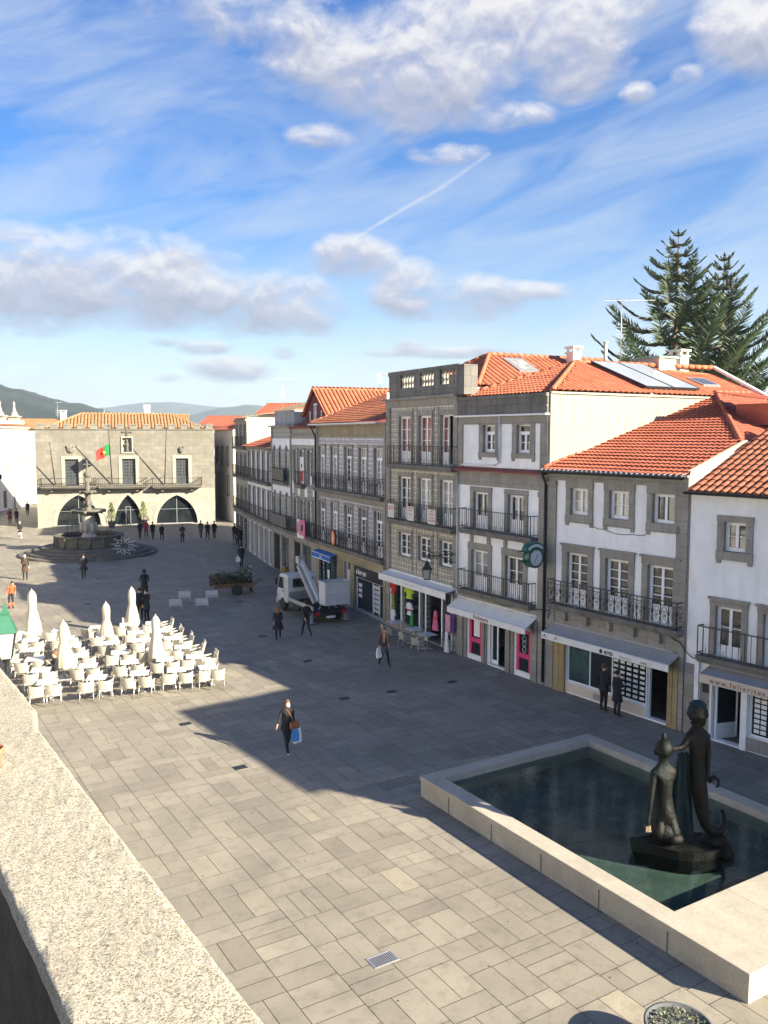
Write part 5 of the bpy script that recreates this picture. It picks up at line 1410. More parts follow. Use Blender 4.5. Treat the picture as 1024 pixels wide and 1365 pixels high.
for (u, v), lb in zip(((247,965),(320,1023),(459,931),(522,922),(603,909),(350,848),(410,881),(200,768),(131,771),(90,829),(318,802),(118,805)),
    ('at the tip of the shadow near the terrace','at the shadow edge left of the woman with shopping bags','in shade left of its twin, in the middle of the square','in shade right of its twin, in the middle of the square','near the shops below the perfume awning','left of the woman in the flared coat','behind the truck and the walking man','nearest the tall woman in black behind the parasols','beyond the parasols, below the man walking from the fountain','behind the leftmost parasol tip','by the flower cart','between the two left parasols')):
    p = gz(u, v)
    if first is None: o = first = hc.build('manhole_cover', M['iron'], None, (p.x,p.y,0), R(12))
    else: o = first.copy(); COL.objects.link(o); o.location = (p.x,p.y,0)
    tag(o, 'dark square manhole cover '+lb, 'manhole cover', 'square covers in the paving')

# ------------------------------------------------------------------ parapet in the foreground
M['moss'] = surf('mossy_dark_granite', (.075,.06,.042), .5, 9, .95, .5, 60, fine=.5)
def parapet():
    r = empty('stone_parapet', (0,0,0), 0, 'rough pale granite balcony parapet filling the lower left corner', 'parapet')
    def slab_mesh(poly, z0, z1, name, jit=.004, step=.035):
        # subdivided top with a chipped, slightly lumpy surface
        bm = bmesh.new(); vs = [bm.verts.new((x, y, z1)) for x, y in poly]; f = bm.faces.new(vs)
        if f.normal.z < 0: f.normal_flip()
        ex = bmesh.ops.extrude_face_region(bm, geom=[f]); bmesh.ops.translate(bm, verts=[e for e in ex['geom'] if isinstance(e, bmesh.types.BMVert)], vec=(0,0,z0-z1))
        bmesh.ops.recalc_face_normals(bm, faces=bm.faces)
        bmesh.ops.triangulate(bm, faces=bm.faces)
        for k in range(6):
            ed = [e for e in bm.edges if e.calc_length() > step]
            if not ed: break
            bmesh.ops.subdivide_edges(bm, edges=ed, cuts=1); bmesh.ops.triangulate(bm, faces=[q for q in bm.faces if len(q.verts) > 3])
        for v in bm.verts:
            p = v.co*22; n1 = noise.noise(p); n2 = noise.noise(v.co*70)
            v.co += Vector((noise.noise(v.co*30+Vector((5,0,0))), noise.noise(v.co*30+Vector((0,9,0))), 0))*jit*.8
            v.co.z += (n1*.6+n2*.5)*jit
        me = bpy.data.meshes.new(name); bm.to_mesh(me); bm.free()
        for q in me.polygons: q.use_smooth = True
        me.materials.append(M['parapet']); o = bpy.data.objects.new(name, me); COL.objects.link(o); o.parent = r
    Z = 9.0
    A = gz(350,1365,Z); B = gz(50,972,Z); C0 = gz(95,1365,Z); D0 = gz(0,1160,Z)
    do = (A-B).normalized(); di = (C0-D0).normalized()
    A2 = A+do*1.2; C2 = C0+di*1.2
    ed = B-do*.0
    Binn = D0-di*((D0-Vector((D0.x,B.y,0))).length*1.0) if False else D0+(-di)*((B.y-D0.y)/(-di.y))
    B2 = gz(50,950,Z); G_ = gz(0,890,Z); dd = (G_-B2).normalized(); H_ = G_+dd*2.5; w = Binn.x-B.x
    slab_mesh([(A2.x,A2.y),(B.x,B.y),(B2.x,B2.y),(H_.x,H_.y),(H_.x+w,H_.y),(Binn.x,Binn.y),(C2.x,C2.y)], 8.955, Z, 'coping_stone', step=.03)
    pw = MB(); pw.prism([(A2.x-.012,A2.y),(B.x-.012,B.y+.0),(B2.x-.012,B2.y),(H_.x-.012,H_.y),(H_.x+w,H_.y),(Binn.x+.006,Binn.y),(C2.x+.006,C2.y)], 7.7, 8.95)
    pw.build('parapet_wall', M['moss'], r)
    b = empty('loggia_building', (0,0,0), 0, 'stone loggia floor and wall under the rough granite parapet', 'building')
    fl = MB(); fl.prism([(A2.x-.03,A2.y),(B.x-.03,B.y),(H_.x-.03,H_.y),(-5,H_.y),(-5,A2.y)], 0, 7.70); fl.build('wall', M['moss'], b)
    return r
parapet()
pt = MB(); q = gz(-2,1000,9.05); pt.lathe([(.028,0),(.04,.05),(.043,.06),(.038,.062),(.034,.05)], 16, (0,0,0)); 
tag(pt.build('terracotta_cup', M['terracotta'], None, (q.x-.025,q.y,8.998)), 'orange terracotta cup on the granite parapet at the left edge', 'cup')
# ------------------------------------------------------------------ things fixed to or hung on the houses
M['paper_grey'] = surf('weathered_poster', (.60,.57,.52), .12, 5, .9); M['ink_faded'] = plain('faded_red_print', (.55,.16,.14), .8); M['orange'] = plain('orange_sign_paint', (.72,.22,.06), .5); M['paper_peach'] = plain('peach_print', (.80,.50,.32), .6); M['pinkcloth'] = surf('pink_banner_cloth', (.66,.20,.28), .2, 5, .9)
def hp(h, x, y, z):
    a = h.rotation_euler.z; return Vector((h.location.x+x*math.cos(a)-y*math.sin(a), h.location.y+x*math.sin(a)+y*math.cos(a), z))
def clock():
    p = hp(hF, -.05, -.72, 5.22); a = hF.rotation_euler.z
    r = empty('street_clock', tuple(p), a+R(90), 'round double faced green street clock on a bracket between two white houses', 'clock')
    b = MB()
    vs = []
    b.v = []; n = 24
    for k in range(2):
        yy = -.17 if k == 0 else .17
        for j in range(n): t = 2*PI*j/n; b.v.append((.40*math.cos(t), yy, .40*math.sin(t)))
    for j in range(n): b.f.append((j,(j+1) % n,n+(j+1) % n,n+j)); b.m.append(0); b.s.append(True)
    b.f += [tuple(range(n)), tuple(range(n,2*n))[::-1]]; b.m += [0,0]; b.s += [False,False]
    b.xz([(.5*math.cos(PI*k/10), .26+.36*math.sin(PI*k/10)) for k in range(11)], -.14, .14)
    b.bar((-.30,0,-.1),(-.78,0,-.1),.06,.06); b.bar((-.2,0,.3),(-.78,0,.3),.06,.06)
    b.build('clock_case', M['greenpaint'], r)
    for s in (-1, 1):
        f = MB(); f.xz([(.31*math.cos(2*PI*k/24), .31*math.sin(2*PI*k/24)) for k in range(24)], s*.172, s*.178); o = f.build('clock_face', M['clockface'], r)
        h = MB(); y = s*.182
        for k in range(12): t = 2*PI*k/12; h.bar((.25*math.cos(t),y,.25*math.sin(t)),(.29*math.cos(t),y,.29*math.sin(t)),.02,.006)
        for ang, ln, w in ((R(113),.16,.035),(R(-62),.25,.025)): h.bar((0,y,0),(-s*-1*ln*math.cos(ang),y,ln*math.sin(ang)),w,.006)
        h.build('clock_hand', M['ink_black'], o)
        g = MB(); arc = [(.44*math.cos(q), .27+.27*math.sin(q)) for q in [R(20+14*k) for k in range(11)]]; arc2 = [(.34*math.cos(q), .25+.19*math.sin(q)) for q in [R(20+14*k) for k in range(11)]]
        g.xz(arc+arc2[::-1], s*.142, s*.148); g.build('name_band', M['clockface'], r)
M['clockface'] = plain('pale_clock_dial', (.55,.60,.68), .4)
clock()
def lantern_mesh(parent, z, s=1., glass=None):
    c = MB(); c.lathe([(.30*s,z),(.27*s,z+.04*s),(.12*s,z+.22*s),(.13*s,z+.26*s),(.05*s,z+.36*s),(.02*s,z+.46*s)], 4, sm=False); 
    for k in range(4):
        t = PI/2*k; c.bar((.26*s*math.cos(t),.26*s*math.sin(t),z),(.16*s*math.cos(t),.16*s*math.sin(t),z-.48*s),.02*s,.02*s)
    c.lathe([(.17*s,z-.50*s),(.17*s,z-.46*s)], 4, sm=False)
    return c
def wall_lantern():
    p = hp(hD, 6.72, -.05, 4.55); a = hD.rotation_euler.z
    r = empty('wall_lantern', tuple(p), a, 'black wall lantern on a scrolled iron bracket above the clothes shop awning', 'lantern')
    c = MB(); c.bar((0,0,.05),(0,-1.5,.05),.04,.04)
    for q in (.3,.65,1.0,1.3): c.tube([(0,-q+.15*math.cos(2*PI*j/12),.05+.16*math.sin(2*PI*j/12)) for j in range(12)], .016, 5, closed=True)
    c.tube([(0,-.02,-.35),(0,-.3,-.28),(0,-.7,-.02),(0,-1.2,.0)], .02, 6); c.tube([(0,-1.5,.05),(0,-1.62,.15),(0,-1.5,.3),(0,-1.35,.22)], .018, 6)
    c.build('bracket', M['iron'], r)
    m = lantern_mesh(None, -.55, .95); m.v = [(x, y-1.5, z) for x, y, z in m.v]; m.bar((0,-1.5,.05),(0,-1.5,-.15),.025,.025); m.build('lantern_frame', M['iron'], r)
    g = MB(); g.lathe([(.15,-1.02),(.235,-.56)], 4, sm=False); g.v = [(x, y-1.5, z) for x, y, z in g.v]; g.build('lantern_glass', M['milk'], r)
M['milk'] = plain('milky_lantern_glass', (.30,.31,.30), .3)
wall_lantern()
def lamp_post():
    q = gz(8,835,5.2); d = Vector((q.x,q.y,0))
    sc = 19.5/max(1, math.hypot(q.x,q.y)); X, Y = -1.33, 20.2
    r = empty('street_lamp', (X,Y,0), R(45), 'green topped street lamp beside the parapet at the left edge', 'lamp')
    c = MB(); c.lathe([(.12,0),(.12,.5),(.07,.7),(.05,4.3),(.08,4.4),(.05,4.5),(.17,4.6)], 10); c.build('post', M['iron'], r)
    m = MB(); m.lathe([(.40,5.12),(.37,5.17),(.16,5.45),(.17,5.50),(.08,5.56),(.03,5.7)], 4, sm=False); m.build('lamp_hood', M['lampgreen'], r)
    m = MB(); 
    for k in range(4):
        t = PI/2*k; m.bar((.36*math.cos(t),.36*math.sin(t),5.12),(.2*math.cos(t),.2*math.sin(t),4.6),.025,.025)
    m.build('lantern_frame', M['iron'], r)
    g = MB(); g.lathe([(.19,4.6),(.34,5.12)], 4, sm=False); g.build('lamp_shade', M['milk_warm'], r); r.scale = (.8,.8,1.115)
M['milk_warm'] = plain('milky_lamp_glass', (.52,.50,.42), .3)
lamp_post()
# oval sign, banners and posters
a = hC.rotation_euler.z
p = hp(hC, 4.05, -.46, 3.95); r = empty('oval_sign', tuple(p), a, 'orange oval hanging sign on the iron balcony over the blue awning', 'sign')
m = MB(); m.xz([(.36*math.cos(2*PI*k/20), .50*math.sin(2*PI*k/20)) for k in range(20)], -.04, .04); m.build('sign_board', M['maroon'], r)
m = MB(); m.xz([(.28*math.cos(2*PI*k/20), .42*math.sin(2*PI*k/20)) for k in range(20)], -.052, -.041); m.build('sign_face', M['orange'], r)
m = MB(); m.ball((0,-.056,.12),.10,.01,.12); m.xz([(-.16,-.3),(.16,-.3),(.13,-.02),(-.13,-.02)], -.062, -.053); m.build('sign_emblem', M['paper_peach'], r)
a = hB1.rotation_euler.z
p = hp(hB1, 3.2, -.42, 3.45); r = empty('balcony_banner', tuple(p), a, 'pink and white cloth banner hung over the lower balcony of the maroon gabled house', 'banner')
m = MB(); nu = 10
for i in range(nu):
    x0 = -.75+1.7*i/nu; x1 = -.75+1.7*(i+1)/nu; y0 = .03*math.sin(i*1.3); y1 = .03*math.sin((i+1)*1.3)
    m.quad((x0,y0,-.25),(x1,y1,-.25),(x1,y1,1.0),(x0,y0,1.0), 0 if i < 3 else 1)
m.box(.25,-.05,.3,.65,-.035,.7,2); m.box(-.6,-.05,.1,-.4,-.035,.8,1); m.box(-.1,-.05,-.2,.8,-.035,.0,0)
m.build('cloth', [M['paper'], M['pinkcloth'], M['ink_black']], r)
p = hp(hB1, 2.35, .02, 7.55); r = empty('window_poster', tuple(p), a, 'white poster with a red square in an upper window of the maroon gabled house', 'poster')
m = MB(); m.box(-.35,-.05,-.75,.45,-.03,1.0); m.build('sheet', M['paper'], r)
m = MB(); m.box(-.2,-.062,-.6,.35,-.05,.1); m.box(-.1,-.062,.3,.1,-.05,.55,1); m.build('print', [M['ink_red'], M['ink_black']], r)
a = hD.rotation_euler.z
for k, (x, w, lb, lines) in enumerate(((1.3,.95,'leftmost white poster with two red lines on the second balcony of the tiled house',((.35,.8),(.15,.8))),
        (3.3,.95,'middle poster with a pink heading on the second balcony of the tiled house',((.5,.7),(.3,.5),(-.1,.3))),
        (5.3,.95,'rightmost poster with scattered red print on the second balcony of the tiled house',((.45,.4),(.2,.6),(-.1,.5),(-.35,.8))))):
    p = hp(hD, x, -.44, 6.20); r = empty('balcony_poster', tuple(p), a, lb, 'poster', 'posters tied to the balcony railing')
    w *= .72; m = MB(); m.box(-w/2,-.03,-.36,w/2,-.02,.34); m.build('sheet', M['paper_grey'], r)
    m = MB()
    for z, l in lines: m.box(-l*w/2,-.036,z*.52-.025,l*w/2,-.031,z*.52+.025)
    m.build('print', M['ink_faded'], r)
# wares hung before the clothes shop
def garment(x, y, z, s, c1, c2, lb, kind=0, h=hD):
    p = hp(h, x, y, z); r = empty('garment', tuple(p), h.rotation_euler.z+random.uniform(-.2,.2), lb, 'clothing', 'wares hung out before the clothes shop')
    m = MB()
    if kind == 0:
        m.lathe([(.05,.0),(.16,-.05),(.17,-.3),(.15,-.5),(.2,-.62)], 12, sx=s, sy=.4*s, fold=.06, nf=6)
        for g in (-1, 1): m.tube([(g*.14*s,0,-.06),(g*.26*s,0,-.34)], [.06*s,.045*s], 6)
    elif kind == 1: m.lathe([(.03,0),(.1,-.05),(.12,-.4),(.2,-.95)], 12, sx=s, sy=.45*s, fold=.12, nf=6)
    else: m.box(-.22*s,-.02,-.9,.22*s,.02,0)
    m.build('cloth', c1, r)
    hgr = MB(); hgr.tube([(-.15,0,-.02),(0,0,.05),(.15,0,-.02)], .008, 4); hgr.tube([(0,0,.05),(0,0,.14),(.03,0,.16)], .006, 4); hgr.build('hanger', M['iron'], r)
    if c2:
        b = MB(); b.lathe([(.165*s,-.32),(.172*s,-.42)], 12, sy=.42); b.build('sash', c2, r)
for nm, c in (('red_cloth',(.55,.03,.03)),('lime_cloth',(.50,.62,.05)),('green_cloth',(.04,.30,.06)),('pinkcloth2',(.70,.16,.28)),('white_cloth',(.75,.73,.72)),('purple_cloth',(.10,.05,.20)),('olive_cloth',(.22,.25,.05)),('rose_cloth',(.62,.30,.38))): M[nm] = surf(nm, c, .2, 6, .9)
garment(.95,-.12,2.45,1.1,M['red_cloth'],None,'bright red garment hung at the far end of the clothes shop front')
garment(1.0,-.15,1.85,1.0,M['olive_cloth'],None,'olive green garment hung below the red one',1)
garment(1.05,-.2,1.05,.9,M['white_cloth'],None,'white garment hung low at the far end of the shop front')
garment(2.75,-.2,2.5,1.3,M['lime_cloth'],None,'lime green garment hung over the shop window middle')
garment(2.85,-.25,1.7,1.1,M['white_cloth'],M['red_cloth'],'white garment with red band hung under the lime one')
garment(3.05,-.22,1.25,1.2,M['green_cloth'],None,'green skirt hung under the white garment with red band',1)
garment(4.75,.12,1.6,1.3,M['pinkcloth2'],M['red_cloth'],'pink garment with red band standing in the shop doorway',1)
garment(6.45,-.25,1.75,1.0,M['rose_cloth'],None,'rose patterned towel hung at the near end of the shop',2)
garment(6.68,-.2,1.85,.9,M['purple_cloth'],None,'dark purple towel hung at the near end of the shop',2)
garment(6.55,-.38,1.0,1.0,M['white_cloth'],None,'white cloth hung low under the rose towel',1)

# ------------------------------------------------------------------ cafe furniture
def make_chair():
    r = empty('cafe_chair'); W = M['chairwhite']
    s = MB(); s.box(-.26,-.25,.40,.26,.24,.46); s.box(-.265,-.255,.32,.265,-.23,.40); s.box(-.265,-.23,.32,-.245,.24,.40); s.box(.245,-.23,.32,.265,.24,.40)
    s.build('seat', W, r, bevel=.015)
    b = MB(); nu, nv = 9, 6; P = []
    for off in (0, .03):
        for j in range(nv):
            for i in range(nu):
                u = -1+2*i/(nu-1); v = j/(nv-1)
                P.append((.26*u*(1+.14*v), .25+.12*v-.10*u*u*(1-.3*v)+off*(1-.5*u*u), .40+.44*v+.075*u*u*v))
    n = nu*nv
    for o in (0, n):
        b.add(P[o:o+n], [((j*nu+i),(j*nu+i+1),((j+1)*nu+i+1),((j+1)*nu+i)) if o == 0 else ((j*nu+i),((j+1)*nu+i),((j+1)*nu+i+1),(j*nu+i+1)) for j in range(nv-1) for i in range(nu-1)], 0, True)
    top = [(nv-1)*nu+i for i in range(nu)]
    b.add([P[i] for i in top]+[P[n+i] for i in top], [(i,i+1,nu+i+1,nu+i) for i in range(nu-1)])
    b.build('backrest', W, r)
    for sx in (-1, 1):
        a = MB(); a.tube([(sx*.285,.20,.66),(sx*.295,.0,.655),(sx*.285,-.2,.64),(sx*.275,-.25,.58),(sx*.265,-.25,.44)], .026, 6)
        a.add([(sx*.272,.2,.64),(sx*.28,-.16,.63),(sx*.27,-.2,.5),(sx*.262,.2,.5)], [(0,1,2,3)])
        a.build('armrest', W, r)
        for y, y2 in ((-.22,-.27),(.20,.29)):
            l = MB(); l.tube([(sx*.245,y,.42),(sx*.275,y2,.0)], [.020,.015], 6); l.build('leg', M['alu'] if y > 0 else W, r)
    return r
def make_table():
    r = empty('cafe_table')
    t = MB(); t.box(-.36,-.36,.71,.36,.36,.735); t.build('tabletop', M['tablewhite'], r, bevel=.008)
    l = MB(); l.tube([(0,0,.05),(0,0,.71)], .032, 8); l.build('column', M['alu'], r)
    for k in range(4):
        a = PI/2*k+PI/4; f = MB(); f.tube([(0,0,.08),(.34*math.cos(a),.34*math.sin(a),.02)], [.028,.018], 6); f.build('foot', M['alu'], r)
    return r
chair0 = make_chair(); table0 = make_table(); used = {'c': False, 't': False}
def put(src, key, loc, rz, label, cat, group):
    o = src if not used[key] else copy_tree(src); used[key] = True
    o.location = loc; o.rotation_euler.z = rz
    if key == 'c': o.scale = (.94,.94,.96)
    return tag(o, label, cat, group)
RN = ['front row','second row','third row','fourth row','fifth row','back row']
CN = ['leftmost table','second table from left','middle table','second table from right','rightmost table']
X0 = [-.87,.91,2.5,3.92,5.14]; YR = [34.15,35.95,37.85,39.7,41.45,43.25]
rn = random.Random(11)
for j in range(6):
    for i in range(5):
        x = X0[i]-.14*(YR[j]-34.1)*(1.05 if i < 2 else 1.0); y = YR[j]+rn.uniform(-.08,.08)+.06*i*0
        if i == 0 and j > 3: x += .25
        rot = R(rn.uniform(-5,5)-6)
        seated = (i == 0 and j == 1)
        put(table0, 't', (x,y,0), rot, 'white square cafe table, %s, %s of the terrace' % (CN[i], RN[j]), 'table', 'white tables of the cafe terrace')
        spots = []
        if i == 4 and j > 0:
            spots = [((.62,-.30), PI/2, 'right side, near seat'), ((.62,.32), PI/2, 'right side, far seat'), ((-.3,-.62), 0, 'near side')]
        elif i == 4: spots = [((-.31,-.62), 0, 'near side, left seat'), ((.33,-.60), 0, 'near side, right seat'), ((.2,.66), PI, 'far side')]
        else:
            spots = [((-.32,-.62), 0, 'near side, left seat'), ((.33,-.60), 0, 'near side, right seat')]
            if (i+j) % 4 == 0 and j not in (2,): spots.append(((.0,.66), PI, 'far side'))
        if i == 0 and j > 1: spots.append(((-.66,.1), -PI/2, 'left side'))
        for (dx, dy), a, sd in spots:
            if i == 4 and 'right side' in sd: a = PI/2
            a += rn.uniform(-.28,.28)
            c = math.cos(rot); s = math.sin(rot); px = x+dx*c-dy*s+rn.uniform(-.05,.05); py = y+dx*s+dy*c+rn.uniform(-.05,.05)
            # chair faces -y by itself; a turns it to look at the table
            put(chair0, 'c', (px,py,0), a+PI+rot, 'white woven armchair, %s, %s, %s' % (sd, CN[i], RN[j]), 'chair', 'white armchairs of the cafe terrace')
def make_parasol():
    r = empty('closed_parasol')
    c = MB(); c.lathe([(.03,.42),(.34,.46),(.36,.6),(.31,.95),(.23,1.35),(.165,1.58),(.175,1.85),(.185,2.05),(.165,2.25),(.10,2.38),(.03,2.45)], 24, fold=.10, nf=8); c.build('canopy', M['canvas'], r)
    s = MB(); s.lathe([(.178,1.52),(.182,1.6)], 16); s.build('tie_strap', M['canvas'], r)
    p = MB(); p.tube([(0,0,.05),(0,0,.5)], .028, 8); p.tube([(0,0,2.4),(0,0,2.52)], .022, 6); p.build('pole', M['alu'], r)
    b = MB(); b.box(-.3,-.3,0,.3,.3,.07); b.build('base', M['steel'], r, bevel=.02)
    return r
par = None
for (u, v, hgt, lb) in ((45,860,2.72,'leftmost closed parasol, tallest, by the green lamp'),(87,905,2.46,'closed parasol nearest the seated man'),(143,868,2.34,'closed cream parasol in the middle of the terrace'),(177,845,2.42,'closed parasol at the back beside two people in black'),(209,895,2.46,'closed parasol at the front right, near the rightmost tables')):
    q = gz(u, v)
    if par is None: par = o = make_parasol()
    else: o = copy_tree(par)
    o.location = (q.x,q.y,0); o.rotation_euler.z = random.uniform(0,3); k = hgt/2.5; o.scale = (k,k,k)
    tag(o, lb, 'parasol', 'closed cream parasols')
mn = MB(); 
for k in range(5): mn.box(-.12+k*.055,-.01,.25,-.09+k*.055,.01,.38)
mn.box(-.15,-.02,.2,.16,.02,.23); mn.box(-.15,-.02,.4,.16,.02,.43); mn.tube([(-.13,0,0),(-.13,0,.4)],.015,6); mn.tube([(.14,0,0),(.14,0,.4)],.015,6)
q = gz(147,893); tag(mn.build('menu_stand', M['iron'], None, (q.x,q.y,0)), 'small black menu stand between the terrace tables', 'menu stand')
# low pale benches out on the square
def make_bench():
    r = empty('low_bench')
    s = MB(); s.box(-.36,-.22,.36,.36,.2,.42); s.build('seat', M['bench'], r, bevel=.01)
    b = MB(); b.bar((-.36,.22,.62),(.36,.22,.62),.03,.28); b.build('backrest', M['bench'], r)
    for sx in (-1, 1):
        for y in (-.18,.2): l = MB(); l.tube([(sx*.32,y,.0),(sx*.32,y,.5 if y > 0 else .36)], .016, 6); l.build('leg', M['steel'], r)
    return r
M['bench'] = surf('pale_grey_bench_board', (.42,.43,.44), .1, 4, .7)
b0 = None
for (u, v), lb in zip(((235,815),(247,804),(270,814),(283,803)), ('front left of the four','back left of the four','front right of the four','back right of the four, nearest the cart')):
    q = gz(u, v)
    if b0 is None: b0 = o = make_bench()
    else: o = copy_tree(b0)
    o.location = (q.x,q.y,0); o.rotation_euler.z = R(165); tag(o, 'pale low seat on the shaded square, '+lb, 'seat', 'pale low seats on the square')
# little white tables and stools before the clothes shop
for k, (x, lb) in enumerate(((2.55,'far one of the three'),(4.35,'middle one of the three'),(5.6,'near one of the three'))):
    o = copy_tree(table0); p = hp(hD, x, -.85, 0); o.location = p; o.rotation_euler.z = hD.rotation_euler.z; tag(o, 'small white table before the clothes shop, '+lb, 'table', 'white tables before the clothes shop')
    for g, nm in ((-.1,'out'),):
        o = copy_tree(chair0); p = hp(hD, x+.1, -1.42, 0); o.location = p; o.rotation_euler.z = hD.rotation_euler.z+PI+.3*(k-1); o.scale = (.85,.85,.85)
        tag(o, 'small white chair before the clothes shop, at the '+('far','middle','near')[k]+' table', 'chair', 'white chairs before the clothes shop')
# round planter at the bottom edge
def planter():
    q = gz(905,1366,.55); r = empty('round_planter', (q.x,q.y,0), 0, 'round grey planter full of small succulents at the bottom edge', 'planter')
    p = MB(); p.lathe([(.34,0),(.44,.3),(.50,.50),(.545,.53),(.545,.57),(.50,.57),(.47,.50),(.02,.49)], 36); p.build('pot', M['potgrey'], r)
    l = MB(); rnd = random.Random(5)
    for k in range(650):
        ra = .46*math.sqrt(rnd.random()); t = rnd.uniform(0,2*PI); x, y = ra*math.cos(t), ra*math.sin(t); z = .50+.07*(1-(ra/.46)**2)+rnd.uniform(0,.05)
        d = Vector((rnd.gauss(0,1),rnd.gauss(0,1),rnd.uniform(.2,1.4))).normalized(); s = d.cross(Vector((0,0,1))).normalized(); c = Vector((x,y,z)); e = rnd.uniform(.022,.045)
        l.add([c-s*e*.45, c+d*e*.7-s*e*.3, c+d*e*1.4, c+d*e*.7+s*e*.3, c+s*e*.45], [(0,1,2,3,4)], rnd.choice((0,0,1,1,2)))
    o = l.build('succulent', [M['leaf_pale'], M['leafbright'], M['leafbrown']], r); o['kind'] = 'stuff'
M['potgrey'] = surf('grey_fibre_pot', (.11,.115,.12), .15, 4, .7)
M['leafbright'] = leaf_mat('pale_succulent_tip', (.18,.21,.13), (.32,.34,.24)); M['leafbrown'] = leaf_mat('brown_succulent', (.12,.08,.05), (.2,.13,.08))
planter()
# potted shrubs at the hall door
sh = None
for (u, lb) in ((147.5,'left of the middle arch of the hall'),(190,'right of the middle arch of the hall')):
    q = gz(u, 700)
    if sh is None:
        sh = o = empty('potted_shrub'); p = MB(); p.lathe([(.3,0),(.42,.6),(.44,.66),(.36,.66),(.02,.6)], 14); p.build('pot', M['fount_stone'], o)
        l = MB(); rnd = random.Random(9)
        for k in range(900):
            t = rnd.uniform(0,2*PI); zz = rnd.random(); ra = .62*(1-zz)**.7*math.sqrt(rnd.random())+.05; c = Vector((ra*math.cos(t),ra*math.sin(t),.65+2.1*zz))
            d = Vector((rnd.gauss(0,1),rnd.gauss(0,1),rnd.gauss(.4,1))).normalized(); s = d.orthogonal().normalized(); e = rnd.uniform(.05,.11)
            l.add([c-s*e*.4,c+d*e,c+s*e*.4,c-d*e*.5], [(0,1,2,3)])
        l.build('foliage', M['leaf'], o); tk = MB(); tk.tube([(0,0,.6),(0,0,2.2)], .04, 6); tk.build('stem', M['bark'], o)
    else: o = copy_tree(sh)
    o.location = (q.x,97.0,0); tag(o, 'tall leafy shrub in a stone pot '+lb, 'plant', 'potted shrubs at the hall')
# Christmas arch over the alley
ca = MB()
for y in (0, .25):
    pts = [(1.6*math.cos(PI*k/14), y, 5.6+2.0*math.sin(PI*k/14)) for k in range(15)]; ca.tube(pts, .045, 6)
    ca.tube([(1.15*math.cos(PI*k/14), y, 5.6+1.45*math.sin(PI*k/14)) for k in range(15)], .035, 6)
    ca.tube([(-1.6,y,5.6),(1.6,y,5.6)], .045, 6)
for k in range(1, 14): t = PI*k/14; ca.tube([(1.15*math.cos(t),.12,5.6+1.45*math.sin(t)),(1.6*math.cos(t),.12,5.6+2.0*math.sin(t))], .025, 5)
ca.tube([(1.6,.1,5.6),(3.2,.1,5.7)], .02, 4); ca.tube([(-1.6,.1,5.6),(-2.5,.1,5.8)], .02, 4)
q = Vector((18.9,104.5,0)); tag(ca.build('street_decoration', M['ink_white'], None, tuple(q)), 'white half round light garland frame spanning the alley', 'decoration')
# roof aerials
def aerial(p, h, lb, w=1.6, rz=.3):
    m = MB(); m.tube([(0,0,0),(0,0,h)], .02, 6); m.bar((-w*.35,0,h-.1),(w*.65,0,h-.02),.018,.018)
    for k in range(9): x = -w*.3+w*.9*k/8; m.bar((x,-.22,h-.06),(x,.22,h-.06),.012,.012)
    for k in range(5): m.bar((-.25,0,h*.45+k*.16),(.25,0,h*.45+k*.16),.01,.01)
    tag(m.build('roof_aerial', M['steel'], None, p, rz), lb, 'aerial', 'television aerials on the roofs')
aerial(tuple(hp(hE, 2.0, 8.0, 13.1)), 3.3, 'tall television aerial on the orange roof left of the trees', 2.6, -.2)
aerial(tuple(hp(hB1, 2.6, 5.5, 13.0)), 1.2, 'small aerial behind the ridge of the maroon gabled house', 1.0)
aerial(tuple(hp(hA2, 2.5, 4, 12.0)), 3.2, 'thin aerial on the pale roof at the end of the row', 2.0)
aerial((-.6,112,11.0), 3.0, 'thin aerial mast behind the left part of the hall roof', .8)
aerial((4.8,112,11.2), 2.4, 'shorter aerial mast behind the middle of the hall roof', .6)

# cables slung along the fronts
def cable(pts, lb, r=.018):
    P = []
    for a, b in zip(pts, pts[1:]):
        for k in range(8):
            q = k/8; p = a.lerp(b, q); p.z -= .18*math.sin(PI*q)*min(1.5, (b-a).length/3); P.append(p)
    P.append(pts[-1]); m = MB(); m.tube(P, r, 5); tag(m.build('cable', M['black']), lb, 'cable', 'cables slung along the house fronts')
cable([hp(hE,4.9,-.10,3.0), hp(hE,5.6,-.12,3.05), hp(hF,.3,-.12,3.15), hp(hF,.2,-.12,2.75)], 'black cable looped between the perfume shop and the RITES shop')
cable([hp(hF,5.9,-.14,3.25), hp(hF,6.4,-.14,3.05), hp(hG,.3,-.12,2.65), hp(hG,1.6,-.1,2.68), hp(hG,3.2,-.1,2.66)], 'black cable running from the RITES house to under the right edge balcony')
cable([hp(hF,2.35,-.05,6.62), hp(hF,2.9,-.05,6.55), hp(hF,4.2,-.05,6.5), hp(hF,4.8,-.05,6.55)], 'thin cable between the upper windows of the scrolled balcony house', .010)
cable([hp(hD,6.5,-.15,3.25), hp(hE,.4,-.12,3.02), hp(hE,2.2,-.12,2.98), hp(hE,4.8,-.10,3.0)], 'black cable along the wall over the perfume shop awning')
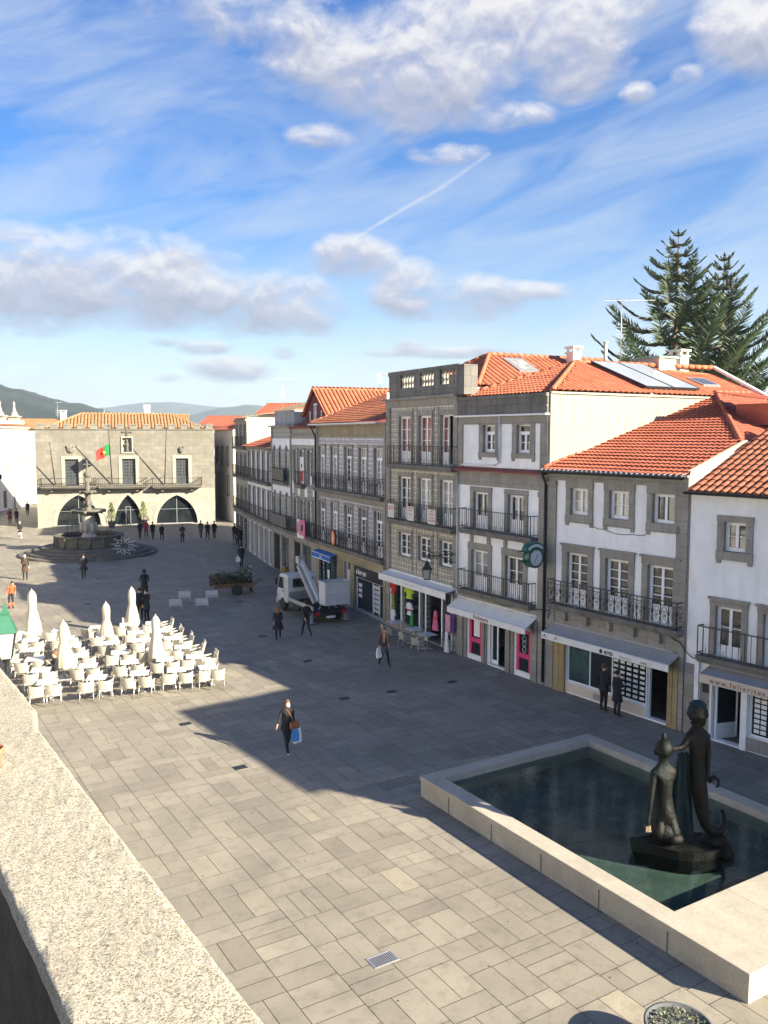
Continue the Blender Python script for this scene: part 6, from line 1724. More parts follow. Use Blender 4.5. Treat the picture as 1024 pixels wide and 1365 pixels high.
# ------------------------------------------------------------------ people
def cloth(name, c): 
    if name not in M: M[name] = surf(name, c, .18, 7, .9, .1, 40)
    return M[name]
for nm, c in (('black_coat',(.018,.018,.021)),('navy_coat',(.02,.025,.045)),('charcoal_cloth',(.04,.04,.045)),('grey_coat',(.10,.10,.105)),('brown_coat',(.07,.04,.025)),('jeans_cloth',(.04,.06,.12)),('dark_trousers',(.018,.018,.022)),('red_jacket',(.35,.05,.06)),('orange_vest',(.80,.13,.05)),('ochre_jacket',(.35,.25,.06)),('pale_jacket',(.42,.41,.39)),('green_coat',(.05,.06,.04)),('tan_scarf',(.45,.28,.16)),('maroon_coat',(.12,.03,.03)),('blue_shirt',(.20,.25,.42))): cloth(nm, c)
M['skin'] = plain('skin', (.55,.33,.24), .6); M['hair_dark'] = surf('dark_hair', (.025,.017,.012), .3, 20, .6); M['hair_red'] = surf('reddish_hair', (.25,.09,.04), .3, 20, .6); M['hair_grey'] = surf('grey_hair', (.35,.33,.31), .2, 20, .7); M['hair_brown'] = surf('brown_hair', (.09,.05,.03), .3, 20, .6)
M['shoe'] = plain('dark_shoe', (.02,.018,.017), .5); M['shoe_pale'] = plain('pale_soled_shoe', (.35,.34,.33), .6); M['eye'] = plain('eye', (.02,.015,.012), .2); M['mask'] = plain('white_face_mask', (.8,.8,.8), .8)
M['bag_white'] = surf('white_plastic_bag', (.78,.79,.80), .08, 5, .5); M['bag_blue'] = surf('blue_paper_bag', (.06,.25,.55), .1, 5, .6); M['bag_brown'] = surf('tan_leather', (.22,.085,.035), .2, 6, .5)
BODY = {}
def body_mesh(pose, arms, var):
    key = (pose, arms, var)
    if key in BODY: return BODY[key]
    V = Vector; vs = []; es = []; rs = []
    lean = .10 if pose == 'bend' else 0
    sit = pose == 'sit'; dz = -.45 if sit else 0
    f = lambda x, y, z: V((x, y-(max(0, z-.95)*(.55 if pose == 'bend' else (.08 if pose == 'walk' else 0))), z+dz-(max(0, z-.95)*(.13 if pose == 'bend' else 0))))
    t = chain(vs, es, rs, [f(0,0,.95), f(0,-.005,1.12), f(0,.0,1.31), f(0,.012,1.43), f(0,.0,1.51), f(0,-.015,1.59), f(0,-.005,1.67), f(0,.0,1.735)], [.135,.125,.135,.10,.052,.082,.088,.05])
    chain(vs, es, rs, [f(0,-.105,1.625)], [.016], 5)
    A = dict(hang=((.22,.02,1.17),(.24,-.04,.92)), swingf=((.21,-.03,1.18),(.20,-.20,.98)), swingb=((.23,.12,1.19),(.22,.18,.95)), fold=((.22,-.02,1.17),(.10,-.22,1.20)), out=((.27,.0,1.20),(.36,-.06,.97)), pocket=((.27,.07,1.17),(.20,-.08,.98)), table=((.2,-.14,1.15),(.12,-.36,1.17)), phone=((.21,-.10,1.18),(.10,-.26,1.36)))
    for s, nm in ((-1, arms[0]), (1, arms[1])):
        e, w = A[nm]; sh = f(s*.185,.01,1.415); el = f(s*e[0],e[1],e[2]); wr = f(s*w[0],w[1],w[2])
        i = chain(vs, es, rs, [sh, sh.lerp(el,.5), el, el.lerp(wr,.5), wr], [.062,.052,.045,.04,.03], 3)
        d = (wr-el).normalized(); side = V((0,1,0)) if abs(d.y) < .7 else V((s,0,0))
        hand(vs, es, rs, i, wr, d, -side, 1.0, .5)
    for s in (-1, 1):
        if sit: J = [f(s*.10,-.02,.90), V((s*.13,-.44,.47)), V((s*.13,-.46,.10)), V((s*.13,-.60,.04))]
        elif pose == 'walk':
            J = [V((s*.09,0,.86)), V((s*.095,-.17,.49)), V((s*.09,-.27,.10)), V((s*.09,-.41,.05))] if s == (1 if var % 2 else -1) else [V((s*.09,0,.86)), V((s*.09,.03,.48)), V((s*.085,.27,.15)), V((s*.085,.20,.035))]
        else: J = [V((s*.09,0,.86)), V((s*.10,-.015,.48)), V((s*.105,.02,.09)), V((s*.12,-.13,.04))]
        chain(vs, es, rs, [J[0], J[0].lerp(J[1],.5), J[1], J[1].lerp(J[2],.4), J[2], J[3]], [.095,.082,.062,.06,.045,.036], 0)
    me = skin_mesh(vs, es, rs, 1)
    hz = [vs[i] for i in range(len(vs)) if rs[i] in ((.036,.022),)]
    neck = f(0,.0,1.535).z
    ids = []
    for p in me.polygons:
        c = p.center; k = 1
        if c.z > neck and abs(c.x) < .16 and (pose != 'bend' or c.y < -.25): k = 0
        elif any((Vector(h)-c).length < .115 for h in hz): k = 0
        elif c.z < .10: k = 3
        elif c.z < (.93+dz if not sit else .60) and abs(c.x) < .21 and not (sit and c.z > .56 and c.y > -.18): k = 2
        ids.append(k)
    me.polygons.foreach_set('material_index', ids)
    lo = min(v.co.z for v in me.vertices)
    for v in me.vertices: v.co.z -= lo
    BODY[key] = (me, f, lo); return BODY[key]
def person(label, loc, rz, h=1.7, pose='stand', arms=('hang','hang'), top='black_coat', pants='dark_trousers', hair='hair_dark', coat=None, long_hair=False, var=0, shoe='shoe', hood=False, group=None, mask=False):
    me, f, lo = body_mesh(pose, arms, var)
    r = empty('person', (*loc, 0), rz, label, 'person', group); k = h/1.74; r.scale = (k,k,k)
    m2 = me.copy()
    for m in (M['skin'], M[top], M[pants], M[shoe]): m2.materials.append(m)
    b = bpy.data.objects.new('body', m2); COL.objects.link(b); b.parent = r
    L = lambda x, y, z: tuple(f(x,y,z)-Vector((0,0,lo)))
    H = MB(); c = f(0,.018,1.685)-Vector((0,0,lo))
    if hood: H.ball(tuple(c+Vector((0,.01,-.01))), .125,.13,.14, 0, 12, 8)
    else: H.ball(tuple(c+Vector((0,.012,.012))), .097,.100,.092, 0, 12, 8)
    if long_hair: H.lathe([(.06,0),(.105,-.08),(.12,-.22),(.09,-.30)], 10, tuple(c+Vector((0,.035,0))), sy=.7)
    H.build('hood' if hood else 'hair', M[top] if hood else M[hair], b)
    e = MB()
    for s in (-1, 1): e.ball(L(s*.033,-.092,1.655), .011,.008,.008, 0, 6, 4)
    e.tube([L(-.025,-.094,1.578), L(.025,-.094,1.578)], .005, 4); e.build('eyes', M['eye'], b)
    if mask:
        q = MB(); q.ball(L(0,-.075,1.60), .062,.045,.055, 0, 10, 8); q.build('face_mask', M['mask'], b)
    if coat:
        zb, fl, mat = coat; cm = MB(); prof = [(.085,1.50),(.165,1.445),(.185,1.33),(.165,1.12),(.175,.97)]
        if zb < .93: prof += [(.18+fl*.6,(zb+.97)/2),(.185+fl,zb)]
        n = 14; vs = []
        for q, z in prof:
            for j in range(n):
                t = 2*PI*j/n; w = q*(1+.03*math.sin(3*t+z*4)); vs.append(L(w*math.cos(t), .68*w*math.sin(t)+.005, z) if z > .93 else (w*math.cos(t), .72*w*math.sin(t)+.005, z-lo+(0 if pose != 'sit' else -.45)))
        cm.add(vs, [(i*n+j,(i+1)*n+j,(i+1)*n+(j+1) % n,i*n+(j+1) % n) for i in range(len(prof)-1) for j in range(n)], 0, True)
        cm.build('coat', M[mat], b)
    return r
def bag(label, loc, rz, w, h, mat, name='shopping_bag', h2=None):
    r = empty(name, loc, rz, label, 'bag'); m = MB()
    prof = [(-w*.42,-.05,-h),(w*.46,-.05,-h*.97),(w*.5,-.03,-h*.5),(w*.36,-.01,0),(-w*.36,-.01,0),(-w*.5,-.03,-h*.5)]
    a = [(x,y,z) for x,y,z in prof]; b = [(x,-y+.02,z) for x,y,z in prof]; n = 6
    m.add(a+b, [tuple(range(n))[::-1], tuple(range(n,2*n))]+[(i,(i+1) % n,n+(i+1) % n,n+i) for i in range(n)]); m.build('sack', M[mat], r)
    q = MB(); q.tube([(-w*.25,0,0),(-w*.12,0,.10),(w*.12,0,.10),(w*.25,0,0)], .008, 5); q.build('handle', M[mat], r)
    return r
def gp(u, v): q = gz(u, v); return (q.x, q.y)
# nearest woman
q = gp(383,1002); w = person('woman in black hip length coat walking towards the camera with shopping bags', q, R(8), 1.70, 'walk', ('out','hang'), coat=(.80,.05,'black_coat'), hair='hair_brown', long_hair=True, mask=True, shoe='shoe_pale')
k = MB(); k.box(-.15,-.07,-.20,.15,.06,.02); k.build('bag_body', M['bag_brown'], empty('shoulder_bag', (q[0]+.19,q[1]-.20,1.0), R(12), 'tan leather bag at the hip of the woman in black', 'bag'), bevel=.03)
s_ = MB(); s_.tube([(-.03,-.04,0),(-.12,-.05,.22),(-.24,.0,.43),(-.24,.14,.50)], .012, 6); o = [c for c in COL.objects if c.name.startswith('shoulder_bag')][0]; s_.build('strap', M['bag_brown'], o)
bag('blue shopping bag in the left hand of the woman in black', (q[0]+.24,q[1]-.08,.76), R(8), .27, .42, 'bag_blue')
bag('white shopping bag behind the blue one in her left hand', (q[0]+.34,q[1]+.04,.74), R(20), .30, .50, 'bag_white')
q = gp(512,887); person('red haired woman in grey coat and tan scarf walking with white bag', q, R(15), 1.68, 'walk', ('hang','pocket'), top='maroon_coat', hair='hair_red', long_hair=True, coat=(.62,.04,'grey_coat'), var=1)
m = MB(); m.tube([(-.10,-.15,1.05),(-.07,-.13,1.42),(0,.1,1.5),(.07,-.13,1.42),(.10,-.15,1.02)], [.04,.05,.05,.05,.04], 8); tag(m.build('scarf', M['tan_scarf'], None, (*q,0), R(15)), 'tan scarf round the neck of the red haired woman', 'scarf')
bag('white bag held by the red haired woman', (q[0]-.26,q[1]-.08,.82), R(15), .26, .44, 'bag_white')
person('woman in flared dark coat walking away by the truck', gp(371,852), R(165), 1.62, 'walk', ('swingf','swingb'), hair='hair_red', long_hair=True, coat=(.58,.12,'black_coat'), top='black_coat')
person('man in black jacket striding behind the truck', gp(409,848), R(200), 1.78, 'walk', ('pocket','swingb'), pants='navy_coat', coat=(.82,.02,'black_coat'), var=1)
person('person in dark jacket looking into the shop under the RITES awning, left one', (18.1,25.75), R(100), 1.74, 'stand', ('pocket','pocket'), coat=(.78,.03,'black_coat'), hair='hair_brown')
person('person in long dark coat before the RITES shop, right one', (18.22,25.1), R(95), 1.66, 'stand', ('fold','hang'), coat=(.60,.06,'black_coat'))
wk = person('street worker in orange vest and dark trousers at the left edge', gp(15,811), R(20), 1.72, 'bend', ('hang','hang'), top='orange_vest', hair='hair_dark')
lg = MB()
for s in (-1, 1): lg.tube([(s*.10,0,.16),(s*.10,0,.34)], .075, 8)
lg.build('orange_trouser_band', M['orange_vest'], wk)
person('tall person in long black coat behind the terrace, seen from behind', gp(193,797), R(180), 1.76, 'stand', ('pocket','pocket'), coat=(.5,.05,'black_coat'), hood=True)
person('person in black beside the back parasol, left of a pair', gp(187,826), R(170), 1.74, 'stand', ('hang','pocket'), coat=(.75,.03,'black_coat'))
person('person in black holding something red beside the back parasol, right of a pair', gp(196,829), R(-140), 1.78, 'stand', ('fold','hang'), coat=(.7,.03,'charcoal_cloth'), top='black_coat')
person('man in wide dark coat walking alone near the fountain, seen from behind', gp(112,771), R(180), 1.72, 'walk', ('pocket','pocket'), coat=(.66,.12,'charcoal_cloth'), hair='hair_dark')
person('person in dark coat with pale scarf standing left of the fountain', gp(34,773), R(0), 1.76, 'stand', ('fold','hang'), coat=(.6,.04,'brown_coat'), hair='hair_grey')
q = gp(322,756); person('man in dark clothes with white bag walking along the arcade', q, R(175), 1.72, 'walk', ('hang','pocket'), coat=(.8,.02,'black_coat'), hair='hair_dark')
bag('white bag carried by the man walking along the arcade', (q[0]-.26,q[1]-.05,.82), 0, .34, .4, 'bag_white')
person('person in dark coat and pale trousers walking left of the fountain', gp(27,719), R(10), 1.72, 'walk', ('swingf','swingb'), coat=(.75,.04,'black_coat'), pants='pale_jacket', hair='hair_grey', var=1)
person('reddish haired woman of a pair walking near the bright white building', gp(13.5,698), R(180), 1.74, 'walk', ('hang','hang'), hair='hair_red', long_hair=True, coat=(.55,.06,'maroon_coat'))
person('man of a pair walking near the bright white building', gp(22.5,698), R(180), 1.70, 'walk', ('hang','hang'), coat=(.75,.03,'black_coat'), var=1)
person('lone man in black walking towards the white building', gp(37,687), R(180), 1.80, 'walk', ('swingf','swingb'), coat=(.75,.03,'black_coat'))
for (u, v, lb, kw) in ((187,718,'person in dark jacket leading the group right of the fountain',dict(pose='walk',coat=(.75,.02,'navy_coat'))),
    (195,716,'person in pink red jacket within the group right of the fountain',dict(pose='walk',top='red_jacket',coat=(.75,.03,'red_jacket'),var=1,hair='hair_brown')),
    (204,719,'third person of the group right of the fountain, in black',dict(pose='walk',coat=(.78,.02,'black_coat'))),
    (216,721,'shorter person walking at the end of the group right of the fountain',dict(pose='walk',h=1.62,coat=(.72,.02,'black_coat'),var=1)),
    (243.5,723,'person in grey green coat standing alone before the right arch',dict(coat=(.6,.05,'green_coat'),arms=('pocket','pocket'))),
    (268,717,'person in grey jacket, left of three at the corner of the hall',dict(coat=(.78,.02,'grey_coat'),pose='walk',rz=180)),
    (277,719,'person in navy jacket, middle of three at the corner of the hall',dict(coat=(.78,.02,'navy_coat'),pose='walk',rz=180,var=1)),
    (286,718,'person in black jacket, right of three at the corner of the hall',dict(coat=(.78,.03,'black_coat'),pose='walk',rz=180)),
    (313,722,'person in black standing by the arcade, left of three',dict(coat=(.6,.03,'black_coat'))),
    (316.5,725,'person in dark coat by the arcade, middle of three',dict(coat=(.7,.03,'charcoal_cloth'),rz=200)),
    (320,729,'taller person in black by the arcade, right of three',dict(coat=(.65,.03,'black_coat'),rz=180,h=1.82))):
    rz = kw.pop('rz', 5); h = kw.pop('h', 1.72); person(lb, gp(u, v), R(rz), h, **kw)
person('worker in ochre jacket standing in front of the white truck', gp(379,787), R(190), 1.75, 'stand', ('pocket','hang'), top='ochre_jacket', coat=(.8,.03,'ochre_jacket'), hair='hair_brown')
person('flower seller in pale jacket standing behind the cart', (10.95,53.9), R(60), 1.70, 'stand', ('fold','hang'), top='pale_jacket', coat=(.82,.03,'pale_jacket'), hair='hair_grey')
person('man in dark jacket and blue jeans sitting at a terrace table', (-.62,36.55), R(-75), 1.72, 'sit', ('table','phone'), top='black_coat', pants='blue_shirt', hair='hair_red', coat=(1.0,.02,'black_coat'))

# ------------------------------------------------------------------ truck with lifting basket
def truck():
    a = math.atan2(48.6-43.2, 12.15-13.0)
    r = empty('lift_truck', (13.05,43.15,0), a, 'white flatbed truck with folded lifting arm and basket at its rear', 'truck')
    ch = MB(); ch.box(.2,-.42,.52,5.0,-.30,.70); ch.box(.2,.30,.52,5.0,.42,.70); ch.box(.15,-.95,.62,3.55,.95,.74); ch.box(.05,-.98,.48,.2,.98,.68)
    for x in (1.2, 2.2): ch.box(x,-.9,.40,x+.7,-.5,.62); ch.box(x,.5,.40,x+.7,.9,.62)
    ch.build('chassis', M['black'], r)
    bd = MB(); bd.box(.15,-1.0,.745,3.55,-.94,.95); bd.box(.15,.94,.745,3.55,1.0,.95); bd.box(3.49,-.94,.745,3.55,.94,1.2); bd.build('bed_rail', M['steel'], r)
    # cab: cab over engine profile, nose at +x
    cb = MB(); pr = [(3.7,.55),(5.25,.50),(5.32,.95),(5.22,1.25),(4.92,2.02),(4.72,2.12),(3.78,2.12),(3.68,2.0)]
    cb.xz([(x,z) for x,z in pr], -.92, .92); c = cb.build('cab', M['truckwhite'], r, bevel=.05)
    wn = MB(); wn.add([(5.225,-.78,1.28),(5.225,.78,1.28),(4.965,.72,1.98),(4.965,-.72,1.98)], [(0,1,2,3)]); wn.v = [(x+.02,y,z+.01) for x,y,z in wn.v]
    for s in (-1, 1): wn.add([(5.08,s*.935,1.28),(4.3,s*.935,1.28),(4.3,s*.935,1.92),(4.84,s*.935,1.92)], [(0,1,2,3)])
    wn.build('window', M['glass'], c)
    rw = MB(); rw.box(3.64,-.62,1.42,3.672,.62,1.92); rw.build('rear_window', M['glass'], c)
    for s in (-1, 1):
        mr = MB(); mr.box(5.0,s*1.06-.06,1.45,5.06,s*1.06+.06,1.8); mr.bar((5.03,s*.92,1.8),(5.03,s*1.06,1.78),.03,.03); mr.build('mirror', M['black'], r)
    bm = MB(); bm.box(5.2,-.95,.36,5.36,.95,.62); bm.build('bumper', M['truckwhite'], r)
    for x in (.95, 4.45):
        for s in (-1, 1):
            w = MB(); n = 20; prof = [(.20,-.12),(.34,-.13),(.38,-.09),(.38,.09),(.34,.13),(.20,.12)]
            w.lathe(prof, n); w.v = [(vx, vz, vy) for vx, vy, vz in w.v]
            o = w.build('wheel', M['rubber'], r, (x, s*.82, .38)); h = MB(); h.lathe([(.02,-.10),(.10,-.11),(.21,-.09),(.21,.09),(.10,.11),(.02,.10)], 14); h.v = [(vx, vz, vy) for vx, vy, vz in h.v]; h.build('rim', M['steel'], o)
    tr = MB(); tr.lathe([(.42,.75),(.42,.95),(.3,1.0),(.26,1.4)], 16, (1.35,0,0)); tr.box(1.05,-.28,1.3,1.65,.28,1.55); tr.build('turret', M['black'], r)
    bo = MB()
    for y in (.34,): 
        bo.bar((.75,y,1.15),(3.15,y,3.0),.20,.28)
        bo.bar((3.15,y,3.05),(3.15,y,2.6),.3,.3)
    bo.build('boom', M['truckwhite'], r)
    b2 = MB(); b2.bar((.85,.58,1.0),(3.0,.58,2.75),.14,.20); b2.bar((.95,.20,1.1),(3.05,.20,2.8),.05,.10); b2.build('inner_boom', M['steel'], r)
    ds = MB()
    for s in (-1, 1):
        for x in (4.18,5.12): ds.box(x,s*.921-.004,.7,x+.015,s*.921+.004,1.95)
        ds.box(4.25,s*.93-.012,1.12,4.42,s*.93+.012,1.16)
    ds.build('door_seam', M['black'], c)
    hl = MB()
    for s in (-1, 1): hl.box(5.30,s*.72-.14,.72,5.345,s*.72+.14,.92)
    hl.split('headlight', M['plate'], c)
    cy = MB(); cy.tube([(1.3,.1,1.2),(2.3,.2,2.05)], .06, 8); cy.tube([(2.3,.2,2.05),(2.7,.25,2.4)], .04, 8); cy.box(3.0,.15,2.85,3.4,.55,3.25); cy.build('ram', M['steel'], r)
    bk = MB(); x0, x1, y0, y1, z0, z1 = -.15, .62, -1.05, .42, 1.0, 2.2
    bk.box(x0,y0,z0,x1,y1,z0+.05); bk.box(x0,y0,z0+.05,x0+.04,y1,z1); bk.box(x1-.04,y0,z0+.05,x1,y1,z1); bk.box(x0+.04,y0,z0+.05,x1-.04,y0+.04,z1); bk.box(x0+.04,y1-.04,z0+.05,x1-.04,y1,z1)
    bk.box(x0-.03,y0-.03,z1,x1+.03,y0+.05,z1+.06); bk.box(x0-.03,y1-.05,z1,x1+.03,y1+.03,z1+.06); bk.box(x0-.03,y0+.05,z1,x0+.05,y1-.05,z1+.06); bk.box(x1-.05,y0+.05,z1,x1+.03,y1-.05,z1+.06)
    bk.box(x0-.012,y0+.1,z0+.55,x0,y1-.1,z0+.57); bk.box(x0-.012,y0+.12,z0+.12,x0-.002,y1-.12,z0+.15)
    bk.build('basket', M['truckwhite'], r, bevel=.012)
    st = MB(); st.tube([(.5,.3,1.0),(.35,.75,.45)], .05, 6); st.tube([(.5,-.3,1.0),(.35,-.8,.45)], .05, 6); st.tube([(.4,-.2,1.0),(.3,.1,.55),(.3,.5,.5)], .03, 6)
    for s in (-1, 1): st.box(.25,s*1.0-.08,.1,.45,s*1.0+.08,.62); st.box(.15,s*1.0-.16,.06,.55,s*1.0+.16,.1)
    st.build('outrigger', M['steel'], r)
    for s in (-1, 1):
        tl = MB(); tl.box(.0,s*.78-.14,.52,.05,s*.78+.14,.66); tl.build('tail_lamp', M['redlamp'], r)
    pl = MB(); pl.box(.0,-.26,.30,.03,.26,.42); pl.build('number_plate', M['plate'], r)
    fl = MB(); fl.tube([(3.1,-.1,1.0),(3.1,-.1,1.25)], .10, 10); fl.build('gas_bottle', M['red_cloth'], r)
truck()
# flower cart
def cart():
    r = empty('flower_cart', (9.75,53.5,0), R(-8), 'low market cart heaped with dark cut greenery on the square', 'cart')
    b = MB(); b.box(-1.2,-.5,.45,1.2,.5,.55); b.box(-1.2,-.5,.55,1.2,-.46,.75); b.box(-1.2,.46,.55,1.2,.5,.75); b.box(-1.2,-.46,.55,-1.16,.46,.75); b.box(1.16,-.46,.55,1.2,.46,.75)
    b.bar((1.2,-.3,.6),(1.75,-.3,.9),.05,.05); b.bar((1.2,.3,.6),(1.75,.3,.9),.05,.05); b.bar((1.75,-.3,.9),(1.75,.3,.9),.05,.05)
    for x in (-.9,.9): b.bar((x,-.4,0),(x,-.4,.45),.06,.06)
    b.build('tray', M['wood'], r)
    for s in (-1, 1):
        w = MB(); w.lathe([(.30,-.03),(.34,-.03),(.34,.03),(.30,.03)], 18); w.v = [(x,z,y) for x,y,z in w.v]
        for k in range(6): t = PI*k/6; w.bar((.31*math.cos(t),0,.31*math.sin(t)),(-.31*math.cos(t),0,-.31*math.sin(t)),.025,.025)
        w.build('wheel', M['iron'], r, (.2,s*.58,.34))
    l = MB(); rnd = random.Random(21)
    for k in range(1500):
        x = rnd.uniform(-1.45,1.15); hgt = .55+.35*math.sin((x+1.5)*1.9)**2+(.35 if x > .1 else .1); y = rnd.uniform(-.62,.62); z = .6+rnd.random()*hgt*(1-abs(y)*.7)
        c = Vector((x,y,z)); d = Vector((rnd.gauss(-.2,1),rnd.gauss(0,1),rnd.gauss(.3,.6))).normalized(); s = d.orthogonal().normalized(); e = rnd.uniform(.05,.13)
        l.add([c-s*e*.35,c+d*e,c+s*e*.35,c-d*e*.6], [(0,1,2,3)], rnd.choice((0,0,0,0,1,2)) if x < -.2 else rnd.choice((0,0,0,1)))
    for k in range(26):
        x = rnd.uniform(-.6,.9); y = rnd.uniform(-.4,.4); l.bar((x,y,.8),(x-.9+rnd.uniform(-.2,.2),y-.1,1.15+rnd.uniform(-.1,.25)),.025,.025,0)
    o = l.build('greenery', [M['leaf_dark'], M['leaf'], M['red_jacket']], r); o['kind'] = 'stuff'
cart()
# ------------------------------------------------------------------ trees behind the roofs
def along(u, v, dist):
    F_, R_, U_ = cam_axes; d = F_*1143.+R_*(u-512.)-U_*(v-682.5); k = dist/math.hypot(d.x, d.y); return Vector((0,0,10.))+d*k
def araucaria(u, v, dist, label, spread, lean_up, seed, whorls, gap0):
    tp = along(u, v, dist); rnd = random.Random(seed)
    r = empty('pine_tree', (tp.x,tp.y,0), 0, label, 'tree', 'tall tiered pines behind the roofs'); H = tp.z
    t = MB(); t.tube([(0,0,0),(.1,0,H*.3),(-.05,.05,H*.6),(0,0,H*.9),(0,0,H)], [.55,.42,.26,.08,.02], 10); t.build('trunk', M['bark'], r)
    f = MB(); z = H-.35; k = 0
    def cord(a, b, ra):
        d = (b-a).normalized(); s = d.orthogonal().normalized(); w = d.cross(s); m = a.lerp(b,.45)
        vs = [a+s*ra*.5, a+w*ra*.5-s*ra*.3, a-w*ra*.5-s*ra*.3, m+s*ra, m+w*ra-s*ra*.6, m-w*ra-s*ra*.6, b]
        f.add(vs, [(0,1,4,3),(1,2,5,4),(2,0,3,5),(3,4,6),(4,5,6),(5,3,6)])
    while z > H*.30:
        dep = H-z; L = min(spread(dep), 6.6); n = rnd.choice((6,7,7,8)) if dep > 2 else 5
        ph = rnd.uniform(0,6.28)
        for j in range(n):
            if rnd.random() < .10 and dep > 3: continue
            a = ph+2*PI*j/n+rnd.uniform(-.2,.2); l = L*rnd.uniform(.72,1.1); di = Vector((math.cos(a),math.sin(a),0)); sd = Vector((-di.y,di.x,0))
            up = lean_up*rnd.uniform(.7,1.2)
            def P(q): return Vector((0,0,z))+di*(l*q)+Vector((0,0,l*(up*q-.18*math.sin(q*PI)+.16*q**3)))
            pts = [P(q/5) for q in range(6)]
            f.tube(pts, [.05+.012*l]+[.045+.006*l]*3+[.04,.02], 4, 1)
            st = .10 if dep > 6 else .085; m = max(4, int(l/st))
            for i in range(m):
                q = .12+.88*(i+rnd.random()*.6)/m
                if q > 1: continue
                b = P(q); T = (P(min(1,q+.03))-P(q-.03)).normalized()
                ln = (.20+1.12*math.sin(min(1,q*1.05)*PI*.86)**.8*min(1,l/4))*rnd.uniform(.65,1.1)
                for s in (-1, 1):
                    d = (T*rnd.uniform(.45,.85)+sd*s*rnd.uniform(.7,1.0)+Vector((0,0,rnd.uniform(.0,.26)))).normalized()
                    e = b+d*ln; cord(b, e, rnd.uniform(.030,.048))
            cord(P(.94), P(1.0)+(P(1)-P(.9)).normalized()*.35, .06)
        z -= gap0+.055*dep*rnd.uniform(.7,1.2)*(1 if dep < 9 else .7); k += 1
    f.build('crown', [M['pine'], M['bark']], r)
araucaria(905,306,66,'tall tiered pine with wide flat branches behind the orange roof, left of two', lambda d: .28+.66*d, .03, 4, None, .62)
araucaria(966,340,70,'second tiered pine with upswept branches behind the roofs, right of two', lambda d: .35+.54*d, .30, 8, None, .62)
araucaria(936,392,74,'shorter tiered pine half hidden between the two tall ones', lambda d: .5+.5*d, .2, 15, None, .85)
def bare_tree():
    p = along(372,533,118); r = empty('bare_tree', (p.x,p.y,0), 0, 'bare brown winter tree rising behind the far end of the house row', 'tree')
    t = MB(); t.tube([(0,0,0),(0,0,9)], [.35,.2], 8); t.build('trunk', M['bark'], r)
    f = MB(); rnd = random.Random(2)
    def grow(a, d, l, ra, lev):
        b = a+d*l; f.tube([a,b], [ra,ra*.65], 4)
        if lev == 0: return
        for k in range(4 if lev > 1 else 5):
            nd = (d+Vector((rnd.gauss(0,.6),rnd.gauss(0,.6),rnd.gauss(.1,.35)))).normalized(); grow(a.lerp(b, rnd.uniform(.5,1)), nd, l*rnd.uniform(.55,.75), ra*.55, lev-1)
    for k in range(6):
        a = 2*PI*k/6; grow(Vector((0,0,8.2)), Vector((math.cos(a)*.7,math.sin(a)*.7,1)).normalized(), 2.6, .12, 4)
    f.build('crown', M['twig'], r)
bare_tree()
# ------------------------------------------------------------------ buildings beyond the frame: they shade the square and face the row
def big(label, x0, y0, x1, y1, H, wall, roofm, wins=True, hip=3.2, rise=.42, name='house', inset=0):
    """free standing block with windows on its long plaza side and a hipped tiled roof"""
    P0 = Vector((x0,y0,0)); d = Vector((x1-x0,y1-y0,0)); L = d.length
    r = empty(name, (x0,y0,0), math.atan2(d.y,d.x), label, 'house'); D = 11
    holes = []
    n = max(2, int(L/2.6)); xs = [(L/n*(i+.5)-.5, L/n*(i+.5)+.5) for i in range(n)]
    fl = [z for z in (3.6,6.6,9.6) if z+2.3 < H-.5]
    for z in fl: holes += [rect(a, b, z, z+2.0) for a, b in xs]
    w = MB(); w.panel(rect(0,L,0,H), holes, 0, .2)
    w.quad((0,0,0),(0,0,H),(0,D,H),(0,D,0)); w.quad((L,0,0),(L,D,0),(L,D,H),(L,0,H)); w.quad((0,D,0),(0,D,H),(L,D,H),(L,D,0)); w.build('wall', M[wall], r)
    g = MB()
    for z in fl:
        for a, b in xs: g.box(a,.15,z,b,.16,z+2.0)
    g.build('window_glass', M['glass'], r)
    t = MB()
    for z in fl:
        for a, b in xs: surround(t, a, b, z, z+2.0, .15, .18, .12)
    t.box(-.05,-.1,0,L+.05,0,1.0); t.box(-.05,-.12,3.0,L+.05,0,3.2); t.split('stone_trim', M['granite'], r, .02)
    rf = MB(); k = D/2; e = .4; zt = H+rise*(k+e)
    A = [(-e,-e,H),(L+e,-e,H),(L+e,D+e,H),(-e,D+e,H)]; a, b = (hip,k,zt), (L-hip,k,zt)
    rf.add(A+[a,b], [(0,1,5,4),(2,3,4,5),(3,0,4),(1,2,5),(3,2,1,0)]); rf.build('roof', M[roofm], r)
    return r
# right side, past the frame edge: taller house whose shadow lies across the foreground
big('tall cream corner house past the right edge of the view', 21.65, 11.3, 24.0, 3.3, 12.0, 'plaster_cream', 'tile_red', hip=3.5, rise=.12)
# sunlit row across the square, left of the frame
big('sunlit pale house row facing the tiled houses, nearest the loggia', -14.5, 14, -13.0, 38, 11.5, 'plaster', 'tile_red')
big('sunlit pale house row facing the tiled houses, by the terrace', -13.0, 39, -14.5, 62, 12.5, 'plaster', 'tile_red')
big('sunlit pale house row facing the fountain across the square', -16, 63, -19, 88, 11.0, 'plaster_old', 'tile_red')

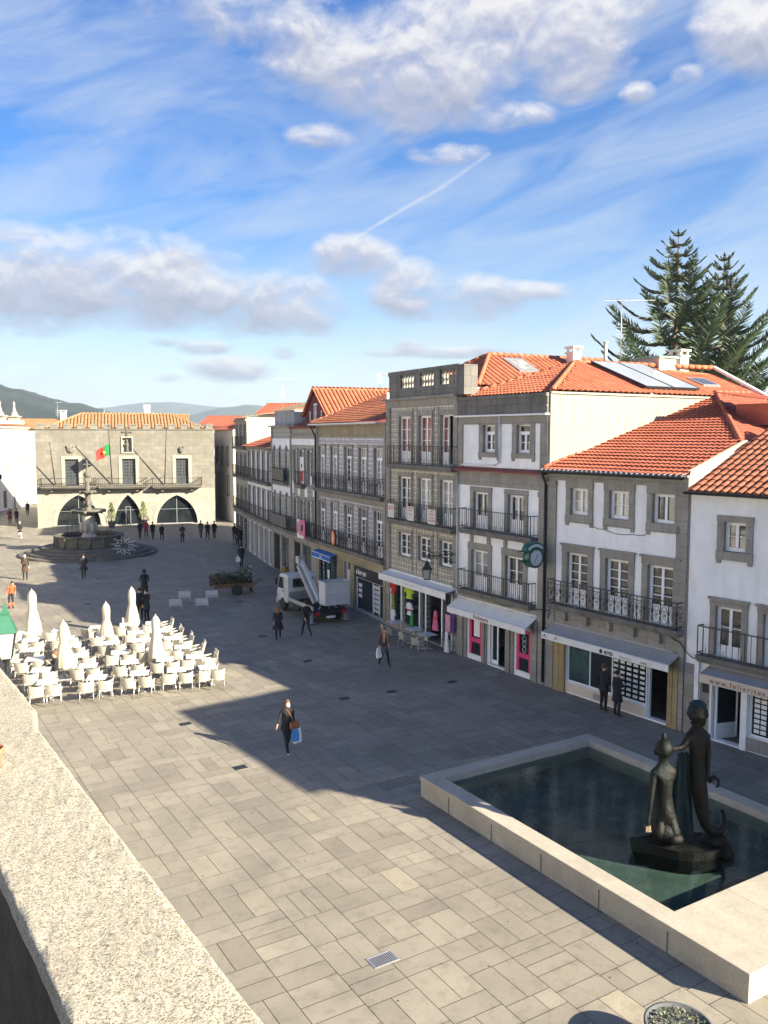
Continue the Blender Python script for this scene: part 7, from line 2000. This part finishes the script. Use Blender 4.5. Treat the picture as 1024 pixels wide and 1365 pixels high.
# ------------------------------------------------------------------ hills
def az_of(u): return _a+math.atan((u-512)/1143)
def hill(name, prof, dist, depth, mat, rough, nr=26, na=170, seed=0, back=1.0):
    us = [p[0] for p in prof]; m = MB(); vs = []
    for i in range(na):
        u = us[0]+(us[-1]-us[0])*i/(na-1)
        for (u0,v0),(u1,v1) in zip(prof, prof[1:]):
            if u0 <= u <= u1: v = v0+(v1-v0)*(u-u0)/(u1-u0); break
        el = (580-v)/1143; a = az_of(u)
        for j in range(nr):
            q = j/(nr-1); ra = dist-depth+2*depth*q; b = math.cos((q-.5)*PI)**1.3 if 0 < q < 1 else 0
            fine = noise.noise(Vector((a*dist/55, ra/55, seed)))*.6+noise.noise(Vector((a*dist/17, ra/17, seed+3)))*.4
            big_ = noise.noise(Vector((a*dist/400, ra/500, seed+7)))
            z = max(0, el*dist+10*0)*b*(1+.12*big_*(1-b))+rough*fine*min(1, b*3)-.5
            vs.append((ra*math.sin(a), ra*math.cos(a), z))
    m.add(vs, [(i*nr+j,(i+1)*nr+j,(i+1)*nr+j+1,i*nr+j+1) for i in range(na-1) for j in range(nr-1)], 0, True)
    o = m.build(name, mat); tag(o, kind='structure'); return o
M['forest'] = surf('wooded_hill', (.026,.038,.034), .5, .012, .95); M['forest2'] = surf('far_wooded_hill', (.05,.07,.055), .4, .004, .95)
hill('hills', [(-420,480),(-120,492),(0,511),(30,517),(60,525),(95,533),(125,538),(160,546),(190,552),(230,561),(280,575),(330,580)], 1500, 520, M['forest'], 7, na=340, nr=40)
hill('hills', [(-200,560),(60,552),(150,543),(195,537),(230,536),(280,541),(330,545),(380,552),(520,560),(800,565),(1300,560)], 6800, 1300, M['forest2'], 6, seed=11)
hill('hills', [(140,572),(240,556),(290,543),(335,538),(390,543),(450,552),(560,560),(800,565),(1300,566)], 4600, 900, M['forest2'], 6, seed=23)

# ------------------------------------------------------------------ haze
hz = MB(); hz.box(-7500,-3300,-1.2,7500,9300,285)
m = bpy.data.materials.new('haze'); m.use_nodes = True; t = NT(m.node_tree)
t.n.remove(t.n['Principled BSDF']); pv_ = t.node('ShaderNodeVolumePrincipled', {'Color': (.72,.86,1.0), 'Density': HAZE, 'Anisotropy': .2})
t.l.new(pv_.outputs[0], [n for n in t.n if n.type == 'OUTPUT_MATERIAL'][0].inputs['Volume'])
if HAZE > 0: tag(hz.build('haze', m), kind='stuff')

# ------------------------------------------------------------------ sky and sun
SUN_EL, SUN_AZ = R(24.5), R(138)                    # azimuth clockwise from +y
def sky():
    w = bpy.data.worlds.new('World'); scene.world = w; w.use_nodes = True
    t = NT(w.node_tree); bg = t.n['Background']; bg.inputs['Strength'].default_value = SKY
    st = t.node('ShaderNodeTexSky', sky_type='NISHITA', sun_disc=False, sun_elevation=SUN_EL, sun_rotation=SUN_AZ, altitude=20, air_density=1.0, dust_density=.6, ozone_density=2.2)
    hs = t.node('ShaderNodeHueSaturation', {'Saturation': 1.5, 'Value': 1.0, 'Hue': .515, 'Color': st.outputs[0]})
    g = t.n.new('ShaderNodeTexCoord').outputs['Generated']; sp = t.node('ShaderNodeSeparateXYZ'); t.l.new(g, sp.inputs[0])
    D = 180/PI
    az = t.math('MULTIPLY', t.math('ARCTAN2', sp.outputs[0], sp.outputs[1]), D); el = t.math('MULTIPLY', t.math('ARCSINE', sp.outputs[2]), D)
    cv = t.node('ShaderNodeCombineXYZ'); t.set(cv.inputs[0], az); t.set(cv.inputs[1], t.math('MULTIPLY', el, 1.5))
    n1 = t.noise(cv.outputs[0], .22, 9, .60, .35); n2 = t.noise(cv.outputs[0], .75, 7, .6)
    cv2 = t.node('ShaderNodeCombineXYZ'); t.set(cv2.inputs[0], az); t.set(cv2.inputs[1], t.math('SUBTRACT', t.math('MULTIPLY', el, 1.5), -.9))
    n1u = t.noise(cv2.outputs[0], .22, 9, .60, .35)
    F_, R_, U_ = cam_axes
    def ae(u, v):
        d = (F_*1143.+R_*(u-512.)-U_*(v-682.5)).normalized(); return math.degrees(math.atan2(d.x,d.y)), math.degrees(math.asin(d.z))
    blobs = [(40,385,190,56,1.05),(215,380,170,58,1.1),(330,402,130,46,1.05),(420,420,70,28,.8),(120,335,200,34,.62),(475,343,62,32,1.05),(545,388,66,44,.95),(620,395,95,34,.85),(700,386,75,16,.8),
             (545,105,130,70,1.0),(470,75,130,62,.85),(600,70,120,70,1.0),(690,12,190,40,1.0),(765,62,85,58,1.0),(350,20,160,40,.55),(852,125,26,14,.85),(914,100,26,13,.9),(1000,35,70,60,1.05),(430,182,50,18,.7),(682,156,58,20,.8),(600,205,60,14,.55),
             (312,493,68,19,1.05),(222,503,24,8,.8),(270,463,40,11,.8),(218,457,24,7,.75),(375,471,24,11,.8),(592,470,115,9,.95),(545,461,26,10,.8)]
    W = None; S = None; T = None
    for (u, v, su, sv, am) in blobs:
        a0, e0 = ae(u, v); sa = su/1143*D*.98; se = sv/1143*D
        dx = t.math('DIVIDE', t.math('SUBTRACT', az, a0), sa); dy = t.math('DIVIDE', t.math('SUBTRACT', el, e0), se)
        d2 = t.math('ADD', t.math('MULTIPLY', dx, dx), t.math('MULTIPLY', dy, dy))
        wv = t.math('MULTIPLY', t.math('SUBTRACT', 1.25, d2, clamp=True), am)
        W = wv if W is None else t.math('MAXIMUM', W, wv)
        x = t.math('MULTIPLY', wv, dy); S = x if S is None else t.math('ADD', S, x); T = wv if T is None else t.math('ADD', T, wv)
    dens = t.math('ADD', t.math('MULTIPLY', W, .72), t.math('ADD', t.math('MULTIPLY', t.math('SUBTRACT', n1, .5), 1.9), t.math('MULTIPLY', t.math('SUBTRACT', n2, .5), .55)))
    gate = t.math('MULTIPLY', W, 3.5, clamp=True)
    al = t.math('MULTIPLY', t.ramp(dens, [(.12, 0), (.42, .42), (.74, .88), (1, .96)]), gate)
    rel = t.math('DIVIDE', S, t.math('ADD', T, .05))
    lit = t.math('ADD', t.math('ADD', .50, t.math('MULTIPLY', rel, .50)), t.math('SUBTRACT', t.math('MULTIPLY', t.math('SUBTRACT', n1, n1u), 1.7), t.ramp(t.math('DIVIDE', el, 30.), [(.30, .14), (.50, 0)])))
    k = CLOUD
    ccol = t.ramp(lit, [(.08, (.42*k,.46*k,.60*k)), (.42, (.62*k,.63*k,.76*k)), (.74, (1.0*k,.98*k,.98*k))])
    # high thin veils
    cr = t.node('ShaderNodeCombineXYZ'); ca_, sa_ = math.cos(R(-14)), math.sin(R(-14))
    t.set(cr.inputs[0], t.math('MULTIPLY', t.math('ADD', t.math('MULTIPLY', az, ca_), t.math('MULTIPLY', el, -sa_)), .045))
    t.set(cr.inputs[1], t.math('MULTIPLY', t.math('ADD', t.math('MULTIPLY', az, sa_), t.math('MULTIPLY', el, ca_)), .20))
    n3 = t.noise(cr.outputs[0], 1.6, 8, .62, .8)
    leftw = t.ramp(t.math('DIVIDE', t.math('ADD', az, 30.), 100.), [(.22, 1.), (.45, .6), (.62, .75)])
    veil = t.math('MULTIPLY', t.ramp(n3, [(.36, 0), (.74, .85)]), leftw)
    veil = t.math('MULTIPLY', veil, t.ramp(t.math('DIVIDE', el, 90.), [(.27, 1), (.45, 0)]))
    low = t.ramp(t.math('DIVIDE', el, 30.), [(.0, .75), (.10, .50), (.22, .16), (.42, .03)])
    col = t.mix(veil, hs.outputs[0], (.74*k,.82*k,.95*k))
    col = t.mix(low, col, (.86*k,.93*k,1.0*k))
    # condensation trail
    tr = None
    for (p, q) in (((474,317),(530,283)),((530,283),(585,252)),((585,252),(652,205))):
        (a0,e0),(a1,e1) = ae(*p), ae(*q); da, de = a1-a0, e1-e0; l2 = da*da+de*de
        px = t.math('SUBTRACT', az, a0); py = t.math('SUBTRACT', el, e0)
        h = t.math('DIVIDE', t.math('ADD', t.math('MULTIPLY', px, da), t.math('MULTIPLY', py, de)), l2, clamp=True)
        ex = t.math('SUBTRACT', px, t.math('MULTIPLY', h, da)); ey = t.math('SUBTRACT', py, t.math('MULTIPLY', h, de))
        d = t.math('SQRT', t.math('ADD', t.math('MULTIPLY', ex, ex), t.math('MULTIPLY', ey, ey)))
        v = t.math('SUBTRACT', 1., t.math('DIVIDE', d, .17), clamp=True); tr = v if tr is None else t.math('MAXIMUM', tr, v)
    col = t.mix(t.math('MULTIPLY', t.math('MULTIPLY', tr, n2), t.ramp(t.math('DIVIDE', el, 30.), [(.47, .95), (.68, .45)])), col, (.95*k,.97*k,1.0*k))
    col = t.mix(al, col, ccol)
    t.set(bg.inputs['Color'], col)
sky()
sd = bpy.data.lights.new('sun', 'SUN'); sd.energy = SUN; sd.angle = R(.53); sd.color = (1.0,.90,.71)
so = bpy.data.objects.new('sun', sd); COL.objects.link(so)
dirv = Vector((math.sin(SUN_AZ)*math.cos(SUN_EL), math.cos(SUN_AZ)*math.cos(SUN_EL), math.sin(SUN_EL)))
so.rotation_euler = dirv.to_track_quat('Z', 'Y').to_euler(); so.location = dirv*80
# ------------------------------------------------------------------ camera
cd = bpy.data.cameras.new('camera'); cam = bpy.data.objects.new('camera', cd); COL.objects.link(cam)
cd.sensor_width = 36; cd.sensor_fit = 'AUTO'; cd.lens = 1143/1365*36; cd.clip_start = .05; cd.clip_end = 20000
mt = Matrix((_R, _U, -_F)).transposed().to_4x4(); mt.translation = (0,0,10.); cam.matrix_world = mt
scene.camera = cam
scene.view_settings.view_transform = 'Standard'; scene.view_settings.look = 'None'; scene.view_settings.gamma = 1; scene.view_settings.exposure = EXPO
scene.cycles.max_bounces = 6; scene.cycles.diffuse_bounces = 3; scene.cycles.glossy_bounces = 3; scene.cycles.transparent_max_bounces = 8; scene.cycles.volume_bounces = 0
scene.cycles.use_denoising = True
try: scene.cycles.denoiser = 'OPENIMAGEDENOISE'
except Exception: pass
scene.cycles.sample_clamp_indirect = 6
